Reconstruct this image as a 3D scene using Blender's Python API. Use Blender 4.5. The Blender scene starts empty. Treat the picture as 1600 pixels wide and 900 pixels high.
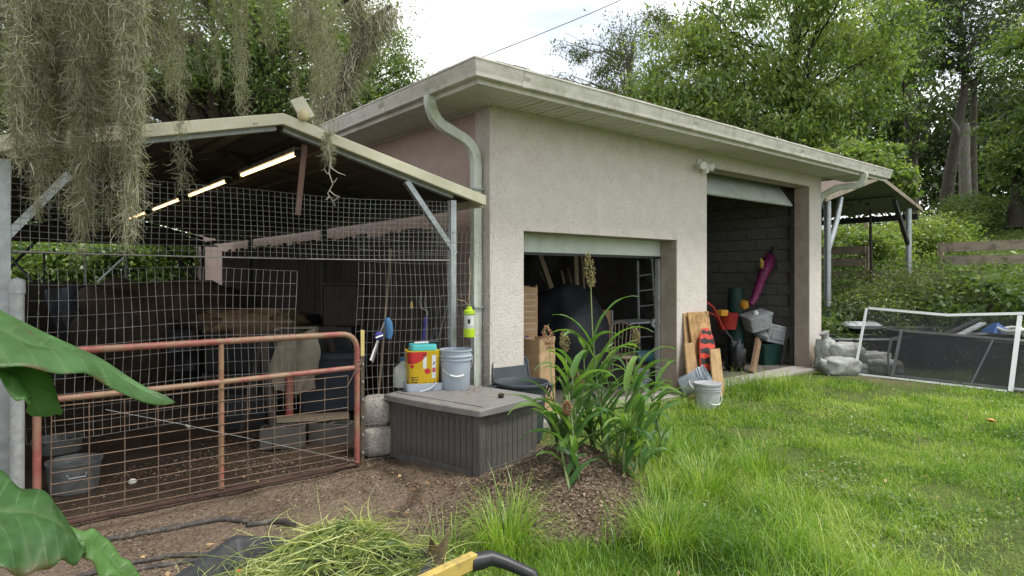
import bpy, math, random
import numpy as np
from mathutils import Vector, Matrix
R = math.radians
SC = bpy.context.scene
COL = SC.collection
rng = np.random.default_rng(7)
random.seed(7)

# ---------------------------------------------------------------- camera
# world: X runs along the front wall of the garage, Y along its side wall, camera above the origin
EYE, FPX, HOR, YAW = 1.6, 1000.0, 433.0, R(39.72)
cam = bpy.data.cameras.new("camera"); cam_o = bpy.data.objects.new("camera", cam); COL.objects.link(cam_o)
cam.sensor_width = 36; cam.lens = 22.5; cam.shift_y = -17 / 1600; cam.clip_start = 0.05; cam.clip_end = 600
cam_o.location = (0, 0, EYE); cam_o.rotation_euler = (R(90), 0, -YAW)
SC.camera = cam_o
SC.view_settings.view_transform = 'Standard'; SC.view_settings.look = 'None'
SC.view_settings.exposure = 0.78; SC.view_settings.gamma = 1.0

# ---------------------------------------------------------------- sky and sun
SUN_EL, SUN_AZ = R(63), R(150)          # azimuth clockwise from +Y
w = bpy.data.worlds.new("World"); SC.world = w; w.use_nodes = True
nt = w.node_tree; N = nt.nodes; L = nt.links; N.clear()
out = N.new('ShaderNodeOutputWorld'); bg = N.new('ShaderNodeBackground'); bg.inputs[1].default_value = 0.1
sky = N.new('ShaderNodeTexSky'); sky.sky_type = 'NISHITA'; sky.sun_disc = False
sky.sun_elevation = SUN_EL; sky.sun_rotation = SUN_AZ; sky.dust_density = 2.0; sky.air_density = 1.0
tc = N.new('ShaderNodeTexCoord'); mp = N.new('ShaderNodeMapping'); mp.inputs['Scale'].default_value = (1, 1, 2.2)
mp.inputs['Location'].default_value = (0.35, 0.1, 0.0)
nz = N.new('ShaderNodeTexNoise'); nz.inputs['Scale'].default_value = 2.6; nz.inputs['Detail'].default_value = 6; nz.inputs['Roughness'].default_value = 0.55
cr = N.new('ShaderNodeValToRGB'); cr.color_ramp.elements[0].position = 0.36; cr.color_ramp.elements[1].position = 0.56
nz2 = N.new('ShaderNodeTexNoise'); nz2.inputs['Scale'].default_value = 4.5; nz2.inputs['Detail'].default_value = 5
cl = N.new('ShaderNodeValToRGB'); cl.color_ramp.elements[0].position = 0.34; cl.color_ramp.elements[1].position = 0.56
cl.color_ramp.elements[0].color = (6.3, 6.7, 7.2, 1); cl.color_ramp.elements[1].color = (12.5, 12.5, 12.3, 1)
mx = N.new('ShaderNodeMix'); mx.data_type = 'RGBA'
sc_ = N.new('ShaderNodeMix'); sc_.data_type = 'RGBA'; sc_.inputs[0].default_value = 0.55; sc_.inputs[7].default_value = (6.2, 6.8, 7.6, 1)
L.new(tc.outputs['Generated'], mp.inputs[0]); L.new(mp.outputs[0], nz.inputs['Vector']); L.new(mp.outputs[0], nz2.inputs['Vector'])
L.new(nz.outputs[0], cr.inputs[0]); L.new(nz2.outputs[0], cl.inputs[0])
L.new(sky.outputs[0], sc_.inputs[6])
L.new(cr.outputs[0], mx.inputs[0]); L.new(sc_.outputs[2], mx.inputs[6]); L.new(cl.outputs[0], mx.inputs[7])
L.new(mx.outputs[2], bg.inputs[0]); L.new(bg.outputs[0], out.inputs[0])
sun = bpy.data.lights.new("sun", 'SUN'); sun.energy = 2.0; sun.angle = R(13); sun.color = (1.0, 0.965, 0.91)
sun_o = bpy.data.objects.new("sun", sun); COL.objects.link(sun_o); sun_o.location = (0, -10, 30)
sd = Vector((math.sin(SUN_AZ) * math.cos(SUN_EL), math.cos(SUN_AZ) * math.cos(SUN_EL), math.sin(SUN_EL)))
sun_o.rotation_euler = sd.to_track_quat('Z', 'Y').to_euler()

# ---------------------------------------------------------------- places
CY, SY = math.cos(YAW), math.sin(YAW)
def c2w(x, d, z): return Vector((CY * x + SY * d, -SY * x + CY * d, z))     # camera right, depth, height -> world
def D(px, py, d): return c2w((px - 800) / FPX * d, d, EYE + (HOR - py) / FPX * d)
def G(px, py, z=0.0): return D(px, py, (EYE - z) * FPX / (py - HOR))
def V(px, py, y):
    a = (px - 800) / FPX; return D(px, py, y / (CY - SY * a))
def U(px, py, x):
    a = (px - 800) / FPX; return D(px, py, x / (SY + CY * a))

# ---------------------------------------------------------------- mesh building
class MB:
    def __init__(s): s.v = []; s.f = []
    def add(s, vs, fs):
        o = len(s.v); s.v += [tuple(p) for p in vs]; s.f += [tuple(i + o for i in f) for f in fs]; return s
    def box(s, a, b):
        x0, y0, z0 = a; x1, y1, z1 = b
        return s.add([(x0,y0,z0),(x1,y0,z0),(x1,y1,z0),(x0,y1,z0),(x0,y0,z1),(x1,y0,z1),(x1,y1,z1),(x0,y1,z1)],
                     [(3,2,1,0),(4,5,6,7),(0,1,5,4),(1,2,6,5),(2,3,7,6),(3,0,4,7)])
    def obox(s, c, size, m=None):
        hx, hy, hz = [k / 2 for k in size]; m = m or Matrix.Identity(3); c = Vector(c)
        P = [c + m @ Vector(p) for p in [(-hx,-hy,-hz),(hx,-hy,-hz),(hx,hy,-hz),(-hx,hy,-hz),(-hx,-hy,hz),(hx,-hy,hz),(hx,hy,hz),(-hx,hy,hz)]]
        return s.add(P, [(3,2,1,0),(4,5,6,7),(0,1,5,4),(1,2,6,5),(2,3,7,6),(3,0,4,7)])
    def beam(s, p, q, wd, ht, up=(0, 0, 1)):
        p, q = Vector(p), Vector(q); d = (q - p); ln = d.length; d.normalize(); up = Vector(up)
        if abs(d.dot(up)) > 0.98: up = Vector((0, 1, 0))
        x = d.cross(up).normalized(); z = x.cross(d)
        return s.obox((p + q) / 2, (wd, ln, ht), Matrix((x, d, z)).transposed())
    def tube(s, pts, r, n=8, caps=True):
        pts = [Vector(p) for p in pts]; m = len(pts)
        rs = list(r) if hasattr(r, '__len__') else [r] * m
        t = [(pts[min(i + 1, m - 1)] - pts[max(i - 1, 0)]).normalized() for i in range(m)]
        a = Vector((0, 0, 1)) if abs(t[0].z) < 0.9 else Vector((1, 0, 0))
        x = t[0].cross(a).normalized(); vs = []
        for i in range(m):
            x = (x - t[i] * x.dot(t[i])).normalized(); y = t[i].cross(x)
            for k in range(n):
                an = 2 * math.pi * k / n; vs.append(pts[i] + (x * math.cos(an) + y * math.sin(an)) * rs[i])
        fs = [(i*n+k, i*n+(k+1)%n, (i+1)*n+(k+1)%n, (i+1)*n+k) for i in range(m-1) for k in range(n)]
        if caps: fs += [tuple(range(n))[::-1], tuple((m-1)*n+k for k in range(n))]
        return s.add(vs, fs)
    def lathe(s, prof, n=24, c=(0, 0, 0), sx=1, sy=1):
        m = len(prof); vs = []
        for r, z in prof:
            for k in range(n):
                an = 2 * math.pi * k / n; vs.append((c[0] + r * sx * math.cos(an), c[1] + r * sy * math.sin(an), c[2] + z))
        fs = [(i*n+k, i*n+(k+1)%n, (i+1)*n+(k+1)%n, (i+1)*n+k) for i in range(m-1) for k in range(n)]
        if prof[0][0] > 1e-4: fs.append(tuple(range(n))[::-1])
        if prof[-1][0] > 1e-4: fs.append(tuple((m-1)*n+k for k in range(n)))
        return s.add(vs, fs)
    def prism(s, poly, vec):
        n = len(poly); vec = Vector(vec); P = [Vector(p) for p in poly]
        return s.add(P + [p + vec for p in P], [tuple(range(n))[::-1], tuple(range(n, 2*n))] + [(i, (i+1)%n, (i+1)%n+n, i+n) for i in range(n)])
    def grid(s, fn, nu, nv):
        vs = [fn(i / nu, j / nv) for j in range(nv + 1) for i in range(nu + 1)]
        return s.add(vs, [(j*(nu+1)+i, j*(nu+1)+i+1, (j+1)*(nu+1)+i+1, (j+1)*(nu+1)+i) for j in range(nv) for i in range(nu)])
    def sheet(s, fn, nu, nv, th):
        """a grid with thickness th along its local normals"""
        P = [[Vector(fn(i / nu, j / nv)) for i in range(nu + 1)] for j in range(nv + 1)]
        vs = [p for r in P for p in r]; bk = []
        for j in range(nv + 1):
            for i in range(nu + 1):
                a = P[j][min(i+1, nu)] - P[j][max(i-1, 0)]; b = P[min(j+1, nv)][i] - P[max(j-1, 0)][i]
                bk.append(P[j][i] - a.cross(b).normalized() * th)
        k = len(vs); W = nu + 1
        fs = [(j*W+i, j*W+i+1, (j+1)*W+i+1, (j+1)*W+i) for j in range(nv) for i in range(nu)]
        fs += [tuple(x + k for x in f[::-1]) for f in fs]
        ed = [i for i in range(W)] + [j*W+nu for j in range(1, nv+1)] + [nv*W+i for i in range(nu-1, -1, -1)] + [j*W for j in range(nv-1, 0, -1)]
        fs += [(ed[(q+1) % len(ed)], ed[q], ed[q] + k, ed[(q+1) % len(ed)] + k) for q in range(len(ed))]
        return s.add(vs + bk, fs)

MW = {}
def props(o, label=None, cat=None, group=None, kind=None):
    if label: o['label'] = label
    if cat: o['category'] = cat
    if group: o['group'] = group
    if kind: o['kind'] = kind
    return o
def thing(name, label, cat, loc=(0, 0, 0), rot=0.0, group=None):
    o = bpy.data.objects.new(name, None); COL.objects.link(o); o.location = loc; o.empty_display_size = 0.1
    e = rot if hasattr(rot, '__len__') else (0, 0, rot)
    o.rotation_euler = e
    from mathutils import Euler
    MW[o.name] = Matrix.Translation(Vector(loc)) @ Euler(e).to_matrix().to_4x4()
    return props(o, label, cat, group)
def mesh(name, mb, smooth=None):
    me = bpy.data.meshes.new(name); me.from_pydata(mb.v, [], mb.f)
    if smooth is not None:
        me.polygons.foreach_set('use_smooth', [True] * len(me.polygons)); me.set_sharp_from_angle(angle=R(smooth))
    me.update(); return me
def part(name, mb, mat, parent=None, world=False, smooth=None, bevel=0, kind=None, label=None, loc=None, rot=None):
    if world and parent is not None:
        inv = MW[parent.name].inverted(); mb.v = [tuple(inv @ Vector(p)) for p in mb.v]
    me = mesh(name, mb, smooth) if isinstance(mb, MB) else mb
    if mat is not None and not me.materials: me.materials.append(mat)
    o = bpy.data.objects.new(name, me); COL.objects.link(o)
    if loc is not None: o.location = loc
    if rot is not None: o.rotation_euler = rot
    M4 = Matrix.Identity(4)
    if loc is not None: M4 = Matrix.Translation(Vector(loc))
    if rot is not None:
        from mathutils import Euler
        M4 = M4 @ Euler(rot).to_matrix().to_4x4()
    if parent is not None: o.parent = parent; M4 = MW[parent.name] @ M4
    MW[o.name] = M4
    if bevel:
        b = o.modifiers.new('bevel', 'BEVEL'); b.width = bevel; b.segments = 2; b.limit_method = 'ANGLE'; b.angle_limit = R(40)
    return props(o, label, None, None, kind)
def solo(name, mb, mat, label, cat, group=None, **k):
    o = part(name, mb, mat, None, **k); return props(o, label, cat, group)
def copy_tree(o, parent=None):
    c = o.copy(); COL.objects.link(c); c.parent = parent; MW[c.name] = MW[o.name].copy()
    for ch in o.children: copy_tree(ch, c)
    return c
def fast(name, Vv, Fk, mat, parent=None, tint=None, smooth=False, kind=None, world=False):
    """numpy mesh: Vv (n,3), Fk (m,k) faces of one size, tint (m,) per face"""
    me = bpy.data.meshes.new(name); n, (m, k) = len(Vv), Fk.shape
    if world and parent is not None: Vv = Vv - np.array(MW[parent.name].translation)
    me.vertices.add(n); me.vertices.foreach_set('co', np.ascontiguousarray(Vv, dtype=np.float32).ravel())
    me.loops.add(m * k); me.loops.foreach_set('vertex_index', np.ascontiguousarray(Fk, dtype=np.int32).ravel())
    me.polygons.add(m); me.polygons.foreach_set('loop_start', np.arange(0, m * k, k, dtype=np.int32))
    me.polygons.foreach_set('loop_total', np.full(m, k, dtype=np.int32))
    if smooth: me.polygons.foreach_set('use_smooth', np.ones(m, dtype=bool))
    if tint is not None:
        a = me.attributes.new('tint', 'FLOAT', 'FACE'); a.data.foreach_set('value', np.asarray(tint, dtype=np.float32))
    me.update(calc_edges=True); me.materials.append(mat)
    o = bpy.data.objects.new(name, me); COL.objects.link(o)
    if parent is not None: o.parent = parent
    MW[o.name] = (MW[parent.name] if parent is not None else Matrix.Identity(4)).copy()
    return props(o, kind=kind)

# ---------------------------------------------------------------- numpy noise
def vn(x, y, s=1.0, seed=0):
    x = np.asarray(x, float) * s + seed * 17.3; y = np.asarray(y, float) * s + seed * 9.1
    xi = np.floor(x).astype(np.int64); yi = np.floor(y).astype(np.int64); fx = x - xi; fy = y - yi
    fx = fx * fx * (3 - 2 * fx); fy = fy * fy * (3 - 2 * fy)
    def h(a, b):
        q = (a * 374761393 + b * 668265263 + seed * 144665) & 0x7fffffff
        q = ((q ^ (q >> 13)) * 1274126177) & 0x7fffffff
        return ((q ^ (q >> 16)) & 0xffff) / 65535.0
    return (h(xi, yi) * (1 - fx) + h(xi + 1, yi) * fx) * (1 - fy) + (h(xi, yi + 1) * (1 - fx) + h(xi + 1, yi + 1) * fx) * fy

# ---------------------------------------------------------------- materials
def mat(name, c1, c2=None, scale=6, rough=0.7, bump=0.0, bscale=60, metal=0.0, spec=0.4, detail=5, lo=0.35, hi=0.65,
        c3=None, s3=1.5, lo3=0.5, hi3=0.7, tex='noise', stretch=None, bdist=0.01):
    """principled with two noise-mixed tones, an optional third (dirt, rust, mildew) in patches, and a bump"""
    m = bpy.data.materials.new(name); m.use_nodes = True; nt = m.node_tree; N = nt.nodes; L = nt.links
    b = N['Principled BSDF']; b.inputs['Roughness'].default_value = rough; b.inputs['Metallic'].default_value = metal
    b.inputs['Specular IOR Level'].default_value = spec
    tc = N.new('ShaderNodeTexCoord'); vec = tc.outputs['Object']
    if stretch:
        mp = N.new('ShaderNodeMapping'); mp.inputs['Scale'].default_value = stretch; L.new(vec, mp.inputs[0]); vec = mp.outputs[0]
    c2 = c2 or tuple(k * 0.8 for k in c1)
    nz = N.new('ShaderNodeTexNoise'); nz.inputs['Scale'].default_value = scale; nz.inputs['Detail'].default_value = detail; nz.inputs['Roughness'].default_value = 0.6
    L.new(vec, nz.inputs['Vector'])
    r = N.new('ShaderNodeValToRGB'); r.color_ramp.elements[0].position = lo; r.color_ramp.elements[1].position = hi
    r.color_ramp.elements[0].color = (*c2, 1); r.color_ramp.elements[1].color = (*c1, 1); L.new(nz.outputs[0], r.inputs[0])
    colr = r.outputs[0]
    if c3:
        n3 = N.new('ShaderNodeTexNoise'); n3.inputs['Scale'].default_value = s3; n3.inputs['Detail'].default_value = 8; n3.inputs['Roughness'].default_value = 0.7
        L.new(tc.outputs['Object'], n3.inputs['Vector'])
        r3 = N.new('ShaderNodeValToRGB'); r3.color_ramp.elements[0].position = lo3; r3.color_ramp.elements[1].position = hi3
        L.new(n3.outputs[0], r3.inputs[0])
        mx = N.new('ShaderNodeMix'); mx.data_type = 'RGBA'; mx.inputs[7].default_value = (*c3, 1)
        L.new(r3.outputs[0], mx.inputs[0]); L.new(colr, mx.inputs[6]); colr = mx.outputs[2]
    L.new(colr, b.inputs['Base Color'])
    if bump:
        if tex == 'voronoi':
            nb = N.new('ShaderNodeTexVoronoi'); nb.inputs['Scale'].default_value = bscale; nb.feature = 'SMOOTH_F1'
        else:
            nb = N.new('ShaderNodeTexNoise'); nb.inputs['Scale'].default_value = bscale; nb.inputs['Detail'].default_value = 4
        L.new(vec, nb.inputs['Vector'])
        bp = N.new('ShaderNodeBump'); bp.inputs['Strength'].default_value = bump; bp.inputs['Distance'].default_value = bdist
        L.new(nb.outputs[0], bp.inputs['Height']); L.new(bp.outputs[0], b.inputs['Normal'])
    return m
def leafmat(name, dark, mid, light, trans=0.35, rough=0.5, spec=0.35):
    """leaf: colour from the face attribute tint (one value per leaf), part translucent"""
    m = bpy.data.materials.new(name); m.use_nodes = True; nt = m.node_tree; N = nt.nodes; L = nt.links
    b = N['Principled BSDF']; b.inputs['Roughness'].default_value = rough; b.inputs['Specular IOR Level'].default_value = spec
    at = N.new('ShaderNodeAttribute'); at.attribute_name = 'tint'
    r = N.new('ShaderNodeValToRGB'); r.color_ramp.elements[0].color = (*dark, 1); r.color_ramp.elements[1].color = (*light, 1)
    e = r.color_ramp.elements.new(0.5); e.color = (*mid, 1)
    L.new(at.outputs['Fac'], r.inputs[0]); L.new(r.outputs[0], b.inputs['Base Color'])
    tr = N.new('ShaderNodeBsdfTranslucent'); mg = N.new('ShaderNodeMix'); mg.data_type = 'RGBA'; mg.blend_type = 'MULTIPLY'; mg.inputs[0].default_value = 1
    mg.inputs[7].default_value = (1.5, 1.6, 0.6, 1); L.new(r.outputs[0], mg.inputs[6]); L.new(mg.outputs[2], tr.inputs[0])
    ms = N.new('ShaderNodeMixShader'); ms.inputs[0].default_value = trans
    L.new(b.outputs[0], ms.inputs[1]); L.new(tr.outputs[0], ms.inputs[2]); L.new(ms.outputs[0], N['Material Output'].inputs[0])
    return m
def glow(name, c, s):
    m = bpy.data.materials.new(name); m.use_nodes = True; b = m.node_tree.nodes['Principled BSDF']
    b.inputs['Base Color'].default_value = (*c, 1); b.inputs['Emission Color'].default_value = (*c, 1); b.inputs['Emission Strength'].default_value = s
    return m
def screenmat(name, c, alpha):
    """insect screen: a fine dark weave too small to see, letting part of what lies behind through"""
    m = bpy.data.materials.new(name); m.use_nodes = True; nt = m.node_tree; N = nt.nodes; L = nt.links
    b = N['Principled BSDF']; b.inputs['Base Color'].default_value = (*c, 1); b.inputs['Roughness'].default_value = 0.75
    tr = N.new('ShaderNodeBsdfTransparent'); ms = N.new('ShaderNodeMixShader')
    tc = N.new('ShaderNodeTexCoord'); nz = N.new('ShaderNodeTexNoise'); nz.inputs['Scale'].default_value = 5; nz.inputs['Detail'].default_value = 6
    mr = N.new('ShaderNodeMapRange'); mr.inputs[3].default_value = alpha - 0.12; mr.inputs[4].default_value = alpha + 0.12
    L.new(tc.outputs['Object'], nz.inputs[0]); L.new(nz.outputs[0], mr.inputs[0]); L.new(mr.outputs[0], ms.inputs[0])
    L.new(tr.outputs[0], ms.inputs[1]); L.new(b.outputs[0], ms.inputs[2]); L.new(ms.outputs[0], N['Material Output'].inputs[0])
    return m

M = {}
M['stucco'] = mat('stucco', (.625, .568, .525), (.565, .51, .468), scale=5, rough=.9, bump=.42, bscale=42, detail=8, bdist=.018, tex='noise', c3=(.46, .42, .37), s3=2.6, lo3=.56, hi3=.85, spec=.15)
def pits(m, scale=38, dark=.80):
    nt = m.node_tree; N = nt.nodes; L = nt.links; b = N['Principled BSDF']; tc = N.new('ShaderNodeTexCoord')
    n = N.new('ShaderNodeTexNoise'); n.inputs['Scale'].default_value = scale; n.inputs['Detail'].default_value = 3; n.inputs['Distortion'].default_value = 1.2; L.new(tc.outputs['Object'], n.inputs[0])
    r = N.new('ShaderNodeValToRGB'); r.color_ramp.elements[0].position = .33; r.color_ramp.elements[1].position = .47; r.color_ramp.elements[0].color = (dark, dark, dark * .96, 1); r.color_ramp.elements[1].color = (1, 1, 1, 1); L.new(n.outputs[0], r.inputs[0])
    # soil splashed up the foot of the wall
    sx = N.new('ShaderNodeSeparateXYZ'); L.new(tc.outputs['Object'], sx.inputs[0]); n2 = N.new('ShaderNodeTexNoise'); n2.inputs['Scale'].default_value = 7; n2.inputs['Detail'].default_value = 7; L.new(tc.outputs['Object'], n2.inputs[0])
    ma = N.new('ShaderNodeMath'); ma.operation = 'MULTIPLY_ADD'; ma.inputs[1].default_value = -.55; L.new(n2.outputs[0], ma.inputs[0]); L.new(sx.outputs[2], ma.inputs[2])
    r2 = N.new('ShaderNodeValToRGB'); r2.color_ramp.elements[0].position = .0; r2.color_ramp.elements[1].position = .22; r2.color_ramp.elements[0].color = (.72, .64, .55, 1); r2.color_ramp.elements[1].color = (1, 1, 1, 1); L.new(ma.outputs[0], r2.inputs[0])
    c = b.inputs['Base Color'].links[0].from_socket
    for q in (r, r2):
        x = N.new('ShaderNodeMix'); x.data_type = 'RGBA'; x.blend_type = 'MULTIPLY'; x.inputs[0].default_value = 1; L.new(c, x.inputs[6]); L.new(q.outputs[0], x.inputs[7]); c = x.outputs[2]
    L.new(c, b.inputs['Base Color'])
pits(M['stucco'])
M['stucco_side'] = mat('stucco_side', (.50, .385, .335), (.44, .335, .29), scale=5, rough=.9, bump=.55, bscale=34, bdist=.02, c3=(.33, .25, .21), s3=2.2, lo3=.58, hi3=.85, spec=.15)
M['shaded_reveal'] = mat('shaded_reveal', (.38, .315, .26), (.32, .26, .21), scale=6, rough=.9, bump=.5, bscale=34, bdist=.015, c3=(.22, .18, .14), s3=4, lo3=.5, hi3=.8, spec=.15)
M['soffit'] = mat('soffit', (.62, .60, .53), (.53, .51, .44), scale=3, rough=.55, c3=(.40, .38, .31), s3=2.5, lo3=.5, hi3=.8)
M['gutter'] = mat('gutter', (.66, .635, .57), (.54, .52, .455), scale=4, rough=.45, c3=(.33, .325, .26), s3=5, lo3=.48, hi3=.75, stretch=(1, 1, 4))
M['downspout'] = mat('downspout', (.62, .64, .57), (.50, .53, .45), scale=5, rough=.45, c3=(.30, .34, .22), s3=6, lo3=.5, hi3=.75)
M['shingle'] = mat('shingle', (.17, .13, .11), (.11, .085, .07), scale=30, rough=.95, bump=.5, bscale=120)
M['block'] = mat('block', (.135, .13, .115), (.10, .097, .088), scale=14, rough=.95, bump=.4, bscale=120)
M['mortar'] = mat('mortar', (.11, .106, .096), rough=.95)
M['concrete'] = mat('concrete', (.36, .34, .31), (.28, .26, .23), scale=8, rough=.9, bump=.3, bscale=90, c3=(.18, .15, .12), s3=3)
M['garage'] = mat('garage_door', (.60, .64, .60), (.52, .56, .52), scale=3, rough=.5, c3=(.36, .42, .34), s3=2.5, lo3=.5, hi3=.85)
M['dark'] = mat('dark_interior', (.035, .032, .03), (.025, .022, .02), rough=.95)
M['trim'] = mat('carport_trim', (.56, .53, .40), (.47, .45, .32), scale=5, rough=.5, c3=(.20, .17, .10), s3=14, lo3=.62, hi3=.72, bump=.08, bscale=20)
M['sheet'] = mat('carport_sheet', (.085, .075, .066), (.06, .052, .045), scale=3, rough=.6, c3=(.04, .034, .03), s3=2)
M['galv'] = mat('galvanised', (.42, .45, .46), (.33, .36, .37), scale=20, rough=.42, metal=.6, c3=(.30, .32, .32), s3=6)
M['galvdull'] = mat('galvanised_dull', (.40, .42, .42), (.31, .33, .33), scale=22, rough=.55, metal=.3, c3=(.24, .22, .19), s3=7)
M['darksteel'] = mat('dark_steel', (.05, .048, .045), (.03, .03, .03), rough=.6, metal=.3)
M['rustred'] = mat('red_rusty_paint', (.40, .085, .065), (.30, .06, .045), scale=14, rough=.55, bump=.2, bscale=60, c3=(.30, .17, .10), s3=9, lo3=.48, hi3=.62)
M['rustyellow'] = mat('bare_rusty_tube', (.34, .22, .09), (.22, .13, .06), scale=12, rough=.7, c3=(.14, .07, .04), s3=10)
M['rustwire'] = mat('rusty_wire', (.21, .145, .10), (.13, .085, .06), scale=20, rough=.8)
M['wire'] = mat('galvanised_wire', (.28, .27, .255), (.15, .145, .135), scale=6, rough=.6, metal=.2)
M['net'] = mat('netting', (.20, .22, .20), (.11, .12, .11), rough=.7)
M['tube'] = glow('lit_tube', (1.0, .66, .32), 2.2)
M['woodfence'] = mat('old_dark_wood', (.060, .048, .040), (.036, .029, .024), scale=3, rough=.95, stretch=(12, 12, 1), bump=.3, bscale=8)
M['rail'] = mat('weathered_rail', (.38, .31, .24), (.25, .20, .15), scale=3, rough=.95, stretch=(10, 1, 10), bump=.3, bscale=10, c3=(.10, .09, .06), s3=3)
M['plywood'] = mat('plywood', (.52, .33, .15), (.42, .25, .10), scale=2.5, rough=.75, stretch=(6, 6, 1), c3=(.20, .11, .045), s3=5, lo3=.42, hi3=.62)
M['plank'] = mat('new_plank', (.48, .32, .16), (.36, .23, .11), scale=3, rough=.8, stretch=(10, 10, 1), c3=(.22, .14, .07), s3=6, lo3=.5, hi3=.72)
M['deckbox'] = mat('deck_box_plastic', (.105, .098, .09), (.075, .07, .064), scale=9, rough=.75, bump=.25, bscale=160, c3=(.06, .05, .04), s3=3, lo3=.5, hi3=.7, stretch=(3, 3, .8))
M['decklid'] = mat('deck_lid_plastic', (.22, .212, .205), (.165, .158, .15), scale=9, rough=.6, bump=.2, bscale=160, c3=(.20, .175, .15), s3=6, lo3=.5, hi3=.7)
M['greybucket'] = mat('grey_plastic', (.38, .43, .49), (.34, .39, .45), scale=4, rough=.45, c3=(.28, .30, .30), s3=6, lo3=.55, hi3=.8)
M['blacktub'] = mat('charcoal_plastic', (.055, .068, .08), (.045, .055, .065), scale=5, rough=.45, c3=(.10, .10, .095), s3=5, lo3=.55, hi3=.8)
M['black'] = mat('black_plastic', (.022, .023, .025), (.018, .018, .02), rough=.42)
M['white'] = mat('white_plastic', (.74, .74, .72), (.66, .66, .64), rough=.45, c3=(.5, .48, .42), s3=8, lo3=.6, hi3=.8)
M['whiteframe'] = mat('white_aluminium', (.78, .79, .80), (.70, .71, .72), rough=.4, c3=(.45, .44, .40), s3=9, lo3=.62, hi3=.75)
M['greyframe'] = mat('grey_aluminium', (.40, .41, .42), (.32, .33, .33), rough=.45, c3=(.22, .21, .19), s3=8)
M['yellow'] = mat('yellow_plastic', (.78, .52, .025), (.72, .47, .02), rough=.42)
M['yellowpaint'] = mat('yellow_paint', (.50, .37, .10), (.42, .31, .08), rough=.5, c3=(.16, .12, .07), s3=16, lo3=.52, hi3=.70)
M['teal'] = mat('teal_plastic', (.07, .42, .42), (.06, .37, .38), rough=.42)
M['red'] = mat('red_plastic', (.40, .03, .022), (.28, .022, .018), scale=12, rough=.5, c3=(.12, .03, .02), s3=9, lo3=.5, hi3=.7)
M['redboard'] = mat('red_board', (.58, .07, .045), (.50, .055, .035), rough=.45, c3=(.35, .04, .03), s3=10)
M['magenta'] = mat('magenta_nylon', (.18, .014, .085), (.09, .008, .045), scale=9, rough=.5, bump=1.0, bscale=16, bdist=.03)
M['greenplastic'] = mat('dark_green_plastic', (.012, .055, .042), (.010, .040, .032), scale=8, rough=.55)
M['lime'] = mat('lime_plastic', (.42, .60, .02), (.36, .54, .02), rough=.4)
M['clear'] = mat('cloudy_plastic', (.52, .56, .50), (.44, .48, .42), rough=.3)
M['totegrey'] = mat('tote_grey', (.40, .42, .44), (.33, .35, .37), rough=.5, c3=(.20, .20, .19), s3=9, lo3=.48, hi3=.72)
M['orange'] = mat('orange_plastic', (.65, .30, .03), rough=.5)
M['kraft'] = mat('kraft_paper', (.42, .28, .16), (.34, .22, .12), scale=8, rough=.9, bump=.6, bscale=14)
M['tarp'] = mat('black_tarp', (.018, .02, .026), (.012, .013, .017), rough=.55, bump=.6, bscale=7, bdist=.03)
M['greytarp'] = mat('grey_tarp', (.085, .10, .12), (.055, .065, .08), rough=.5, bump=.5, bscale=9, bdist=.03)
M['browntarp'] = mat('brown_cover', (.075, .052, .033), (.045, .032, .02), scale=5, rough=.85, bump=.5, bscale=9, bdist=.03)
M['tan'] = mat('tan_canvas', (.20, .135, .075), (.14, .095, .05), scale=5, rough=.9, bump=.6, bscale=9, bdist=.02)
M['khaki'] = mat('khaki_cloth', (.27, .235, .18), (.20, .175, .13), scale=6, rough=.95, bump=.5, bscale=10, bdist=.02)
M['navybin'] = mat('dark_blue_bin', (.035, .045, .06), (.028, .035, .045), rough=.5)
M['aggregate'] = mat('exposed_aggregate', (.40, .37, .33), (.20, .18, .155), scale=70, rough=.95, bump=.8, bscale=80, detail=2)
M['sandbag'] = mat('sandbag_cloth', (.36, .37, .35), (.27, .28, .26), scale=7, rough=.8, bump=1.0, bscale=9, bdist=.03, c3=(.17, .155, .13), s3=4, lo3=.5, hi3=.75)
M['blue'] = mat('blue_fabric', (.06, .17, .33), (.05, .13, .26), scale=40, rough=.9, bump=.8, bscale=90)
M['navy'] = mat('navy_fabric', (.05, .05, .22), (.03, .03, .15), rough=.8)
M['bluetarp'] = mat('blue_tarp', (.03, .12, .36), (.025, .10, .30), rough=.6)
M['handlewood'] = mat('handle_wood', (.42, .29, .17), (.33, .22, .12), rough=.7, stretch=(10, 10, 1))
M['steelhead'] = mat('tool_steel', (.36, .37, .38), (.26, .26, .27), rough=.45, metal=.7)
M['lumber'] = mat('old_lumber', (.36, .29, .20), (.27, .21, .14), scale=3, rough=.9, stretch=(10, 10, 1))
M['hose'] = mat('black_hose', (.05, .045, .04), (.035, .03, .028), rough=.7, c3=(.16, .13, .10), s3=20, lo3=.5, hi3=.7)
M['paper'] = mat('white_print', (.72, .72, .70), rough=.6)
M['ink'] = mat('black_print', (.03, .03, .03), rough=.6)
M['brandblue'] = mat('blue_print', (.02, .06, .28), rough=.6)
M['bark'] = mat('oak_bark', (.095, .078, .062), (.04, .033, .027), scale=10, rough=.95, bump=.9, bscale=14, stretch=(2.5, 2.5, .6), c3=(.11, .12, .085), s3=2.5, lo3=.5, hi3=.75, bdist=.04)
M['greybark'] = mat('grey_bark', (.22, .205, .185), (.10, .09, .08), scale=8, rough=.95, bump=.9, bscale=12, stretch=(3, 3, .5), bdist=.04)
M['soil'] = None
M['mosshair'] = leafmat('spanish_moss', (.095, .088, .064), (.26, .25, .19), (.48, .48, .37), trans=.28, rough=.8, spec=.1)
M['grass'] = leafmat('grass_blade', (.060, .13, .018), (.19, .325, .038), (.48, .54, .17), trans=.42, rough=.38, spec=.5)
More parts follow.
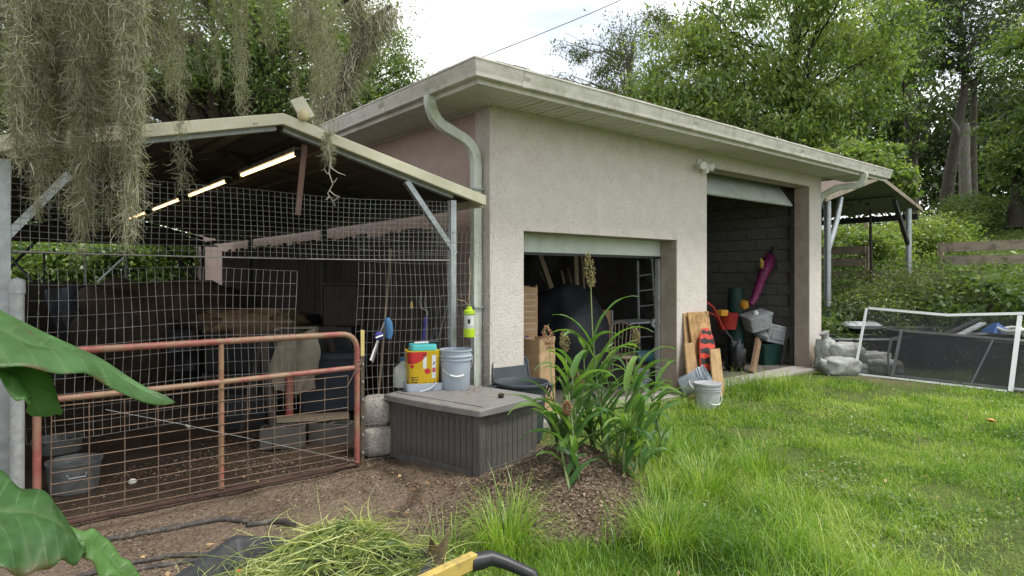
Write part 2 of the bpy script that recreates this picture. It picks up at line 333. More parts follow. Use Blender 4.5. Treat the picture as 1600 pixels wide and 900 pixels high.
M['leafbright'] = leafmat('bright_leaf', (.040, .075, .020), (.115, .19, .048), (.29, .35, .115), trans=.42, rough=.36, spec=.55)
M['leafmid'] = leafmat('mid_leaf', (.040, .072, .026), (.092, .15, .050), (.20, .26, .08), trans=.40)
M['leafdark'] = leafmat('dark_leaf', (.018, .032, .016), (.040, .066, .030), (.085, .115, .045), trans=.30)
M['leafolive'] = leafmat('olive_leaf', (.035, .05, .02), (.075, .095, .035), (.13, .15, .05), trans=.30)
M['cornleaf'] = leafmat('sorghum_leaf', (.05, .115, .04), (.10, .205, .06), (.22, .34, .075), trans=.40, rough=.42)
M['stemgreen'] = mat('green_stem', (.20, .25, .10), (.14, .19, .07), rough=.6)
M['seed'] = leafmat('seed_head', (.14, .12, .045), (.27, .22, .09), (.42, .34, .17), trans=.12, rough=.8)
M['seedrust'] = leafmat('rusty_seed_head', (.22, .10, .05), (.38, .20, .11), (.50, .33, .20), trans=.12, rough=.8)
M['chips'] = leafmat('mulch_chip', (.045, .032, .022), (.14, .10, .070), (.36, .28, .20), trans=.0, rough=.95, spec=.1)
M['weed'] = leafmat('pulled_weed', (.18, .23, .06), (.38, .42, .12), (.62, .64, .30), trans=.3)
# ---------------------------------------------------------------- ground
def sstep(a, b, x): t = np.clip((np.asarray(x, float) - a) / (b - a), 0, 1); return t * t * (3 - 2 * t)
def camxd(x, y): return CY * np.asarray(x) - SY * np.asarray(y), SY * np.asarray(x) + CY * np.asarray(y)
MND = c2w(0.44, 4.55, 0)
def H(x, y):
    x = np.asarray(x, float); y = np.asarray(y, float); xc, d = camxd(x, y)
    h = 1.35 * sstep(12.2, 19.5, x) + 2.6 * sstep(19, 33, x) + 1.5 * sstep(33, 70, x)
    u = (xc - 0.42) / 0.50; v = (d - 4.60) / 0.52
    h = h + 0.40 * np.exp(-(u * u + v * v)) + 0.10 * np.exp(-(((xc + 0.02) / .30) ** 2 + ((d - 4.0) / .35) ** 2))
    near = np.exp(-((x - 4) ** 2 + (y - 4) ** 2) / 90)
    h = h + near * (0.03 * (vn(x, y, 1.3, 1) - .5) + 0.022 * (vn(x, y, 4.5, 2) - .5) + 0.014 * (vn(x, y, 13, 3) - .5))
    h = h + (0.25 * (vn(x, y, .25, 5) - .5)) * sstep(13, 20, x)
    fl = sstep(4.0, 4.1, x) * sstep(5.0, 5.3, y) * (1 - sstep(11.3, 11.6, x))      # under the slab
    return h * (1 - fl) - 0.03 * fl
BX = [3.0, 3.45, 3.62, 3.76, 4.24, 5.0, 5.57, 6.3, 7.2, 8.5, 9.5]
BV = [-.55, -.42, -.1, .60, .98, 1.08, 1.02, .85, .85, 1.9, 2.6]
def dirt(x, y):
    xc, d = camxd(x, y); b = np.interp(d, BX, BV); far = sstep(4.6, 5.3, y)
    n = (vn(x, y, 3, 7) - .5) * .5 + (vn(x, y, 9, 8) - .5) * .25
    m = sstep(-.12, .16, b - xc + n * .6) * (1 - sstep(3.95, 4.4, x) * sstep(5.25, 5.9, d) * (1 - sstep(7.9, 8.4, d)) * (1 - sstep(5.05, 5.25, y)))
    m = np.where(np.asarray(x) > 12.0, 0, m)
    st = np.exp(-((np.asarray(x) - 10.35 - .12 * np.asarray(y)) / .33) ** 2) * sstep(1.2, 2.2, y) * (1 - sstep(4.0, 5.0, y))     # trodden strip in front of the screens
    return np.clip(m + st * (.5 + n), 0, 1)
xs = np.unique(np.concatenate([np.linspace(-70, -4, 24), np.linspace(-4, -.5, 30), np.linspace(-.5, 7.5, 170), np.linspace(7.5, 13, 50), np.linspace(13, 36, 50), np.linspace(36, 120, 20)]))
ys = np.unique(np.concatenate([np.linspace(-60, -4, 20), np.linspace(-4, 1, 40), np.linspace(1, 6.5, 120), np.linspace(6.5, 16, 40), np.linspace(16, 110, 30)]))
gx, gy = np.meshgrid(xs, ys); gz = H(gx, gy)
nx, ny = len(xs), len(ys); ii = (np.arange(ny - 1)[:, None] * nx + np.arange(nx - 1)[None, :]).ravel()
Fg = np.stack([ii, ii + 1, ii + nx + 1, ii + nx], 1)
gm = bpy.data.materials.new('soil_and_turf'); gm.use_nodes = True
def soil_nodes(m):
    nt = m.node_tree; N = nt.nodes; L = nt.links; b = N['Principled BSDF']; b.inputs['Roughness'].default_value = .95; b.inputs['Specular IOR Level'].default_value = .15
    tc = N.new('ShaderNodeTexCoord'); at = N.new('ShaderNodeAttribute'); at.attribute_name = 'dirt'
    def noise(s, d=8, r=.65):
        n = N.new('ShaderNodeTexNoise'); n.inputs['Scale'].default_value = s; n.inputs['Detail'].default_value = d; n.inputs['Roughness'].default_value = r; L.new(tc.outputs['Object'], n.inputs[0]); return n
    def ramp(n, a, ca, b_, cb, mid=None):
        r = N.new('ShaderNodeValToRGB'); r.color_ramp.elements[0].position = a; r.color_ramp.elements[1].position = b_
        r.color_ramp.elements[0].color = (*ca, 1); r.color_ramp.elements[1].color = (*cb, 1)
        if mid: e = r.color_ramp.elements.new(mid[0]); e.color = (*mid[1], 1)
        L.new(n.outputs[0], r.inputs[0]); return r
    def mix(f, a, b_, bt='MIX'):
        x = N.new('ShaderNodeMix'); x.data_type = 'RGBA'; x.blend_type = bt
        if hasattr(f, 'links'): L.new(f, x.inputs[0])
        else: x.inputs[0].default_value = f
        L.new(a, x.inputs[6]); L.new(b_, x.inputs[7]); return x.outputs[2]
    d1 = ramp(noise(1.1), .35, (.072, .050, .034), .68, (.265, .20, .145), (.5, (.155, .112, .079)))
    d2 = ramp(noise(38, 5), .38, (.055, .040, .029), .62, (.28, .22, .165))
    dd = mix(.45, d1.outputs[0], d2.outputs[0])
    v = N.new('ShaderNodeTexVoronoi'); v.inputs['Scale'].default_value = 55; L.new(tc.outputs['Object'], v.inputs[0])
    vr = ramp(v, .10, (.42, .37, .32), .24, (1, 1, 1)); vr.color_ramp.elements[0].color = (1.35, 1.3, 1.25, 1)
    dd = mix(.35, dd, vr.outputs[0], 'MULTIPLY')
    g1 = ramp(noise(2.2), .35, (.045, .075, .018), .68, (.15, .17, .05), (.52, (.085, .125, .028)))
    g2 = ramp(noise(30, 5), .36, (.05, .05, .02), .66, (.14, .20, .05))
    gg = mix(.45, g1.outputs[0], g2.outputs[0])
    pn = N.new('ShaderNodeAttribute'); pn.attribute_name = 'shade_damp'; dk = N.new('ShaderNodeRGB'); dk.outputs[0].default_value = (.40, .37, .35, 1)
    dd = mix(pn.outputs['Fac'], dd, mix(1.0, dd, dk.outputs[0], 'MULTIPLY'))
    L.new(mix(at.outputs['Fac'], gg, dd), b.inputs['Base Color'])
    hb = N.new('ShaderNodeMath'); hb.operation = 'ADD'; L.new(noise(45, 6).outputs[0], hb.inputs[0]); L.new(v.outputs[0], hb.inputs[1])
    bp = N.new('ShaderNodeBump'); bp.inputs['Strength'].default_value = .8; bp.inputs['Distance'].default_value = .02; L.new(hb.outputs[0], bp.inputs['Height']); L.new(bp.outputs[0], b.inputs['Normal'])
soil_nodes(gm)
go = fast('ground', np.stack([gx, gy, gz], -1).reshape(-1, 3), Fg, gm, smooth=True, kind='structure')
a = go.data.attributes.new('dirt', 'FLOAT', 'POINT'); a.data.foreach_set('value', dirt(gx, gy).ravel().astype(np.float32))
a = go.data.attributes.new('shade_damp', 'FLOAT', 'POINT')      # damp pen soil coloured darker to deepen its shade; wet cart ruts
def near_line(pix, wdt):
    P = [G(*p) for p in pix]; best = np.full(gx.shape, 9.0)
    for p, q in zip(P[:-1], P[1:]):
        vx, vy = q.x - p.x, q.y - p.y; tt = np.clip(((gx - p.x) * vx + (gy - p.y) * vy) / (vx * vx + vy * vy), 0, 1); best = np.minimum(best, np.hypot(gx - p.x - tt * vx, gy - p.y - tt * vy))
    return np.clip(1.3 - best / (wdt * (.4 + 1.3 * vn(gx, gy, 9, 14))), 0, 1)
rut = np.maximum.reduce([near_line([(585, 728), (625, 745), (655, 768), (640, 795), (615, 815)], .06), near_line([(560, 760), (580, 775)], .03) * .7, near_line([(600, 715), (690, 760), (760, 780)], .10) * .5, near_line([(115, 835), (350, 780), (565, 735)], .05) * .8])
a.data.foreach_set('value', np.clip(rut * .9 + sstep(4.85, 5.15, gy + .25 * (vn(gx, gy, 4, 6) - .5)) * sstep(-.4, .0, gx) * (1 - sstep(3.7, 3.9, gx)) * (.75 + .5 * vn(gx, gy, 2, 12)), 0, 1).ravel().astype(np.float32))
solo('garage_slab', MB().box((4.2, 5.06, -.1), (11.3, 5.47, .05)), M['concrete'], None, None, kind='structure', bevel=.01)

solo('garage_floor', MB().box((4.2, 5.472, -.1), (11.3, 9.5, .048)), mat('shaded_floor', (.13, .115, .10), (.08, .07, .06), scale=3, rough=.95, c3=(.05, .045, .04), s3=2), None, None, kind='structure')  # inner floor coloured darker than the apron to deepen its shade
# ---------------------------------------------------------------- garage building
WX0, WX1, WY, WT, WH = 4.04, 11.46, 5.22, .26, 3.35
D1, D2, H1, H2 = (4.50, 7.23), (7.93, 11.02), 2.10, 3.17
gb = thing('garage_building', 'pinkish beige stucco garage with two open roll-up doors and white gutter', 'garage', (WX0, WY, 0))
pol = [(WX0, 0), (D1[0], 0), (D1[0], H1), (D1[1], H1), (D1[1], 0), (D2[0], 0), (D2[0], H2), (D2[1], H2), (D2[1], 0), (WX1, 0), (WX1, WH), (WX0, WH)]
part('front_wall', MB().prism([(x, WY, z) for x, z in pol], (0, WT - .004, 0)), M['stucco'], gb, world=True)
rv = MB()                                                      # faces inside each opening, shade put into their colour, 3 mm proud of the wall's own
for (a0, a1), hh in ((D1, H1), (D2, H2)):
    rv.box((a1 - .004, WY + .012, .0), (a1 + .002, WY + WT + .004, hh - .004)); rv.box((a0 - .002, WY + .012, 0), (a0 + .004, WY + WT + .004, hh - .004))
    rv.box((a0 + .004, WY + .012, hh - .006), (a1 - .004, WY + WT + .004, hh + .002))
part('door_reveal', rv, M['shaded_reveal'], gb, world=True)
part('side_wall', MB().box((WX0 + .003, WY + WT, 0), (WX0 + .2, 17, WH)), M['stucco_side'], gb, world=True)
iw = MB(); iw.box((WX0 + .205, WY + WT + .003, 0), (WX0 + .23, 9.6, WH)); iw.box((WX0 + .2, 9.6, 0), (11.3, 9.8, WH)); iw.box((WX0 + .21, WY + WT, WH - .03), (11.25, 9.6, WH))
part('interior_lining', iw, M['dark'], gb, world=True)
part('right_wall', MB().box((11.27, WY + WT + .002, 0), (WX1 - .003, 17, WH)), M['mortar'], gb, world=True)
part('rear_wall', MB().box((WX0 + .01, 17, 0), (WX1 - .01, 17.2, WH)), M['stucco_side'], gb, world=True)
bm_ = None
for r in range(16):                                            # block courses on the inside of the right wall
    for k in range(8):
        y0 = 5.50 + k * .405 + (.2 if r % 2 else 0)
        b = MB().box((-.06, .004, .004), (0, .398, .198)) if bm_ is None else bm_
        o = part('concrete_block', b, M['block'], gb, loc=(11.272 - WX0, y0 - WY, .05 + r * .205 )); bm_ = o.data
# soffit
SZ, FX, FY, RX, BY = 3.37, 3.44, 4.62, 12.70, 17.6
def soffit_mesh(ln):
    p = [(0, 0), (.292, 0)]; m = MB(); prof = []
    for k in range(3):
        x = .004 + k * .0975; prof += [(x, .0), (x + .085, 0), (x + .0905, .006), (x + .0955, .006)]
    prof = prof[:-1] + [(.296, .006)]
    m.prism([(x, 0, z) for x, z in prof] + [(.296, 0, .012), (.004, 0, .012)], (0, ln, 0)); return m
sm = mesh('soffit_panel', soffit_mesh(.60)); sm.materials.append(M['soffit'])
x = FX + .62
while x < RX - .3:
    part('soffit_panel', sm, None, gb, loc=(x - WX0, FY - WY, SZ)); x += .3
sm2 = mesh('soffit_panel', soffit_mesh(.60)); sm2.materials.append(M['soffit'])
y = FY + .62
while y < BY - .3:
    part('soffit_panel', sm2, None, gb, loc=(FX + .6 - WX0, y - WY, SZ), rot=(0, 0, R(90))); y += .3
# mitred corner of the soffit and the strip that covers it
cs = MB(); cs.prism([(FX, FY, SZ), (FX + .62, FY, SZ), (FX + .62, FY + .62, SZ)], (0, 0, .01)); cs.prism([(FX, FY, SZ + .001), (FX + .62, FY + .62, SZ + .001), (FX, FY + .62, SZ + .001)], (0, 0, .01))
part('soffit_corner', cs, M['soffit'], gb, world=True)
part('mitre_strip', MB().beam((FX + .01, FY + .01, SZ - .004), (WX0, WY, SZ - .004), .03, .008), M['gutter'], gb, world=True)
part('soffit_trim', MB().box((WX0 + .01, WY - .02, SZ - .022), (WX1, WY - .003, SZ - .002)).box((WX0 - .02, WY - .003, SZ - .022), (WX0 - .003, 17, SZ - .002)), M['soffit'], gb, world=True)
# fascia and gutter in one mitred sweep
def sweep(prof, pts_fn, close=True):
    m = MB(); n = len(prof); vs = []
    st = [pts_fn(o, z) for o, z in prof]; k = len(st[0])
    for s in range(k): vs += [st[i][s] for i in range(n)]
    fs = [(s*n+i, s*n+(i+1) % n, (s+1)*n+(i+1) % n, (s+1)*n+i) for s in range(k-1) for i in range(n)]
    return m.add(vs, fs + [tuple(range(n))[::-1], tuple((k-1)*n+i for i in range(n))])
eave = lambda o, z: [(FX - o, BY, z), (FX - o, FY - o, z), (RX, FY - o, z)]
part('fascia', sweep([(-.02, 3.34), (.004, 3.34), (.004, 3.50), (-.02, 3.50)], eave), M['gutter'], gb, world=True)
part('gutter', sweep([(.006, 3.385), (.075, 3.385), (.08, 3.40), (.084, 3.435), (.105, 3.475), (.112, 3.515), (.122, 3.52), (.122, 3.535), (.104, 3.535), (.10, 3.525), (.09, 3.475), (.07, 3.44), (.066, 3.40), (.012, 3.40), (.012, 3.53), (.006, 3.53)], eave), M['gutter'], gb, world=True, smooth=25)
jm_ = [3.9, 6.6, 9.3, 11.9]
gpf = [(.002, 3.38), (.079, 3.38), (.084, 3.40), (.088, 3.435), (.109, 3.474), (.117, 3.515), (.127, 3.518), (.127, 3.539), (.100, 3.539)]
for x0 in jm_: part('gutter_joint', MB().prism([(x0, FY - o, z) for o, z in gpf], (.09, 0, 0)), M['gutter'], gb, world=True)
for y0 in (6.2, 8.9, 11.6): part('gutter_joint', MB().prism([(FX - o, y0, z) for o, z in gpf], (0, .09, 0)), M['gutter'], gb, world=True)
rf = MB(); e0 = (FX - .05, FY - .05, 3.54); e1 = (RX + .03, FY - .05, 3.54); e2 = (RX + .03, BY, 3.54); e3 = (FX - .05, BY, 3.54)
mxx = (FX + RX) / 2; rise = .16 * (RX - FX) / 2; r0 = (mxx, FY + (RX - FX) / 2, 3.54 + rise); r1 = (mxx, BY - (RX - FX) / 2, 3.54 + rise)
rf.add([e0, e1, e2, e3, r0, r1], [(0, 1, 4), (1, 2, 5, 4), (2, 3, 5), (3, 0, 4, 5), (3, 2, 1, 0)])
rp = part('roof', rf, M['shingle'], gb, world=True)
sh = MB()
for k in range(46):                                            # ragged lower shingle edge
    x0 = FX - .05 + k * .203; sh.box((x0 + .004, FY - .072, 3.541), (x0 + .199, FY + .2, 3.556 + .006 * (k % 3)))
for k in range(64):
    y0 = FY - .05 + k * .203; sh.box((FX - .072, y0 + .004, 3.5415), (FX + .2, y0 + .199, 3.556 + .006 * (k % 3)))
part('shingle_edge', sh, M['shingle'], rp, world=True, kind='stuff')
# downspouts: ribbed rectangular tube along a path
def rect_path(pts, wx, wy, side):
    m = MB(); side = Vector(side).normalized(); n = len(pts); vs = []
    for i, p in enumerate(pts):
        p = Vector(p); t = (Vector(pts[min(i+1, n-1)]) - Vector(pts[max(i-1, 0)])).normalized(); nn = side.cross(t).normalized()
        k = 1 + (.05 if i % 2 else 0)
        vs += [p + side * wx * a * k + nn * wy * b * k for a, b in ((-.5, -.5), (.5, -.5), (.5, .5), (-.5, .5))]
    fs = [(i*4+k, i*4+(k+1) % 4, (i+1)*4+(k+1) % 4, (i+1)*4+k) for i in range(n-1) for k in range(4)]
    return m.add(vs, fs + [(3, 2, 1, 0), tuple((n-1)*4+k for k in range(4))])
def arc(p, c, q, n):                                           # quadratic bend
    p, c, q = Vector(p), Vector(c), Vector(q); return [tuple((1-t)**2*p + 2*t*(1-t)*c + t*t*q) for t in [i / n for i in range(n + 1)]]
sy = 5.36
dp = arc((3.40, sy, 3.39), (3.40, sy, 3.16), (3.58, sy, 3.10), 9) + arc((3.76, sy, 3.035), (3.965, sy, 2.97), (3.965, sy, 2.76), 9) + [(3.965, sy, z) for z in (2.2, 1.5, .8, .06)]
part('downspout', rect_path(dp, .075, .10, (0, 1, 0)), M['downspout'], gb, world=True, bevel=.008)
part('downspout_strap', MB().box((3.905, sy - .06, 1.28), (4.035, sy + .06, 1.30)).box((3.905, sy - .06, 2.5), (4.035, sy + .06, 2.52)), M['galvdull'], gb, world=True)
q0 = V(1351, 270, 4.56); q1 = Vector((11.56, 5.3, 3.03))
dp2 = arc(q0, q0 + Vector((0, .02, -.26)), q0 * .72 + q1 * .28 + Vector((0, 0, -.10)), 8) + [tuple(q0 * .4 + q1 * .6)] + arc(q0 * .12 + q1 * .88, q1 + Vector((-.03, 0, .0)), q1 + Vector((-.03, .03, -.25)), 6) + [(11.53, 5.33, 1.5), (11.53, 5.33, .06)]
part('downspout', rect_path(dp2, .075, .10, (q1 - q0).cross(Vector((0, 0, 1)))), M['downspout'], gb, world=True, bevel=.008)
# roll-up doors
g1 = part('garage_door', MB().box((D1[0] - .05, 5.495, 1.885), (D1[1] + .03, 5.535, 2.33)), M['garage'], gb, world=True, bevel=.006)
part('bottom_seal', MB().box((D1[0] - .04, 5.497, 1.855), (D1[1] + .02, 5.533, 1.883)), M['black'], g1, world=True)
part('door_panel', MB().box((D1[0] - .04, 5.75, 2.40), (D1[1] + .02, 7.6, 2.44)), M['garage'], g1, world=True)
part('door_track', MB().box((D1[1] - .055, 5.485, .05), (D1[1] - .012, 5.54, 1.85)).box((D1[0] + .012, 5.485, .05), (D1[0] + .05, 5.54, 1.85)), M['galvdull'], gb, world=True)
dx0, dx1 = D2[0] - .03, D2[1] - .02
def tilt(y0, z0, y1, z1, th=.04): return MB().prism([(dx0, y0, z0), (dx0, y1, z1), (dx0, y1 + .03, z1 - .03), (dx0, y0 + .035, z0 - .02)], (dx1 - dx0, 0, 0))
g2 = part('garage_door', tilt(5.50, 2.86, 5.77, 3.245), M['garage'], gb, world=True, bevel=.005)
part('door_panel', MB().box((dx0, 5.9, 3.22), (dx1, 7.8, 3.26)), M['garage'], g2, world=True)
part('door_track', MB().box((D2[1] - .05, 5.50, .05), (D2[1] - .01, 5.55, 2.80)), M['darksteel'], gb, world=True)
fp = V(1092, 256, WY)
fl = part('flood_light', MB().lathe([(.0, 0), (.07, .0), (.07, .025), (.05, .035), (0, .035)], 16), M['white'], gb, loc=(fp.x - WX0, -.0, fp.z), rot=(R(90), 0, 0), smooth=30)
for s in (-1, 1):
    part('lamp_head', MB().tube([(0, -.02, .03), (s * .04, -.03, .07)], .014).tube([(s * .04, -.03, .06), (s * .07, -.045, .10), (s * .115, -.055, .15), (s * .125, -.058, .165)], [.03, .045, .058, .05], 14), M['white'], fl, smooth=35)
part('motion_sensor', MB().obox((.03, -.10, .09), (.06, .075, .07)), M['white'], fl, bevel=.008)

# ---------------------------------------------------------------- metal carport
CX0, CX1, CP, CY0, CYB = -.15, 3.77, 1.81, 5.0, 14.0
ZE, ZP = 2.395, 2.875                                          # top of trim at eave and peak
cp = thing('metal_carport', 'low metal carport with cream gable trim over the wire-fenced pen', 'carport', (CP, CY0, 0))
def roofz(x): return ZP - (ZP - ZE) * abs(x - CP) / (CX1 - CP)
part('gable_trim', MB().prism([(CX0 - .02, 4.955, ZE), (CP, 4.955, ZP), (CX1 + .02, 4.955, ZE), (CX1 + .02, 4.955, ZE - .10), (CP, 4.955, ZP - .088), (CX0 - .02, 4.955, ZE - .10)], (0, .055, 0)), M['trim'], cp, world=True, bevel=.006)
for s in (-1, 1):
    def slope(u, v, s=s):
        x = CP + s * u * 1.955; k = (u * 1.955) % .23
        rib = .022 if k < .05 else (.022 * (1 - (k - .05) / .02) if k < .07 else 0)
        return (x, 5.01 + v * (CYB - 5.0), roofz(x) - .035 + rib)
    part('roof_panel', MB().sheet(slope, 118, 1, .004 * (1 if s > 0 else -1)), M['sheet'], cp, world=True)
    part('eave_trim', MB().box(((CX1 - .01) if s > 0 else CX0 - .03, 5.012, ZE - .11), ((CX1 + .03) if s > 0 else CX0 + .01, CYB, ZE - .005)), M['trim'], cp, world=True)
for i in range(7):
    yb = 5.06 + i * 1.48; rz = roofz(CX1)
    part('roof_bow', MB().beam((.12, yb, roofz(.12) - .095), (CP - .03, yb, ZP - .097), .055, .055).beam((CP + .03, yb, ZP - .097), (3.46, yb, roofz(3.46) - .095), .055, .055), M['galvdull'] if i == 0 else M['darksteel'], cp, world=True)
    if i % 2 == 0 or i == 6:
        part('post', MB().box((3.43, yb - .03, 0), (3.49, yb + .03, 2.33)), M['galv'] if i == 0 else M['darksteel'], cp, world=True)
        part('post', MB().box((.085, yb - .03, 0), (.145, yb + .03, 2.33)), M['galv'] if i == 0 else M['darksteel'], cp, world=True)
for a_, b_ in (((634, 283), (710, 396)), ((108, 272), (6, 374))):
    part('brace', MB().beam(V(*a_, 5.06), V(*b_, 5.06), .05, .05), M['galv'], cp, world=True)
part('eave_rail', MB().box((3.43, 5.09, 2.24), (3.49, CYB, 2.30)).box((.085, 5.09, 2.24), (.145, CYB, 2.30)), M['darksteel'], cp, world=True)
part('rear_gable', MB().prism([(CX0, CYB + .002, ZE - .15), (CP, CYB + .002, ZP - .06), (CX1, CYB + .002, ZE - .15), (CX1, CYB + .002, 2.22), (CX0, CYB + .002, 2.22)], (0, .02, 0)), M['sheet'], cp, world=True)
part('rear_brace', MB().beam((3.4, 13.95, 1.5), (2.7, 13.95, 2.3), .05, .05).beam((.2, 13.95, 1.5), (.8, 13.95, 2.3), .05, .05), M['darksteel'], cp, world=True)
hs = part('hanger_strap', MB().beam(V(476, 226, 5.12), V(465, 336, 5.12), .045, .012, up=(0, 1, 0)), mat('brown_steel_strap', (.16, .09, .065), (.11, .06, .045), rough=.7), cp, world=True)
for i, (a_, b_) in enumerate(((5.42, 6.93), (7.45, 9.1), (9.6, 11.35), (11.9, 13.5))):
    lz = 2.665
    t = thing('tube_light', ['nearest warm lit tube light under the carport ridge', 'second warm lit tube light along the carport ridge', 'third warm lit tube light along the carport ridge', 'warm lit tube light deepest under the carport'][i], 'light fixture', (2.1, a_, lz), 0, 'tube lights along the carport ridge')
    part('housing', MB().box((-.045, -.02, .012), (.045, b_ - a_ + .02, .05)), M['galvdull'], t, bevel=.005)
    part('lit_tube', MB().tube([(0, 0, 0), (0, b_ - a_, 0)], .018, 10), M['tube'], t, smooth=40)
    part('end_cap', MB().box((-.03, -.03, -.025), (.03, -.001, .03)), M['darksteel'], t); part('end_cap', MB().box((-.03, b_ - a_ + .001, -.025), (.03, b_ - a_ + .03, .03)), M['darksteel'], t)
    part('hanger', MB().box((-.003, .2, .05), (.003, .206, .13)).box((-.003, b_ - a_ - .206, .05), (.003, b_ - a_ - .2, .13)), M['wire'], t)

# netting and wire panels
def wires(xs, zs, y, r, wob=0.0, sag=None, seed=1, n=3, zcap=None):
    m = MB(); g = np.random.default_rng(seed); ph = g.uniform(0, 6, 4)
    def P(x, z):
        dx = wob * math.sin(5 * z + 3 * x + ph[0]); dz = wob * math.sin(4 * x + ph[1]) + (sag(x, z) if sag else 0)
        return (x + dx, y + wob * 1.5 * math.sin(3 * x + 4 * z + ph[2]), z + dz)
    for x in xs:
        top = zs[-1] if zcap is None else min(zs[-1], zcap(x)); k = max(2, int((top - zs[0]) / .12))
        m.tube([P(x, zs[0] + (top - zs[0]) * i / k) for i in range(k + 1)], r, n, caps=False)
    for z in zs:
        k = max(2, int((xs[-1] - xs[0]) / .12)); m.tube([P(xs[0] + (xs[-1] - xs[0]) * i / k, z) for i in range(k + 1)], r, n, caps=False)
    return m
ar = lambda a, b, s: [a + s * i for i in range(int(round((b - a) / s)) + 1)]
cap = lambda x: roofz(x) - .10
nt_ = thing('bird_netting', 'sagging grey bird netting strung across the top of the pen front', 'netting', (1.8, 5.0, 1.75))
nm = wires(ar(.15, 3.42, .0475), ar(1.76, 2.30, .0415), 5.0, .0017, .006, lambda x, z: -.05 * math.sin((x - .15) / 3.3 * math.pi) * (z - 1.5), zcap=cap, seed=3)
part('net_mesh', nm, M['net'], nt_, world=True, kind='stuff')
part('net_rope', MB().tube([(.15 + 3.27 * i / 24, 4.996, 1.757 - .012 * math.sin(i / 24 * math.pi)) for i in range(25)], .0045, 5), M['wire'], nt_, world=True)
wp = thing('welded_wire_fence', 'fine welded wire panel with wavy edge tied behind the red gate', 'wire panel', (1.0, 5.01, 0.55))
part('wire_mesh', wires(ar(.22, 1.93, .0518), ar(.56, 1.70, .1), 5.015, .0016, .012, seed=4), M['wire'], wp, world=True, kind='stuff')
wp2 = thing('welded_wire_fence', 'tall welded wire panel between the gate and the garage wall', 'wire panel', (3.0, 5.02, 0))
part('wire_mesh', wires(ar(2.46, 3.92, .0518), ar(.03, 2.06, .1), 5.02, .0015, .009, seed=5), M['wire'], wp2, world=True, kind='stuff')
gt = thing('tube_gate', 'red rusty tube gate filled with rusty wire mesh', 'gate', (.27, 4.94, 0))
GX0, GX1, GZ = .27, 2.42, 1.13
lp = [(GX0, 4.94, .05), (GX0, 4.94, .98)] + arc((GX0, 4.94, 1.0), (GX0, 4.94, GZ), (GX0 + .14, 4.94, GZ), 6) + [(1.0, 4.94, GZ), (1.6, 4.94, GZ)] + arc((GX1 - .15, 4.94, GZ), (GX1, 4.94, GZ), (GX1, 4.94, GZ - .15), 6) + [(GX1, 4.94, .6), (GX1, 4.94, .05)]
M['gatepaint'] = mat('gate_paint', (.33, .115, .095), (.22, .065, .052), scale=18, rough=.5, bump=.25, bscale=60, c3=(.27, .19, .115), s3=3.2, lo3=.46, hi3=.62)
part('frame', MB().tube(lp, .0235, 12), M['gatepaint'], gt, world=True, smooth=50)
part('rail', MB().tube([(GX0 + .02, 4.94, .83), (1.0, 4.94, .832), (GX1 - .02, 4.94, .845)], .021, 12), M['gatepaint'], gt, world=True, smooth=50)
part('rail', MB().tube([(GX0 - .02, 4.94, .035), (GX1 + .02, 4.94, .035)], .015, 12), mat('rail_dark_rust', (.10, .055, .04), (.06, .035, .028), rough=.8), gt, world=True, smooth=50)
part('upright', MB().tube([(1.35, 4.94, .06), (1.35, 4.94, .83)], .021, 12).tube([(1.35, 4.94, .84), (1.35, 4.94, 1.12)], .019, 12), mat('upright_bare', (.30, .20, .11), (.22, .12, .07), scale=9, rough=.7, c3=(.32, .10, .07), s3=3), gt, world=True, smooth=50)
part('wire_mesh', wires(ar(.34, 2.40, .1985), [.075, .125, .18, .24, .305, .375, .45, .53, .615, .70, .79], 4.915, .0032, .002, seed=6, n=4), M['rustwire'], gt, world=True, kind='stuff')
part('wire_tie', MB().tube([(GX1 + .03 * math.cos(t), 4.94 + .03 * math.sin(t), .80 + .006 * t) for t in [i * .5 for i in range(40)]], .003, 4).tube([(GX1 - .1, 4.91, .70), (GX1 - .02, 4.91, .84), (GX1 + .03, 4.92, .90)], .004, 5), M['rustwire'], gt, world=True)
part('tension_wire', MB().tube([V(165, 640, 4.9), V(290, 664, 4.9), V(560, 722, 4.9)], .0022, 4).tube([V(290, 664, 4.9), V(296, 668, 4.895)], .01, 6), M['wire'], gt, world=True)
hp = V(27, 600, 4.95)
gp = thing('gate_post', 'round galvanised steel gate post with flat cap', 'post', (hp.x, 4.93, 0))
part('pipe', MB().tube([(0, 0, -.05), (0, 0, 1.52)], .036, 18), M['galvdull'], gp, smooth=50)
part('cap', MB().lathe([(.041, 1.50), (.041, 1.56), (.036, 1.585), (.0, 1.60)], 18), M['galvdull'], gp, smooth=40)
part('hinge', MB().lathe([(.043, .95), (.043, 1.0)], 18).lathe([(.043, .2), (.043, .25)], 18), M['galv'], gp, smooth=40)
tp = thing('steel_stake', 'studded steel fence stake with a yellow painted tip', 'stake', (2.50, 5.0, 0))
part('shaft', MB().box((-.016, -.004, -.05), (.016, .004, .93)).box((-.004, .004, -.05), (.004, .026, .93)), mat('stake_paint', (.07, .07, .05), (.12, .07, .04), rough=.8), tp)
part('tip', MB().box((-.0165, -.0045, .93), (.0165, .0045, 1.15)).box((-.0045, .0045, .93), (.0045, .0265, 1.15)), mat('pale_yellow_paint', (.60, .50, .20), (.5, .4, .15), rough=.7), tp)
part('stud', MB().box((-.006, -.014, .1), (.006, -.004, .12)).box((-.006, -.014, .25), (.006, -.004, .27)).box((-.006, -.014, .4), (.006, -.004, .42)).box((-.006, -.014, .55), (.006, -.004, .57)).box((-.006, -.014, .7), (.006, -.004, .72)).box((-.006, -.014, .85), (.006, -.004, .87)), M['galvdull'], tp)

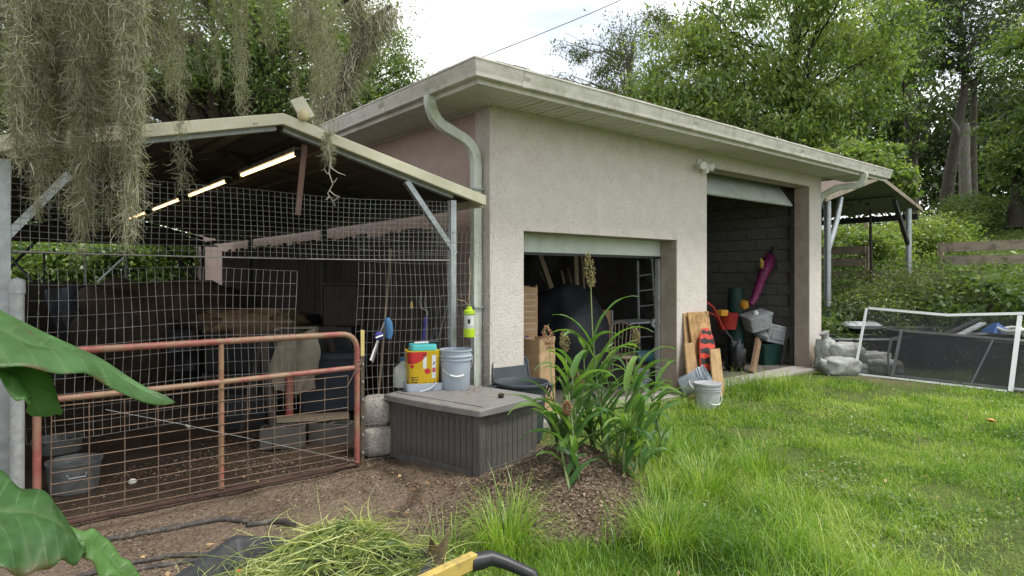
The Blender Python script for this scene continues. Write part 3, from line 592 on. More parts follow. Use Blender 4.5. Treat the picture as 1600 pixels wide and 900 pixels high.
# board fence along the carport's right side, picket fence across its back
def boards(name, label, p, q, h, wd, th, m, scallop=False, rails=(.3, 1.2), rail_side=1):
    p, q = Vector(p), Vector(q); d = q - p; n = int(d.length / (wd + .006)); an = math.atan2(d.y, d.x)
    t = thing(name, label, 'fence', p, an); proto = []
    for v in range(4):
        mb = MB(); hh = h + (-.03, .012, -.008, .02)[v]
        if scallop: mb.prism([(0, 0, 0), (wd, 0, 0), (wd, 0, hh - .045), (wd * .8, 0, hh - .012), (wd * .5, 0, hh), (wd * .2, 0, hh - .012), (0, 0, hh - .045)], (0, th, 0))
        else: mb.box((0, 0, 0), (wd, th, hh))
        me = mesh('picket', mb); me.materials.append(m); proto.append(me)
    for i in range(n):
        part('picket', proto[random.randrange(4)], None, t, loc=(i * (wd + .006), random.uniform(-.004, .004), -.02), rot=(0, random.uniform(-.006, .006), 0))
    for z in rails: part('rail', MB().box((0, th + .006 if rail_side > 0 else -.05, z), (d.length, th + .05 if rail_side > 0 else -.006, z + .09)), m, t)
    return t
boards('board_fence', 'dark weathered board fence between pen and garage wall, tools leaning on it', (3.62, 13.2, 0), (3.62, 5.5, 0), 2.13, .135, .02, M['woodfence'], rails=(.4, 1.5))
boards('picket_fence', 'dark scalloped picket fence added out of view to block side light from the pen', (-.12, 5.6, 0), (-.12, 14.3, 0), 1.53, .14, .02, M['woodfence'], scallop=True)  # unseen fence, added to keep side light out of the pen
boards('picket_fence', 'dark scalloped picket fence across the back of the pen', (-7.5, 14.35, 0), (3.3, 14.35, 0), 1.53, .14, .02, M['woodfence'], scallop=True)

# ---------------------------------------------------------------- second carport at the far side
RY = 6.0
rc = thing('side_carport', 'open shingled carport beyond the far corner of the garage', 'carport', (16.15, RY, 0))
rl, rm, rr, ze, zm, zr = 13.3, 16.1, 18.8, 3.20, 3.93, 3.36
for (xa, za), (xb, zb) in (((rl, ze), (rm, zm)), ((rm, zm), (rr, zr))):
    part('roof', MB().prism([(xa, RY, za), (xb, RY, zb), (xb, RY, zb + .05), (xa, RY, za + .05)], (0, 5.2, 0)), M['shingle'], rc, world=True)
    part('ceiling', MB().prism([(xa, RY + .01, za - .03), (xb, RY + .01, zb - .03), (xb, RY + .01, zb - .006), (xa, RY + .01, za - .006)], (0, 5.18, 0)), mat('carport_ceiling', (.26, .26, .24), rough=.7), rc, world=True)
    part('rake_board', MB().prism([(xa, RY - .04, za - .055), (xb, RY - .04, zb - .055), (xb, RY - .04, zb + .04), (xa, RY - .04, za + .04)], (0, .035, 0)), mat('rake_board_paint', (.30, .25, .19), (.20, .165, .12), scale=8, rough=.8), rc, world=True)
part('ceiling_batten', MB().beam((15.0, RY + .1, 3.55), (15.0, RY + 5.1, 3.55), .06, .03).beam((17.3, RY + .1, 3.59), (17.3, RY + 5.1, 3.59), .06, .03), M['darksteel'], rc, world=True)
part('rear_beam', MB().box((rl, RY + 5.0, 2.95), (rr, RY + 5.1, 3.2)).box((rl, RY + .05, 3.02), (rl + .08, RY + 5, 3.17)).box((rr - .08, RY + .05, 3.1), (rr, RY + 5, 3.25)), M['darksteel'], rc, world=True)
for xx, yy, zt in ((13.72, RY + .12, 3.2), (18.3, RY + .12, 3.35), (13.72, RY + 4.9, 3.15), (18.3, RY + 4.9, 3.2)):
    part('post', MB().tube([(xx, yy, float(H(xx, yy)) - .1), (xx, yy, zt)], .07, 12), M['galv'], rc, world=True, smooth=50)
part('brace', MB().tube([(13.76, RY + .12, 2.2), (13.95, RY + .1, 2.55), (14.15, RY + .1, 2.9), (14.3, RY + .1, 3.32)], .06, 10), M['galv'], rc, world=True, smooth=50)
part('brace', MB().beam((18.25, RY + .12, 2.45), (17.35, RY + .12, 3.5), .09, .09), M['darksteel'], rc, world=True)
# ---------------------------------------------------------------- small builders
def rrect(w, d, r, n=5):
    P = []
    for cx, cy, a0 in ((w/2-r, d/2-r, 0), (-w/2+r, d/2-r, 90), (-w/2+r, -d/2+r, 180), (w/2-r, -d/2+r, 270)):
        for k in range(n + 1):
            a = R(a0 + 90 * k / n); P.append((cx + r * math.cos(a), cy + r * math.sin(a)))
    return P
def rloft(m, secs, n=5):
    """stack of rounded rectangles (w, d, r, z)"""
    vs = []; k = 4 * (n + 1)
    for w_, d_, r_, z_ in secs: vs += [(x, y, z_) for x, y in rrect(w_, d_, r_, n)]
    fs = [(i*k+j, i*k+(j+1) % k, (i+1)*k+(j+1) % k, (i+1)*k+j) for i in range(len(secs)-1) for j in range(k)]
    return m.add(vs, fs + [tuple(range(k))[::-1], tuple((len(secs)-1)*k+j for j in range(k))])
def blob(m, c, size, seed=0, amp=.08, nu=20, nv=12, pw=.6, freq=2.2):
    """soft lump: superellipsoid with noise"""
    from mathutils import noise as mn
    c = Vector(c); vs = []
    sg = lambda v, p: math.copysign(abs(v) ** p, v)
    for j in range(nv + 1):
        t = -math.pi / 2 + math.pi * j / nv
        for i in range(nu):
            a = 2 * math.pi * i / nu
            p = Vector((sg(math.cos(t), pw) * sg(math.cos(a), pw), sg(math.cos(t), pw) * sg(math.sin(a), pw), sg(math.sin(t), pw)))
            k = 1 + amp * mn.noise(p * freq + Vector((seed * 7.1, seed * 3.3, 0)))
            vs.append(c + Vector((p.x * size[0] / 2, p.y * size[1] / 2, p.z * size[2] / 2)) * k)
    fs = [(j*nu+i, j*nu+(i+1) % nu, (j+1)*nu+(i+1) % nu, (j+1)*nu+i) for j in range(nv) for i in range(nu)]
    return m.add(vs, fs)
def bucket(label, loc, rot=0, m='greybucket', r=.145, h=.365, lid=None, handle='front', group=None):
    t = thing('bucket', label, 'bucket', loc, rot, group); k = r / .145; q = h / .365
    pr = [(.126, 0), (.129, .004), (.139, .262), (.149, .268), (.149, .279), (.140, .283), (.141, .297), (.152, .301), (.152, .311), (.143, .315), (.1445, .350), (.152, .352), (.152, .365), (.146, .365), (.138, .255), (.124, .008), (0.0, .008)]
    part('body', MB().lathe([(a * k, b * q) for a, b in pr], 32), M[m], t, smooth=35)
    if lid: part('lid', MB().lathe([(.158 * k, h - .012), (.158 * k, h + .008), (.150 * k, h + .012), (.138 * k, h + .006), (0, h + .006)], 32), M[lid], t, smooth=35)
    pts = []
    for i in range(17):
        a = math.pi * i / 16; pts.append((r * 1.06 * math.cos(a), -r * 1.02 * math.sin(a) - .006, h * .80 - .16 * math.sin(a) * k))
    part('handle', MB().tube(pts, .0022, 6), M['galv'], t, smooth=40)
    part('grip', MB().tube(pts[6:11], .008, 8), M['white'], t, smooth=40)
    part('handle_lug', MB().lathe([(0, 0), (.016, 0), (.014, .012), (0, .014)], 10), M[m], t, loc=(r * .97, 0, h * .80), rot=(0, R(90), 0))
    part('handle_lug', MB().lathe([(0, 0), (.016, 0), (.014, .012), (0, .014)], 10), M[m], t, loc=(-r * .97, 0, h * .80), rot=(0, R(-90), 0))
    return t
def plate(m, x0, x1, z0, z1, y, th=.0012): return m.box((x0, y - th, z0), (x1, y, z1))

M['greywhite'] = mat('dirty_white_plastic', (.44, .46, .48), (.37, .39, .41), rough=.5, c3=(.26, .25, .22), s3=6, lo3=.5, hi3=.75)
# ---------------------------------------------------------------- deck box and what stands on it
BA = R(11.6); bl = Vector((3.01, 4.02, 0)); BDX, BDY = .76, 1.06
db = thing('deck_box', 'weathered charcoal plastic deck box with grooved plank sides, its lid loaded with buckets', 'deck box', bl, BA)
part('body', MB().box((.014, .014, .0), (BDX - .014, BDY - .014, .50)), M['black'], db)
pm = mesh('plank', MB().box((-.0, .002, .075), (.016, .0625, .455))); pm.materials.append(M['deckbox'])
bv = lambda o: None
n = 14; wd = (BDY - .16) / n
for i in range(n):
    part('plank', MB().box((.002, .08 + i * wd + .0035, .075), (.016, .08 + (i + 1) * wd - .0035, .455)) if i == 0 else pl0, M['deckbox'] if i == 0 else None, db, loc=(0, 0, 0) if i == 0 else (0, i * wd, 0)); pl0 = bpy.data.objects[-1].data if False else db.children[-1].data
n2 = 9; w2 = (BDX - .16) / n2
for i in range(n2):
    part('plank', MB().box((.08 + .0035, .002, .075), (.08 + w2 - .0035, .016, .425)) if i == 0 else pl1, M['deckbox'] if i == 0 else None, db, loc=(0, 0, 0) if i == 0 else (i * w2, 0, 0)); pl1 = db.children[-1].data
for a, b in (((0, 0), (.078, .078)), ((0, BDY - .078), (.078, BDY)), ((BDX - .078, 0), (BDX, .078)), ((BDX - .078, BDY - .078), (BDX, BDY))):
    part('corner_post', MB().box((a[0] - .003, a[1] - .003, 0), (b[0] + .003, b[1] + .003, .505)), M['deckbox'], db, bevel=.014)
part('top_rail', MB().box((.0, .08, .457), (.016, BDY - .08, .505)).box((.08, .0, .427), (BDX - .08, .016, .505)), M['deckbox'], db)
part('kick_board', MB().box((-.006, .082, .0), (.016, BDY - .082, .072)).box((.082, -.006, 0), (BDX - .082, .016, .072)), M['deckbox'], db, bevel=.004)
ld = MB()
def lidtop(x, y): return .562 + .012 * math.sin(max(0, min(1, (x + .04) / (BDX + .08))) * math.pi) + .004 * math.sin(max(0, min(1, (y + .04) / (BDY + .08))) * math.pi)
nxl, nyl = 12, 14; X_ = [-.04 + (BDX + .08) * i / nxl for i in range(nxl + 1)]; Y_ = [-.04 + (BDY + .08) * i / nyl for i in range(nyl + 1)]
def bulge(i, n, w): return .0
ld.grid(lambda u, v: (-.04 + (BDX + .08) * u - (.03 * math.sin(v * math.pi) if u < .01 else 0), -.04 + (BDY + .08) * v - (.025 * math.sin(u * math.pi) if v < .01 else 0), lidtop(-.04 + (BDX + .08) * u, -.04 + (BDY + .08) * v)), nxl, nyl)
W_ = nxl + 1; ed = list(range(W_)) + [j * W_ + nxl for j in range(1, nyl + 1)] + [nyl * W_ + i for i in range(nxl - 1, -1, -1)] + [j * W_ for j in range(nyl - 1, 0, -1)]
k0 = len(ld.v); ld.v += [(ld.v[e][0], ld.v[e][1], .508) for e in ed]
for q in range(len(ed)): ld.f.append((ed[q], k0 + q, k0 + (q + 1) % len(ed), ed[(q + 1) % len(ed)]))
ld.f = [f[::-1] if i < nxl * nyl and False else f for i, f in enumerate(ld.f)]
ld.f.append(tuple(k0 + q for q in range(len(ed)))[::-1])
part('lid', ld, M['decklid'], db, smooth=40, bevel=.008)
part('lid_batten', MB().box((.05, .02, .566), (.06, BDY - .02, .5755)), M['decklid'], db)
LZ = .574
def onlid(px, py): p = G(px, py, LZ); return Vector((p.x, p.y, LZ))

yp = onlid(660, 607)
t = thing('litter_pail', 'square yellow plastic pail with teal lid and red round badge on the deck box', 'pail', yp, -YAW + R(18))
w_, d_, h_ = .275, .23, .30
part('tray', rloft(MB(), [(.33, .28, .03, 0), (.345, .29, .03, .055), (.345, .29, .03, .068), (.33, .275, .03, .068), (.32, .265, .03, .02)]), M['greybucket'], t, smooth=30)
part('body', rloft(MB(), [(w_ - .02, d_ - .02, .045, .03), (w_, d_, .05, .05), (w_ + .022, d_ + .02, .05, .05 + h_), (w_ + .028, d_ + .026, .05, .055 + h_)]), M['yellow'], t, smooth=35)
part('lid', rloft(MB(), [(w_ - .03, d_ - .03, .04, .358), (w_ - .035, d_ - .03, .04, .40), (w_ - .045, d_ - .04, .04, .412)]), M['teal'], t, smooth=30, bevel=.004)
part('spray_wand', MB().tube([(-.08, -.03, .425), (.06, -.035, .428)], .009, 8), M['white'], t, smooth=40)
part('wand_grip', MB().tube([(.05, -.035, .43), (.13, -.03, .432), (.15, -.03, .428)], .014, 8).tube([(.14, -.03, .43), (.155, -.02, .35), (.16, -.01, .30)], .012, 8), M['black'], t, smooth=40)
def wrap(s, z, off=.0018):                                     # a point on the pail's front skin, s to the right of the centre of the front face
    k = (z - .05) / h_; W2 = (w_ + .022 * k) / 2; D2_ = (d_ + .02 * k) / 2; r_ = .05; fl_ = W2 - r_
    if abs(s) <= fl_: return (s, -D2_ - off, z)
    a = (abs(s) - fl_) / r_
    if a <= math.pi / 2: return (math.copysign(fl_ + (r_ + off) * math.sin(a), s), -D2_ + r_ - (r_ + off) * math.cos(a), z)
    return (math.copysign(W2 + off, s), -D2_ + r_ + (a - math.pi / 2) * r_, z)
def patch(pts_fn, nu, nv, mt, nm='printed_patch', label=None): return part(nm, MB().grid(lambda u, v: wrap(*pts_fn(u, v)), nu, nv), mt, t, smooth=60)
M['printred'] = mat('printed_red', (.50, .03, .03), (.42, .02, .02), rough=.45)
patch(lambda u, v: (-.185 + .205 * u * math.sqrt(max(0, 1 - (1 - v) ** 2)), .35 - .12 * (1 - v)), 14, 8, M['printred'])
patch(lambda u, v: (-.115 + .018 * math.cos(2 * math.pi * u) * v, .222 + .018 * math.sin(2 * math.pi * u) * v), 16, 2, M['printred'])
patch(lambda u, v: (.025 + .026 * math.cos(2 * math.pi * u) * v, .175 + .026 * math.sin(2 * math.pi * u) * v), 18, 2, M['printred'], 'round_badge')
patch(lambda u, v: (.0 - .016 + .032 * u, .20 + .11 * v), 4, 4, M['paper'])
patch(lambda u, v: (.065 + .038 * u, .11 + .21 * v), 4, 6, M['paper'])
patch(lambda u, v: (.068 + .03 * u, .165 + .04 * v), 4, 2, mat('printed_salmon', (.55, .10, .09), rough=.5)).location.y -= .001
mk = MB()
for i, (s0, s1, z_) in enumerate(((-.125, -.10, .115), (-.095, -.08, .115), (-.072, -.058, .118), (-.12, -.085, .095), (-.078, -.06, .094), (-.118, -.10, .075), (-.095, -.065, .073), (.005, .012, .062), (.045, .052, .063), (.085, .092, .064), (-.02, .012, .318), (.075, .088, .235), (.08, .096, .25))):
    mk.grid(lambda u, v: wrap(s0 + (s1 - s0) * u, z_ + .010 * v, .003), 2, 1)
part('printed_mark', mk, M['ink'], t, kind='stuff')
part('hose', MB().tube(arc((-.06, -.18, .004), (.05, -.17, .01), (.10, -.16, .075), 8), .010, 8), M['greybucket'], t, smooth=40)

bucket('open grey five gallon bucket with white bail grip standing on the deck box', onlid(712, 607), -YAW + R(10))
j = thing('plastic_jug', 'cloudy white plastic jug half hidden behind the yellow pail', 'jug', onlid(632, 606) + Vector((.02, .05, 0)))
part('body', MB().lathe([(.085, 0), (.095, .01), (.098, .13), (.085, .18), (.04, .215), (.03, .23), (.03, .25), (0, .25)], 20), M['clear'], j, smooth=40)
part('cap', MB().lathe([(.034, .245), (.034, .275), (0, .275)], 14), M['blue'], j, smooth=40)
lt = MB(); g = np.random.default_rng(5)
for i in range(90):
    p = (g.normal(.50, .10), g.normal(.62, .12)); a = g.uniform(0, 6.3); s = g.uniform(.006, .018)
    z = lidtop(*p) + .003
    lt.add([(p[0] + s * math.cos(a), p[1] + s * math.sin(a), z), (p[0] - .4 * s * math.sin(a), p[1] + .4 * s * math.cos(a), z + .004), (p[0] - s * math.cos(a), p[1] - s * math.sin(a), z), (p[0] + .4 * s * math.sin(a), p[1] - .4 * s * math.cos(a), z + .003)], [(0, 1, 2, 3)])
props(solo('leaf_litter', lt, mat('dry_leaf', (.38, .25, .12), (.2, .13, .07), rough=.9), None, None, kind='stuff', loc=bl, rot=(0, 0, BA)))
solo('pine_cone', blob(MB(), (0, 0, .022), (.06, .045, .045), 3, .5, 14, 8, 1, 5), M['soilclod'] if 'soilclod' in M else mat('cone_brown', (.05, .035, .025), rough=.95), 'small dark pine cone lying on the deck box lid', 'pine cone', loc=onlid(783, 622), smooth=60)

# fly trap hanging from the wire
fpz = V(733, 527, 4.9)
t = thing('fly_trap', 'lime green hanging fly trap jar on a cord beside the downspout', 'fly trap', fpz)
part('base', MB().lathe([(.04, 0), (.052, .004), (.054, .06), (.052, .085)], 20), M['lime'], t, smooth=40)
part('jar', MB().lathe([(.050, .085), (.050, .20), (.046, .215)], 20), M['clear'], t, smooth=40)
part('sticker', MB().grid(lambda u, v: (.0512 * math.cos(R(-150 + 75 * u)), .0512 * math.sin(R(-150 + 75 * u)), .11 + .085 * v), 8, 1), M['paper'], t)
part('sticker_print', MB().grid(lambda u, v: (.0522 * math.cos(R(-142 + 30 * u)), .0522 * math.sin(R(-142 + 30 * u)), .13 + .045 * v + .01 * math.sin(9 * u)), 6, 2), M['ink'], t)
part('cap', MB().lathe([(.050, .215), (.054, .22), (.052, .25), (.03, .262), (.026, .29), (0, .292)], 20), M['lime'], t, smooth=30)
c0 = V(733, 404, 4.93) - fpz
part('cord', MB().tube([(0, 0, .29), (.002, .0, .33), (-.004, 0, .36), c0 * .6 + Vector((.012, 0, .12)), c0 * .85 + Vector((.006, 0, .04)), c0], .0035, 5).tube([(0, 0, .30), (-.05, .01, .345), (-.09, .03, .35), (-.10, .05, .36)], .003, 5), mat('cord', (.42, .36, .22), rough=.9), t)

# round tub and upright tote lid at the wall
t = thing('trash_can', 'round charcoal plastic tub with side grips behind the deck box', 'trash can', (4.11, 4.80, 0))
part('body', MB().lathe([(.20, .0), (.205, .01), (.245, .52), (.252, .54), (.272, .545), (.276, .56), (.270, .575), (.262, .575), (.252, .555), (.24, .52), (.19, .03), (0, .03)], 40), M['blacktub'], t, smooth=40)
for a in (R(-28), R(152)):
    c, s = math.cos(a), math.sin(a)
    part('grip', MB().tube([(.255 * c - .07 * s, .255 * s + .07 * c, .54), (.30 * c - .06 * s, .30 * s + .06 * c, .53), (.305 * c, .305 * s, .50), (.30 * c + .06 * s, .30 * s - .06 * c, .53), (.255 * c + .07 * s, .255 * s - .07 * c, .54)], .014, 8).tube([(.25 * c - .055 * s, .25 * s + .055 * c, .42), (.298 * c - .05 * s, .298 * s + .05 * c, .51)], .012, 6).tube([(.25 * c + .055 * s, .25 * s - .055 * c, .42), (.298 * c + .05 * s, .298 * s - .05 * c, .51)], .012, 6), M['blacktub'], t, smooth=40)
t = thing('tote_lid', 'rounded dark grey tote lid standing on edge against the stucco wall', 'lid', (4.315, 5.12, .02), (R(80), 0, 0))
part('panel', MB().prism([(x, y + .37, 0) for x, y in rrect(.50, .74, .07)], (0, 0, .012)), M['blacktub'], t, bevel=.004)
part('rim', sweep([(.0, -.012), (.018, -.012), (.018, .022), (.0, .022)], lambda o, z: [(x, y + .37, z) for x, y in rrect(.50 - .036 + 2 * o, .74 - .036 + 2 * o, .055 + o)] + [tuple(list(rrect(.50 - .036 + 2 * o, .74 - .036 + 2 * o, .055 + o)[0]) + [z]) if False else (rrect(.50 - .036 + 2 * o, .74 - .036 + 2 * o, .055 + o)[0][0], rrect(.50 - .036 + 2 * o, .74 - .036 + 2 * o, .055 + o)[0][1] + .37, z)]), M['blacktub'], t)

# ---------------------------------------------------------------- inside the first door
def bag(name, label, loc, w_, d_, h_, rot, seed, open_top=True):
    t = thing(name, label, 'paper bag', loc, rot); from mathutils import noise as mn
    m = MB(); nz_, k = 10, 24; base = rrect(w_, d_, .02, 5)
    def pt(i, j):
        x, y = base[i]; z = h_ * j / nz_; n_ = mn.noise(Vector((x * 9 + seed, y * 9, z * 7))); n3 = mn.noise(Vector((x * 25 + seed, y * 25, z * 20)))
        s = 1 + .10 * n_ * (j / nz_) + .05 * n3 * (j / nz_); top = .05 * mn.noise(Vector((i * .9 + seed, 0, 0))) if j == nz_ else 0
        return (x * s, y * s, z + top)
    vs = [pt(i, j) for j in range(nz_ + 1) for i in range(k)]
    fs = [(j*k+i, j*k+(i+1) % k, (j+1)*k+(i+1) % k, (j+1)*k+i) for j in range(nz_) for i in range(k)]
    o = len(vs); vs += [(x * .93, y * .93, z) for x, y, z in vs[nz_*k:(nz_+1)*k]]; fs += [(nz_*k+i, nz_*k+(i+1) % k, o+(i+1) % k, o+i) for i in range(k)]
    vs += [(x * .9, y * .9, h_ * .75) for x, y in base]; fs += [(o+i, o+(i+1) % k, o+k+(i+1) % k, o+k+i) for i in range(k)]; fs.append(tuple(o+k+i for i in range(k)))
    part('sack', m.add(vs, fs), M['kraft'], t); return t
p = V(829, 560, 5.95); t = bag('yard_waste_bag', 'tall upright brown paper bag printed with a blue house mark beside the door jamb', (p.x - .17, 5.95, .05), .36, .28, 1.43, R(-20), 1)
lz = V(826, 515, 5.80); lx = .04
part('house_mark', MB().prism([(lx - .06, -.143, .75), (lx + .06, -.143, .75), (lx + .06, -.143, .81), (lx, -.143, .85), (lx - .06, -.143, .81)], (0, -.003, 0)), M['brandblue'], t)
pm_ = MB()
for i in range(7): plate(pm_, lx - .09, lx + .10, .92 + i * .07, .925 + i * .07, -.142, .003)
for i in range(4): plate(pm_, lx - .05 + i * .028, lx - .036 + i * .028, .765, .795, -.1465, .002)
part('printed_line', pm_, M['paper'], t, kind='stuff')
p = V(840, 600, 5.55); bag('crumpled_bag', 'open crumpled brown paper bag in front of the tall one', (p.x + .0, 5.56, .05), .34, .30, .84, R(15), 5)
p = V(885, 560, 6.7)
t = thing('covered_mower', 'rounded hump under a black tarp just inside the first door', 'covered mower', (p.x - .05, 6.7, .05))
part('cover', blob(MB(), (0, 0, .55), (1.15, 1.3, 1.75), 4, .16, 40, 26, .8, 1.8), M['tarp'], t, smooth=80)
def boardbox(name, label, cat, p, q, wd, th, m, group=None, up=(0, 1, 0)):
    return solo(name, MB().beam(p, q, wd, th, up=up), m, label, cat, group)
lum = ['broad leaning board fanning left', 'narrow stub of a board', 'thin leaning batten', 'short upright board', 'pale short board end', 'long board leaning right', 'dark slim batten leaning right']
for i, (xa, ya, xb, yb_, ww) in enumerate(((842, 394, 858, 450, .13), (843, 425, 852, 452, .07), (855, 432, 860, 452, .06), (877, 424, 876, 450, .07), (888, 420, 884, 450, .10), (899, 394, 886, 452, .13), (908, 398, 899, 455, .05))):
    a_ = V(xa, ya, 9.35); b_ = V(xb, yb_, 8.9); dd = (b_ - a_); foot = a_ + dd * ((a_.z - .06) / max(.1, (a_.z - b_.z)))
    foot.y = max(7.4, min(foot.y, 8.9)); foot.x = a_.x + (foot.x - a_.x) * .6; foot.z = .06
    boardbox('lumber_board', lum[i] + ' among the lumber behind the tarp', 'board', a_, foot, ww, .03, M['lumber'], 'lumber stored behind the first door')
# ladder leaning inside
t = thing('ladder', 'old wooden ladder leaning in the dark at the right of the first door', 'ladder', (8.5, 7.9, .05))
la, lb, lc, ld_ = V(996, 408, 8.0), V(1018, 404, 8.1), V(1000, 600, 7.75), V(1031, 600, 7.75)
for a_, b_ in ((la, lc), (lb, ld_)): part('rail', MB().beam(a_, b_, .045, .03), M['galvdull'], t, world=True)
for k in range(1, 8):
    f = k / 8; part('rung', MB().beam(la.lerp(lc, f), lb.lerp(ld_, f), .03, .02), M['galvdull'], t, world=True)
t = thing('bow_back_chair', 'worn bow back wooden chair in the first doorway behind the sorghum', 'chair', (V(965, 571, 6.05).x, 6.05, .05), R(-60))
cm = mat('worn_chair_wood', (.34, .28, .20), (.24, .19, .13), rough=.7)
part('seat', rloft(MB(), [(.44, .42, .08, .41), (.46, .44, .09, .43), (.44, .42, .08, .45)]), cm, t, smooth=40)
hoop = [(-.2, .18, .45), (-.215, .22, .65), (-.17, .26, .83), (0, .29, .91), (.17, .26, .83), (.215, .22, .65), (.2, .18, .45)]
part('bow', MB().tube(hoop, .014, 8), cm, t, smooth=60)
for k in range(6):
    x_ = -.125 + k * .05; part('spindle', MB().tube([(x_, .18, .45), (x_ * 1.15, .275, .885 - abs(x_) * .5)], .008, 6), cm, t)
for sx in (-1, 1):
    for sy_ in (-1, 1): part('leg', MB().tube([(sx * .15, sy_ * .14, .42), (sx * .20, sy_ * .19, 0)], [.018, .013], 8), cm, t)
tb = V(990, 501, 7.2)
t = thing('work_table', 'grey work table in the dark garage with an upright wheel on it', 'table', (tb.x, 7.2, .05))
tz = tb.z - .05
part('top', MB().box((-.45, -.3, tz - .03), (.45, .3, tz)), M['totegrey'], t)
for sx in (-1, 1):
    for sy_ in (-1, 1): part('leg', MB().box((sx * .40 - .025, sy_ * .26 - .025, 0), (sx * .40 + .025, sy_ * .26 + .025, tz - .03)), M['darksteel'], t)
fp_ = V(1022, 505, 6.6)
t = thing('grinding_wheel', 'small pale round wheel on a stand beside the door track', 'wheel', (fp_.x, 6.6, .05))
part('disc', MB().tube([(0, -.02, fp_.z - .05), (0, .02, fp_.z - .05)], .075, 24), M['totegrey'], t, smooth=30)
part('hub', MB().tube([(0, -.04, fp_.z - .05), (0, -.018, fp_.z - .05)], .02, 12), M['black'], t)
part('stand', MB().box((-.02, -.018, 0), (.02, .018, fp_.z - .12)), M['darksteel'], t)
p = V(1010, 557, 6.0)
t = thing('plastic_drum', 'blue and white plastic jar lying on its side on a stool', 'jar', (p.x, 6.0, p.z), (0, R(90), R(-40)))
part('body', MB().lathe([(.0, -.14), (.09, -.14), (.095, -.12), (.095, .10), (.0, .10)], 20), mat('pale_blue_plastic', (.10, .26, .36), (.16, .30, .30), rough=.4), t, smooth=40)
part('lid', MB().lathe([(0, .10), (.125, .10), (.13, .115), (.125, .135), (0, .14)], 22), M['white'], t, smooth=40)
t = thing('stool', 'low brown wooden stool under the blue jar', 'stool', (p.x - .05, 6.0, .05))
sz_ = p.z - .05 - .10
part('seat', MB().box((-.28, -.16, sz_ - .05), (.28, .16, sz_)), mat('brown_wood', (.22, .13, .07), (.15, .09, .05), rough=.8), t)
for sx in (-1, 1): part('leg', MB().box((sx * .24 - .02, -.14, 0), (sx * .24 + .02, .14, sz_ - .05)), M['lumber'], t)
p = V(998, 600, 5.85); bucket('pale bucket on the floor under the stool in the first doorway', (p.x, 5.8, .05), 0, 'totegrey', .12, .28)
p = V(932, 530, 7.3); solo('cardboard_box', MB().box((-.2, -.2, 0), (.2, .2, 1.0)), M['kraft'], 'plain brown cardboard box standing behind the black tarp', 'box', loc=(p.x, 7.35, .05), bevel=.01)
solo('metal_pole', MB().tube([(0, 0, 0), (0, 0, V(956, 485, 7.0).z - .05)], .02, 10), M['galvdull'], 'thin upright metal pole between the tarp and the chair', 'pole', loc=(V(956, 485, 7.0).x, 7.0, .05), smooth=40)

# ---------------------------------------------------------------- inside the second door
t = thing('hand_truck', 'red tubed hand cart parked inside the second door', 'cart', (V(1130, 585, 5.9).x, 5.9, .05))
ra = [V(1104, 472, 5.75), V(1114, 480, 5.8), V(1122, 496, 5.85), V(1130, 515, 5.9)]
rb = [V(1104, 488, 5.95), V(1116, 492, 5.95), V(1126, 506, 5.95), V(1133, 520, 5.95)]
part('handle', MB().tube(ra, .022, 10), M['red'], t, world=True, smooth=50); part('handle', MB().tube(rb, .022, 10), M['red'], t, world=True, smooth=50)
part('bin', MB().lathe([(.15, 0), (.19, .26), (.20, .27), (.19, .28), (.17, .25), (0, .25)], 24), M['red'], t, world=False, loc=tuple(V(1136, 514, 6.2) - MW[t.name].translation), smooth=40)
part('strut', MB().beam(V(1132, 516, 5.9), V(1156, 546, 5.8), .05, .03), M['darksteel'], t, world=True)
part('strut', MB().beam(V(1118, 545, 5.8), V(1128, 596, 5.7), .03, .03), M['red'], t, world=True)
for px_ in (1118, 1140):
    q = V(px_, 585, 5.9); part('wheel', MB().tube([(q.x, q.y - .03, .18), (q.x, q.y + .03, .18)], .13, 18), M['black'], t, world=True, smooth=40)
part('axle', MB().tube([(V(1118, 585, 5.9).x, 5.9, .18), (V(1140, 585, 5.9).x, 5.9, .18)], .015, 8), M['darksteel'], t, world=True)
q = V(1131, 489, 6.1); solo('yellow_block', rloft(MB(), [(.20, .14, .02, 0), (.22, .16, .02, .08), (.20, .14, .02, .10)]), M['orange'], 'small yellow plastic case on top of the red bin', 'case', loc=(q.x, 6.15, q.z - .05), smooth=30)
q = V(1152, 590, 5.75)
solo('plastic_bag', blob(MB(), (0, 0, .24), (.26, .24, .52), 9, .5, 20, 16, .9, 3), M['black'], 'shiny black plastic bag slumped by the cart', 'bag', loc=(q.x, 5.75, .05), smooth=80)
q = V(1154, 560, 6.35)
solo('golf_bag', MB().lathe([(.14, 0), (.15, .02), (.14, .5), (.15, 1.1), (.13, 1.35), (.0, 1.36)], 18), M['greenplastic'], 'tall dark green bag standing in the second bay', 'bag', loc=(q.x, 6.4, .05), smooth=40)
t = thing('bin_stack', 'dark green lidded tote at the bottom of the stacked totes', 'tote', (V(1201, 585, 5.85).x, 5.9, .05), R(-15))
part('body', rloft(MB(), [(.36, .30, .04, 0), (.42, .36, .04, .34), (.44, .38, .04, .36)]), M['greenplastic'], t, smooth=30)
t.name = 'green_tote'
q = V(1203, 545, 5.9)
t = thing('storage_tote', 'grey tote with framed side panel tipped on the green tote', 'tote', (q.x, 5.88, .43), (R(2), R(12), R(-25)))
part('body', rloft(MB(), [(.40, .32, .04, 0), (.47, .38, .04, .28), (.50, .40, .04, .285), (.50, .40, .04, .32)]), M['totegrey'], t, smooth=30)
part('side_panel', MB().box((-.15, -.192, .06), (.12, -.178, .24)), mat('tote_panel', (.30, .315, .33), rough=.5), t, bevel=.01)
t = thing('round_tub', 'round silver grey tub wedged between two grey totes', 'tub', V(1194, 527, 5.95), (R(8), R(18), 0))
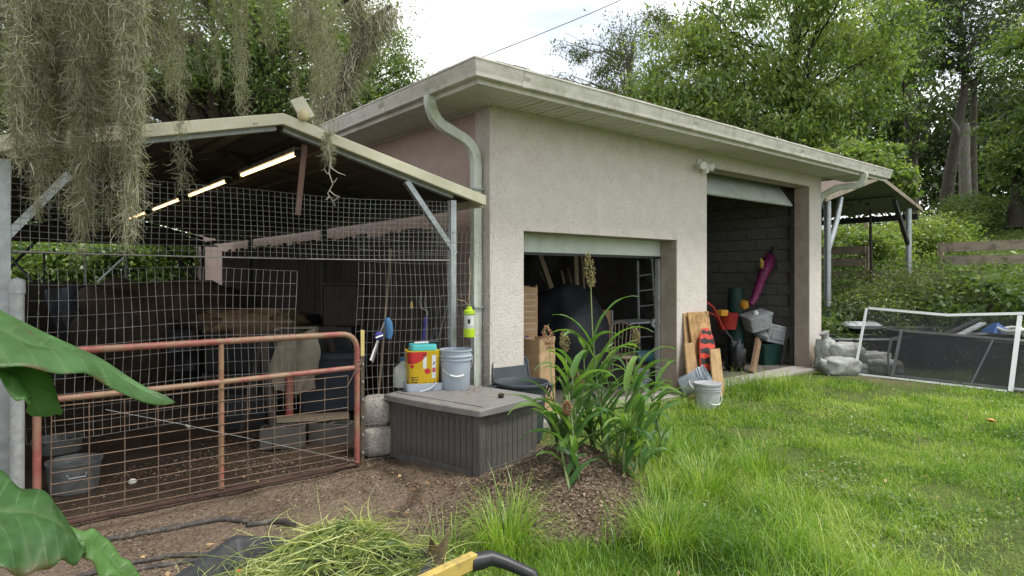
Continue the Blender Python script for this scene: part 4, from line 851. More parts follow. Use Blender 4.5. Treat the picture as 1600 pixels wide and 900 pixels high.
part('body', MB().lathe([(.14, -.04), (.19, .0), (.19, .05), (.15, .12), (.0, .13)], 26), M['totegrey'], t, smooth=35)
t = thing('storage_tote', 'grey lidded tote tilted at the top of the stack', 'tote', V(1184, 513, 5.95), (R(10), R(-14), R(-30)))
part('body', rloft(MB(), [(.38, .30, .04, 0), (.45, .36, .04, .24), (.47, .38, .04, .245), (.47, .38, .04, .275)]), M['totegrey'], t, smooth=30)
part('knob', MB().lathe([(.05, .275), (.045, .31), (.03, .33), (0, .335)], 14), M['white'], t, smooth=40)
q = V(1163, 476, 6.1); solo('fuel_can', blob(MB(), (0, 0, 0), (.16, .14, .17), 2, .1, 16, 10, .8), M['orange'], 'small orange lump of a can above the grey totes', 'can', loc=q, smooth=60)
mg = thing('nylon_bag', 'long magenta nylon bag hanging slanted on the block wall', 'bag', V(1190, 435, 5.95))
a_, b_ = V(1174, 476, 5.85), V(1206, 396, 6.0)
part('sleeve', MB().tube([a_.lerp(b_, f) + Vector((.012 * math.sin(f * 17), .012 * math.cos(f * 13), 0)) for f in [i / 16 for i in range(17)]], [.04, .055, .065, .062, .075, .068, .08, .076, .09, .085, .10, .094, .11, .105, .115, .085, .04], 12), M['magenta'], mg, world=True, smooth=70)
part('strap', MB().tube([b_, b_ + Vector((-.04, -.05, .12)), b_ + Vector((-.12, -.04, .10)), b_ + Vector((-.10, -.12, -.12)), b_ + Vector((-.06, -.13, -.3))], .014, 6), M['black'], mg, world=True, smooth=60)
part('tassel', blob(MB(), V(1190, 412, 5.85), (.10, .06, .16), 8, .5, 12, 8, .9, 4), mat('gold_cloth', (.30, .20, .04), rough=.9), mg, world=True)
boardbox('timber_offcut', 'short dark timber offcut leaning on the grey totes', 'timber', V(1185, 531, 5.6), Vector((V(1176, 585, 5.45).x, 5.45, .05)), .13, .05, mat('dark_timber', (.24, .15, .09), (.14, .085, .05), rough=.85))
boardbox('slim_pole', 'slim dark pole leaning in the corner by the right jamb', 'pole', U(1238, 480, 11.0), Vector((10.8, 5.62, .05)), .03, .03, M['darksteel'])

# ---------------------------------------------------------------- boards leaning on the pier between the doors
def lean(name, label, cat, bl_, br_, tl_, tr_, yb, yt, th, m, shape=None):
    P0 = V(bl_, 610, yb); P1 = V(br_, 610, yb); P0.z = P1.z = .015; T0 = V(*tl_, yt); T1 = V(*tr_, yt)
    o = P0; n_ = (P1 - P0).cross(T0 - P0).normalized()         # faces the camera
    t = thing(name, label, cat, o)
    def q(u, v): return P0.lerp(P1, u).lerp(T0.lerp(T1, u), v)
    pl = [q(u, v) for u, v in (shape or ((0, 0), (1, 0), (1, 1), (0, 1)))]
    part('sheet', MB().prism(pl, -n_ * th), m, t, world=True, bevel=.003); return t, q, n_
lean('plywood_sheet', 'narrow plywood sheet edge behind the other boards', 'board', 1076, 1098, (1068, 489), (1090, 488), 5.06, 5.205, .018, M['plank'])
lean('plywood_sheet', 'large orange stained plywood sheet leaning on the pier', 'board', 1092, 1124, (1075, 488), (1107, 486), 4.98, 5.16, .018, M['plywood'])
lean('short_plank', 'short plank at the foot of the pier left of the plywood', 'board', 1078, 1096, (1070, 538), (1084, 535), 4.96, 5.02, .025, M['plank'])
shp = [(0.12, 0), (.95, 0), (1, .25), (1, .62)] + [(.5 + .5 * math.cos(R(a)), .72 + .28 * math.sin(R(a))) for a in range(10, 171, 20)] + [(0, .62), (0, .25)]
t, q, n_ = lean('striped_board', 'rounded red board with black wavy stripes leaning on the plywood', 'board', 1098, 1126, (1092, 512), (1114, 511), 4.86, 5.05, .02, M['redboard'], shp)
for k, (v0, v1) in enumerate(((.11, .20), (.29, .38), (.46, .545), (.61, .69), (.76, .83), (.90, .95))):
    w0, w1 = (.02, .98) if v0 < .7 else ((.04, .96) if v0 < .8 else (.18, .82))
    pts = [q(w0 + (w1 - w0) * i / 10, v0 + .010 * math.sin(i * .9 + k * 2) + .03 * (.5 - i / 10)) for i in range(11)] + [q(w0 + (w1 - w0) * i / 10, v1 + .012 * math.sin(i * 1.1 + k) + .03 * (.5 - i / 10)) for i in range(10, -1, -1)]
    part('stripe', MB().prism([p_ + n_ * .0005 for p_ in pts], n_ * .0015), M['ink'], t, world=True)
lean('short_plank', 'fresh pale plank leaning in front of the striped board', 'board', 1116, 1133, (1110, 546), (1125, 544), 4.76, 4.90, .022, M['plank'])
q = G(1088, 622)
t = bucket('tipped grey bucket with white lettering lying below the boards', (q.x - .14, q.y + .12, .145), (0, R(62), R(-62)), 'greybucket', .145, .37)
def lettering(txt, size, m, parent, loc, rot, name='lettering'):
    cu = bpy.data.curves.new(name, 'FONT'); cu.body = txt; cu.size = size; cu.extrude = .0008; cu.align_x = 'CENTER'; cu.align_y = 'CENTER'; cu.materials.append(m)
    tmp = bpy.data.objects.new('tmp', cu); COL.objects.link(tmp); bpy.context.view_layer.update()
    me = bpy.data.meshes.new_from_object(tmp.evaluated_get(bpy.context.evaluated_depsgraph_get())); bpy.data.objects.remove(tmp)
    me.materials.clear(); me.materials.append(m); o = bpy.data.objects.new(name, me); COL.objects.link(o); o.parent = parent; o.location = loc; o.rotation_euler = rot; return o
to_cam = (Vector((0, 0, EYE + 1.2)) - t.location).normalized(); R3 = MW[t.name].to_3x3()
ph = max([R(k * 5) for k in range(72)], key=lambda p: (R3 @ Vector((math.cos(p), math.sin(p), 0))).dot(to_cam))
zr_ = Vector((math.cos(ph), math.sin(ph), 0)); xr_ = Vector((0, 0, 1)); lr_ = Matrix((xr_, zr_.cross(xr_), zr_)).transposed().to_euler()
lettering("LOWE'S", .066, M['paper'], t, zr_ * .1375 + Vector((0, 0, .145)), lr_)
q = G(1117, 641); bucket('white lidded pail standing in the grass below the boards', (q.x, q.y + .1, 0), R(-20), 'greywhite', .155, .31, lid='totegrey')

# ---------------------------------------------------------------- inside the pen
def solo_at(name, mb, m, label, cat, loc, **k): return solo(name, mb, m, label, cat, loc=loc, **k)
t = thing('covered_heap', 'broad dark heap under brown covers at the back of the pen', 'heap', (*D(255, 433, 10.8).xy, 0), -YAW)
hm = blob(MB(), (0, 0, .5), (2.6, 1.5, 1.9), 12, .35, 48, 26, .6, 1.9)
for cx_, cy_, cz_, sx_, sd_ in ((-.75, -.3, .45, 1.0, 3), (.7, -.35, .5, 1.2, 4), (.15, -.5, .3, 1.3, 5), (1.25, .1, .35, .9, 6)): blob(hm, (cx_, cy_, cz_), (sx_, .9, 1.5 * sx_ * .75), sd_, .4, 30, 18, .6, 2.4)
part('cover', hm, M['browntarp'], t, smooth=80)
part('tarp', MB().sheet(lambda u, v: (-1.35 + .42 * u + .10 * math.sin(v * 5 + u * 3), -.72 + .5 * u * u + .05 * math.sin(u * 14 + v * 4), .02 + 1.38 * v ** .8 - .25 * u * (1 - v) + .1 * u), 14, 14, .01), M['greytarp'], t, smooth=80)
t = thing('canvas_pile', 'pile of goods under a rumpled tan canvas in the pen', 'pile', (*D(398, 433, 8.0).xy, 0), -YAW)
part('canvas', blob(MB(), (0, 0, 1.02), (1.05, .8, .34), 21, .45, 40, 16, .6, 3.2), M['tan'], t, smooth=80)
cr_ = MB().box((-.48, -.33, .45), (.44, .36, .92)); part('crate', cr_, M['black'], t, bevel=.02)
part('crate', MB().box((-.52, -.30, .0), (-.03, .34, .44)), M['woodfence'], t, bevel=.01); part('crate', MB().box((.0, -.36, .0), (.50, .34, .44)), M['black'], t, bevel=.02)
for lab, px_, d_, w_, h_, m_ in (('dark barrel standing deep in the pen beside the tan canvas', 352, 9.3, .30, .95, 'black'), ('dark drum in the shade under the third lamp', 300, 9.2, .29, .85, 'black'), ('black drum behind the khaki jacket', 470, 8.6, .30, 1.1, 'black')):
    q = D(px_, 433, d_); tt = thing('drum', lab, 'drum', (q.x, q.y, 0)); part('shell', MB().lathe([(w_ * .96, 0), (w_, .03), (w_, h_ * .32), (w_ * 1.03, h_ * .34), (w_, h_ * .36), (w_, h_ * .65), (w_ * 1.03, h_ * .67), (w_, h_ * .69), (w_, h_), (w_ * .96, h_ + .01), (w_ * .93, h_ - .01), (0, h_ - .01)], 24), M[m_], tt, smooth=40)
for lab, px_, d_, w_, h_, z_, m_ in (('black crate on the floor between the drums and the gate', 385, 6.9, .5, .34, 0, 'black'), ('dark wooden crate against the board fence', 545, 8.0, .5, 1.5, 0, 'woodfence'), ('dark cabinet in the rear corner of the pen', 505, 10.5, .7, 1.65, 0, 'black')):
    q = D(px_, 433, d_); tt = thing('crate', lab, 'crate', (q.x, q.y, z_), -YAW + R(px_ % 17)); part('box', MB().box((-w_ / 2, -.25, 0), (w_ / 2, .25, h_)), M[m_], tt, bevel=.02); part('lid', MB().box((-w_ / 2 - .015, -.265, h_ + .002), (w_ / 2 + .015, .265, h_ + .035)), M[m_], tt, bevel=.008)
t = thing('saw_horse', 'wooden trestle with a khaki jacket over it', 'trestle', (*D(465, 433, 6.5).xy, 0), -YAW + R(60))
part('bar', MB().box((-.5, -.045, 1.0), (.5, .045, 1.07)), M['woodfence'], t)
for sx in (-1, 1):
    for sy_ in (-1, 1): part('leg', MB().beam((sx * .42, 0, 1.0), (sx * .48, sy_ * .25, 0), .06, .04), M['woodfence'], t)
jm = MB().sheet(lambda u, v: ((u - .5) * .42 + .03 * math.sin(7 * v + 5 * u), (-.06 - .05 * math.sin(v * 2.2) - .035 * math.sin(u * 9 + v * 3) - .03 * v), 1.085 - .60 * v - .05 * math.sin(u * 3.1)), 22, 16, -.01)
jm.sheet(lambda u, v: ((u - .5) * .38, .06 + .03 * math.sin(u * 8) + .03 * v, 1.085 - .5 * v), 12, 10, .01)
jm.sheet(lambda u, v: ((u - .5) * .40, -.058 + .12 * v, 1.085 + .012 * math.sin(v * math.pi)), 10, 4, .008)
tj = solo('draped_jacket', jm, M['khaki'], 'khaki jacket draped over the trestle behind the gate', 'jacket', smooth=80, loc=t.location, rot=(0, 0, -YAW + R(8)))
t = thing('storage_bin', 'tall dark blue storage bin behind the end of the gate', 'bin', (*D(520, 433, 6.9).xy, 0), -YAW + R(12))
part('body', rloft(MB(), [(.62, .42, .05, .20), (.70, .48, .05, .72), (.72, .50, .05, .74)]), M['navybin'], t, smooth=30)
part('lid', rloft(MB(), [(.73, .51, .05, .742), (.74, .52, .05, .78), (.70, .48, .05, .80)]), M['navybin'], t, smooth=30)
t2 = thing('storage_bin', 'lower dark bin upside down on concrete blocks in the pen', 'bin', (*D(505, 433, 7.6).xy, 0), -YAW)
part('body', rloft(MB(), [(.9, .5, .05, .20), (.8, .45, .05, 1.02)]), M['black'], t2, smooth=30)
M['penblock'] = mat('dark_concrete', (.13, .122, .11), (.085, .08, .07), scale=12, rough=.95, bump=.4, bscale=90, c3=(.09, .075, .06), s3=6, lo3=.45, hi3=.7)  # darker concrete tone for the blocks in the pen
M['dulltub'] = mat('dull_zinc', (.20, .21, .21), (.13, .14, .14), scale=9, rough=.5, metal=.3, c3=(.10, .085, .07), s3=7, lo3=.45, hi3=.7)
def cblock(label, px, py, rz):
    q = G(px, py); t = thing('concrete_block', label, 'concrete block', (q.x, q.y, 0), rz)
    m = MB(); m.box((-.2, -.1, 0), (.2, -.07, .19)).box((-.2, .07, 0), (.2, .1, .19))
    for x0 in (-.2, -.02, .17): m.box((x0, -.069, 0), (x0 + .03 + (.01 if x0 == -.02 else 0), .069, .19))
    part('block', m, M['penblock'], t); return t
cblock('grey concrete block below the khaki jacket', 443, 697, -YAW + R(15))
cblock('grey concrete block under the dark blue bin', 520, 690, -YAW + R(-8))
boardbox('red_post', 'short red painted post standing behind the gate', 'post', Vector((*D(452, 433, 6.35).xy, .19)), Vector((*D(452, 433, 6.35).xy, .62)), .06, .05, M['rustred'])
boardbox('loose_board', 'pale board lying across the concrete blocks', 'board', Vector((*G(425, 690).xy, .215)), Vector((*G(545, 682).xy, .215)), .22, .03, M['lumber'], up=(0, 0, 1))
q = G(117, 768); t = thing('wash_tub', 'dented galvanised tub with dark soil in the pen', 'tub', (q.x, q.y + .05, 0))
part('body', MB().lathe([(.15, 0), (.155, .005), (.175, .21), (.185, .215), (.185, .228), (.176, .226), (.165, .17), (0, .165)], 30), M['dulltub'], t, smooth=35)
part('handle', MB().tube([(-.06, -.172, .16), (-.05, -.20, .14), (.05, -.20, .14), (.06, -.172, .16)], .007, 6), M['galv'], t)
q = G(90, 726); solo('feed_pan', MB().lathe([(.0, .02), (.16, .02), (.17, .11), (.185, .112), (.185, .10), (.175, .0), (0, 0)][::-1], 26), M['dulltub'], 'shallow grey feed pan behind the tub', 'pan', loc=(q.x, q.y, .12), smooth=35)
q = G(207, 757); solo('white_egg', blob(MB(), (0, 0, .022), (.06, .045, .045), 1, .02, 14, 10, 1), M['white'], 'single white egg lying on the pen floor', 'egg', loc=(q.x, q.y, 0), smooth=80)
for lab, px_, py_, z_, sz_, sd in (('rounded aggregate stone block stacked on top beside the gate', 588, 668, .27, (.30, .26, .26), 3), ('lower aggregate stone block beside the gate', 588, 715, 0, (.34, .30, .28), 4)):
    q = G(590, 712); solo('aggregate_block', blob(MB(), (0, 0, sz_[2] / 2), sz_, sd, .06, 26, 16, .5), M['aggregate'], lab, 'stone block', loc=(q.x + .02, q.y + .05, z_), rot=(0, 0, R(20 * sd)), smooth=60)
# tools along the board fence and on the wire
q0 = V(668, 640, 5.75); q1 = V(668, 482, 5.9)
t = thing('garden_fork', 'garden fork with pale wooden handle, tines up, against the board fence', 'fork', (q0.x, q0.y, 0))
q1 = V(668, 487, 5.75); q0.z = .3
part('handle', MB().tube([(q0.x, q0.y, .02), (q1.x, q1.y, V(668, 520, 5.75).z)], .019, 10), M['handlewood'], t, world=True, smooth=50)
part('socket', MB().tube([(q1.x, q1.y, V(668, 545, 5.75).z), (q1.x, q1.y, q1.z)], [.024, .015], 10), M['steelhead'], t, world=True, smooth=50)
hx = Vector((CY, -SY, 0))
fk = MB()
for k in (-1.5, -.5, .5, 1.5):
    b_ = Vector((q1.x, q1.y, q1.z)); fk.tube([b_, b_ + hx * .045 * k + Vector((0, 0, .04)), b_ + hx * .055 * k + Vector((0, 0, .10)), b_ + hx * .05 * k + Vector((0, -.02, .22))], [.009, .009, .008, .004], 6)
part('tines', fk, M['steelhead'], t, world=True)
M['dullwood'] = mat('dull_handle', (.17, .13, .085), (.11, .085, .055), rough=.85)
for lab, a_, b_, ym, r_, m_ in (('broom with long dull wooden handle leaning in the pen corner', (610, 400), (592, 610), 5.5, .012, 'dullwood'), ('black handled tool leaning left of the fork', (688, 470), (655, 620), 5.6, .016, 'black'), ('second black handled tool leaning near the carport post', (698, 478), (676, 560), 5.45, .016, 'black'), ('thin stick with yellow tip upright by the fence', (643, 482), (643, 610), 5.6, .012, 'darksteel'), ('dark blue shaft leaning low beside the fork', (664, 505), (652, 620), 5.65, .018, 'navy'), ('brown rake handle leaning at the dark end of the fence', (620, 395), (606, 600), 5.9, .013, 'woodfence')):
    A_ = V(*a_, ym); B_ = V(*b_, ym - .12); B2 = A_ + (B_ - A_) * ((A_.z - .03) / (A_.z - B_.z))
    B2.z = .03; t = thing('long_handled_tool', lab, 'tool', B2)
    part('handle', MB().tube([B2, A_], r_, 8), M[m_], t, world=True, smooth=50)
    part('tip', MB().tube([A_, A_ + (A_ - B2).normalized() * .07], [r_ * 1.5, r_ * .9], 8), M['yellowpaint'] if 'yellow' in lab else M[m_], t, world=True)
    part('head', MB().obox(B2 + Vector((0, 0, .05)), (.22, .05, .09)), M['darksteel'], t, world=True, bevel=.01)
t = thing('blue_brush', 'blue fuzzy brush with pale handle hung on the wire panel', 'brush', V(606, 515, 5.0))
part('bristles', MB().tube([V(604, 497, 4.99), V(607, 505, 4.98), V(608, 518, 4.98), V(607, 529, 4.98)], [.022, .034, .036, .026], 12), M['blue'], t, world=True, smooth=60)
part('handle', MB().tube([V(603, 498, 5.04), V(596, 515, 5.05), V(588, 545, 5.06), V(582, 566, 5.07)], .008, 6), M['galvdull'], t, world=True)
t = thing('ball_brush', 'navy and white ball headed brush hung below the blue one', 'brush', V(592, 525, 5.0))
part('ball', blob(MB(), V(592, 525, 4.985), (.085, .06, .075), 3, .1, 16, 10, 1), M['navy'], t, world=True, smooth=80)
part('band', MB().tube([V(587, 528, 4.945), V(592, 526, 4.945), V(598, 524, 4.955)], .007, 6), M['white'], t, world=True)
part('handle', MB().tube([V(590, 532, 4.985), V(584, 548, 4.985), V(579, 563, 4.985)], [.008, .008, .011], 6), M['white'], t, world=True)
# frame above the picket fence and a solar light on the gable
t = thing('pen_frame', 'thin steel frame standing above the picket fence', 'frame', (*D(105, 433, 11.5).xy, 0), -YAW)
pf = lambda px, py: D(px, py, 10.8)
part('top_bar', MB().beam(pf(5, 394), pf(198, 397), .035, .035), M['darksteel'], t, world=True)
for px_ in (69, 133, 197): part('upright', MB().beam(pf(px_, 396), Vector((*pf(px_, 433).xy, 0)), .03, .03), M['galvdull'] if px_ > 100 else M['darksteel'], t, world=True)
part('brace', MB().beam(pf(152, 441), pf(194, 402), .03, .03), M['galv'], t, world=True)
part('brace', MB().beam(pf(15, 400), pf(52, 441), .03, .03), M['darksteel'], t, world=True)
q = V(470, 188, 4.99)
t = thing('solar_light', 'small cream solar light panel tilted on the carport ridge', 'solar light', q, (0, 0, 0))
part('panel', MB().beam(V(482, 186, 4.97), V(463, 154, 5.02), .115, .028, up=(0, 1, .2)), M['trim'], t, world=True, bevel=.006)
part('solar_cell', MB().beam(V(477, 182, 4.99), V(462.5, 158, 5.035), .08, .012, up=(0, 1, .2)), mat('solar_cell', (.22, .20, .17), rough=.3), t, world=True)
part('lamp', blob(MB(), V(474, 181, 4.95), (.09, .07, .09), 2, .05, 14, 10, .8), mat('amber_lens', (.55, .46, .25), rough=.3), t, world=True, smooth=60)
part('stem', MB().tube([V(470, 176, 5.0), V(468, 193, 5.0)], .018, 8), M['trim'], t, world=True)
# ---------------------------------------------------------------- screens, bags and tubs right of the garage
BLp, BRp = G(1335, 586), G(1579, 614); BLp.z = BRp.z = .02
nrm = Vector((-(BRp - BLp).y, (BRp - BLp).x, 0)).normalized()
if nrm.dot(Vector((SY, CY, 0))) < 0: nrm = -nrm
def scr(u, v, off=0.0, dip=0.0):
    b = BLp.lerp(BRp, u); h = 1.06 - .03 * u
    return b + nrm * (.46 * v + off) + Vector((0, 0, h * v - dip * v))
def rod(m, pts, wd, th): 
    for a, b in zip(pts[:-1], pts[1:]): m.beam(a, b, wd, th, up=nrm + Vector((0, 0, -.4)))
    return m
M['mesh1'] = screenmat('insect_screen', (.028, .028, .032), .48); M['mesh2'] = screenmat('torn_insect_screen', (.024, .024, .029), .66)
t = thing('window_screen', 'large white framed insect screen with a bent top rail leaning outside', 'window screen', BLp)
part('frame_side', rod(MB(), [scr(0, 0), scr(0, 1)], .035, .02), M['whiteframe'], t, world=True); part('frame_side', rod(MB(), [scr(1, 0), scr(1, 1)], .055, .025), M['whiteframe'], t, world=True)
part('frame_rail', rod(MB(), [scr(.016, 1), scr(.57, .955, .0), scr(1.12, 1.05)], .04, .02), M['whiteframe'], t, world=True); part('frame_rail', rod(MB(), [scr(.01, .0), scr(.98, .0)], .03, .02), M['whiteframe'], t, world=True)
def dome(u, v): return scr(u, v, .012, 0.07 * math.exp(-((u - .57) / .25) ** 2) * v)
part('screen_cloth', MB().grid(lambda u, v: scr(u, v, .012, (.05 * max(0, 1 - abs(u - .57) / .57)) * v), 12, 4), M['mesh1'], t, world=True)
t = thing('window_screen', 'grey framed torn screen leaning behind the white one', 'window screen', scr(.28, 0, .1))
def s2(u, v): return scr(.262 + .9 * u, .665 * v + .02 - .03 * u * v, .06 + .05 * v)
part('frame_side', rod(MB(), [s2(0, 0), s2(0, 1)], .04, .02), M['greyframe'], t, world=True)
part('frame_rail', rod(MB(), [s2(0.02, 1), s2(1.1, 1)], .035, .02), M['greyframe'], t, world=True)
part('frame_rail', rod(MB(), [s2(0.02, 0.02), s2(1.1, .02)], .03, .02), M['greyframe'], t, world=True)
part('cross_bar', rod(MB(), [s2(.56, 0), s2(.66, 1)], .02, .01), M['greyframe'], t, world=True)
part('screen_cloth', MB().grid(lambda u, v: s2(1.1 * u, v) + nrm * .01, 4, 2), M['mesh2'], t, world=True)
g = np.random.default_rng(77); dbm = MB()
for _ in range(110):
    u_, v_ = g.uniform(.02, 1.0), g.uniform(.05, .97); o_ = s2(u_ if g.random() < .6 else u_ * .55, v_) - nrm * .006; s_ = g.uniform(.003, .011); ex = (BRp - BLp).normalized()
    dbm.add([o_, o_ + ex * s_, o_ + ex * s_ * .8 + Vector((0, 0, s_ * .7)), o_ + Vector((0, 0, s_ * .5))], [(0, 1, 2, 3)])
part('debris', dbm, M['straw'] if 'straw' in M else M['paper'], t, world=True, kind='stuff')
t = thing('window_screen', 'dark screen panel lying furthest along the row of screens', 'window screen', scr(1.02, 0, .2))
def s3(u, v): return scr(.75 + .9 * u, .62 * v, .16 + .05 * v)
part('frame_rail', rod(MB(), [s3(0, 1), s3(1, .93)], .03, .02), M['greyframe'], t, world=True); part('frame_rail', rod(MB(), [s3(0, 0), s3(1, 0)], .03, .02), M['greyframe'], t, world=True)
part('screen_cloth', MB().grid(lambda u, v: s3(u, v) + nrm * .01, 4, 2), M['mesh2'], t, world=True)
t = thing('bent_downpipe', 'pale bent metal bar standing between the two leaning screens', 'metal bar', scr(.22, 0, .12))
part('bar', rod(MB(), [scr(.235, .02, .10), scr(.20, .30, .10), scr(.20, .56, .12), scr(.36, .62, .14)], .03, .025), M['galv'], t, world=True)
q = G(1350, 560, .3)
def bagm(m, c, size, sd, rz): 
    mb = blob(MB(), (0, 0, 0), size, sd, .16, 28, 16, .62, 2.0); rr_ = Matrix.Rotation(rz, 3, 'Z'); mb.v = [tuple(rr_ @ Vector(p) + Vector(c)) for p in mb.v]; return mb
for lab, px_, py_, d_, size, sd, rz in (('pale sandbag standing upright against the end pillar with a tied neck', 1291, 558, 10.9, (.34, .32, .62), 3, 0), ('full pale sandbag at the top of the heap', 1319, 549, 10.8, (.58, .34, .30), 4, -40), ('whitest sandbag lying at the front of the heap', 1313, 573, 10.45, (.60, .36, .30), 5, -35), ('dusty sandbag behind the screen at mid height', 1362, 562, 10.75, (.55, .34, .28), 6, -50), ('grey sandbag low behind the screen', 1345, 578, 10.6, (.48, .3, .2), 7, -20), ('flat grey sandbag behind the bent bar', 1382, 574, 10.5, (.52, .36, .26), 8, -60), ('brown stained sandbag squashed inside the heap', 1335, 562, 10.95, (.5, .3, .2), 9, -30)):
    p = D(px_, py_, d_); o = thing('sandbag', lab, 'sandbag', p, R(rz), None)
    part('sack', blob(MB(), (0, 0, 0), size, sd, .20, 36, 22, .58, 2.3), M['sandbag'], o, smooth=80)
    if sd in (3, 5): part('tied_neck', MB().tube([(0, 0, size[2] * .46), (-.02, 0, size[2] * .55), (-.05, .02, size[2] * .68)] if sd == 3 else [(-size[0] * .46, 0, .05), (-size[0] * .56, 0, .10), (-size[0] * .64, 0, .12)], [.10, .05, .09] if sd == 3 else [.08, .04, .07], 12), M['sandbag'], o, smooth=70)
for lab, px0, px1, y0, d_, dep, hh in (('long black plastic tub behind the sandbags', 1304, 1412, 528, 11.5, .8, .42), ('black tub with curved rim behind the first one', 1338, 1420, 511, 12.4, .9, .62), ('wide black liner lying behind the screens', 1440, 1660, 519, 10.9, 1.3, .62)):
    a_, b_ = D(px0, y0, d_), D(px1, y0, d_); wd = (b_ - a_).length; c_ = (a_ + b_) / 2 + Vector((SY, CY, 0)) * dep / 2; g0 = float(H(c_.x, c_.y))
    t = thing('plastic_tub', lab, 'tub', (c_.x, c_.y, g0 - .02), -YAW); zz = a_.z - g0
    part('shell', rloft(MB(), [(wd * .88, dep * .85, .12, 0), (wd * .97, dep * .95, .15, zz - .05), (wd, dep, .15, zz - .04), (wd, dep, .15, zz), (wd * .96, dep * .93, .14, zz), (wd * .86, dep * .8, .12, .12)]), M['black'], t, smooth=30)
    part('rim', sweep([(0, -.02), (.02, -.02), (.02, .012), (0, .012)], lambda o, z: [(x, y, z + zz) for x, y in rrect(wd + 2 * o, dep + 2 * o, .15)] + [(rrect(wd + 2 * o, dep + 2 * o, .15)[0][0], rrect(wd + 2 * o, dep + 2 * o, .15)[0][1], z + zz)]), M['greyframe'], t)
p = D(1345, 512, 12.0); solo('pale_lid', rloft(MB(), [(.62, .4, .1, 0), (.66, .44, .1, .05), (.5, .3, .1, .11)]), M['totegrey'], 'pale grey shallow lid lying on the black tubs', 'lid', loc=p, rot=(0, 0, -YAW), smooth=40)
p = D(1555, 519, 10.9); solo('blue_tarp', MB().add([(-.17, -.2, 0), (.17, -.2, 0), (.12, .2, 0), (-.12, .2, 0), (.0, -.05, .17), (.03, .08, .15)], [(0, 1, 4), (1, 2, 5, 4), (2, 3, 5), (3, 0, 4, 5), (3, 2, 1, 0)]), M['bluetarp'], 'small peak of bright blue tarp behind the leaning screens', 'tarp', loc=p, rot=(0, 0, -YAW))
p = D(1590, 520, 10.7); solo('white_hoop', MB().tube([(.28 * math.cos(a * .2618), .28 * math.sin(a * .2618), .05 + .02 * math.sin(a)) for a in range(25)], .03, 8), M['white'], 'pale round hoop lying beside the blue tarp', 'hoop', loc=p, smooth=60)
for lab, a_, b_, d_, m_ in (('grey plank end pointing up behind the screens', (1498, 524), (1536, 505), 10.6, 'totegrey'), ('dark plank lying under the grey one behind the screens', (1478, 522), (1530, 499), 10.8, 'darksteel')):
    boardbox('scrap_board', lab, 'board', D(*a_, d_), D(*b_, d_ + .35), .10, .03, M[m_], up=(0, 0, 1))

# ---------------------------------------------------------------- hoses, garden cart
def hose(label, pix, r, z0=.0):
    P = [G(*p) for p in pix]; Q = []
    for i in range(len(P) - 1):
        for k in range(6):
            f = k / 6; p = P[i].lerp(P[i + 1], f); p.z = float(H(p.x, p.y)) + r * .6 + z0; Q.append(p)
    for _ in range(3): Q = [Q[0]] + [(Q[i - 1] + Q[i] * 2 + Q[i + 1]) / 4 for i in range(1, len(Q) - 1)] + [Q[-1]]
    return solo('hose', MB().tube(Q, r, 9), M['hose'], label, 'hose', smooth=60)
hose('thick muddy hose crossing the soil below the gate', [(60, 878), (160, 848), (240, 833), (300, 822), (345, 812), (400, 815)], .020)
hose('short muddy hose end in the soil above the cart', [(385, 822), (425, 813), (445, 817), (462, 826)], .022)
hose('two lower hoses running under the cart on the soil', [(120, 905), (205, 882), (260, 872), (340, 866)], .017)
hose('lowest dark hose running beside the broad leaf', [(130, 920), (210, 892), (280, 882), (340, 874)], .015)
ca, cb, cc = D(367, 842, 2.42), D(244, 900, 2.10), D(688, 868, 2.30)
rz_ = .62; ca.z = cb.z = cc.z = rz_
ax = (cc - ca).normalized(); ay = Vector((ax.y, -ax.x, 0)); wd = (cc - ca).length; ln = 1.15
co = ca; cart = thing('garden_cart', 'black poly garden cart heaped with weeds, with yellow bar handle', 'cart', co)
def cq(x, y, z): return co + ax * x + ay * y + Vector((0, 0, z - rz_))
tubm = MB(); secs = []
for ins, z in ((.02, rz_ + .0), (.0, rz_), (.0, rz_ - .03), (.03, rz_ - .03), (.14, .30), (.16, .28)): pass
def ringc(ins, z, r=.022, n=3):
    P = []
    for cx_, cy_, a0 in ((wd - ins - r, ln - ins - r, 0), (ins + r, ln - ins - r, 90), (ins + r, ins + r, 180), (wd - ins - r, ins + r, 270)):
        for k in range(n + 1):
            an = R(a0 + 90 * k / n); P.append(cq(cx_ + r * math.cos(an), cy_ + r * math.sin(an), z))
    return P
rings = [ringc(.16, .30), ringc(.04, .575), ringc(.035, .585), ringc(-.005, .585), ringc(-.012, .60), ringc(-.008, .622), ringc(.02, .622), ringc(.03, .61), ringc(.06, .56), ringc(.17, .33)]
kk = len(rings[0]); vs = [p for r_ in rings for p in r_]
fs = [(i*kk+j, i*kk+(j+1) % kk, (i+1)*kk+(j+1) % kk, (i+1)*kk+j) for i in range(len(rings)-1) for j in range(kk)] + [tuple(range(kk)), tuple((len(rings)-1)*kk+j for j in range(kk))]
part('tub', tubm.add(vs, fs), mat('cart_poly', (.030, .032, .036), (.022, .024, .027), scale=6, rough=.6, c3=(.075, .065, .055), s3=5, lo3=.55, hi3=.75), cart, world=True, smooth=35)
for x_ in (.08, wd - .08):
    part('wheel', MB().tube([cq(x_ - .04, .25, .14), cq(x_ + .04, .25, .14)], .14, 20), M['black'], cart, world=True, smooth=40)
    part('wheel', MB().tube([cq(x_ - .04, .9, .14), cq(x_ + .04, .9, .14)], .14, 20), M['black'], cart, world=True, smooth=40)
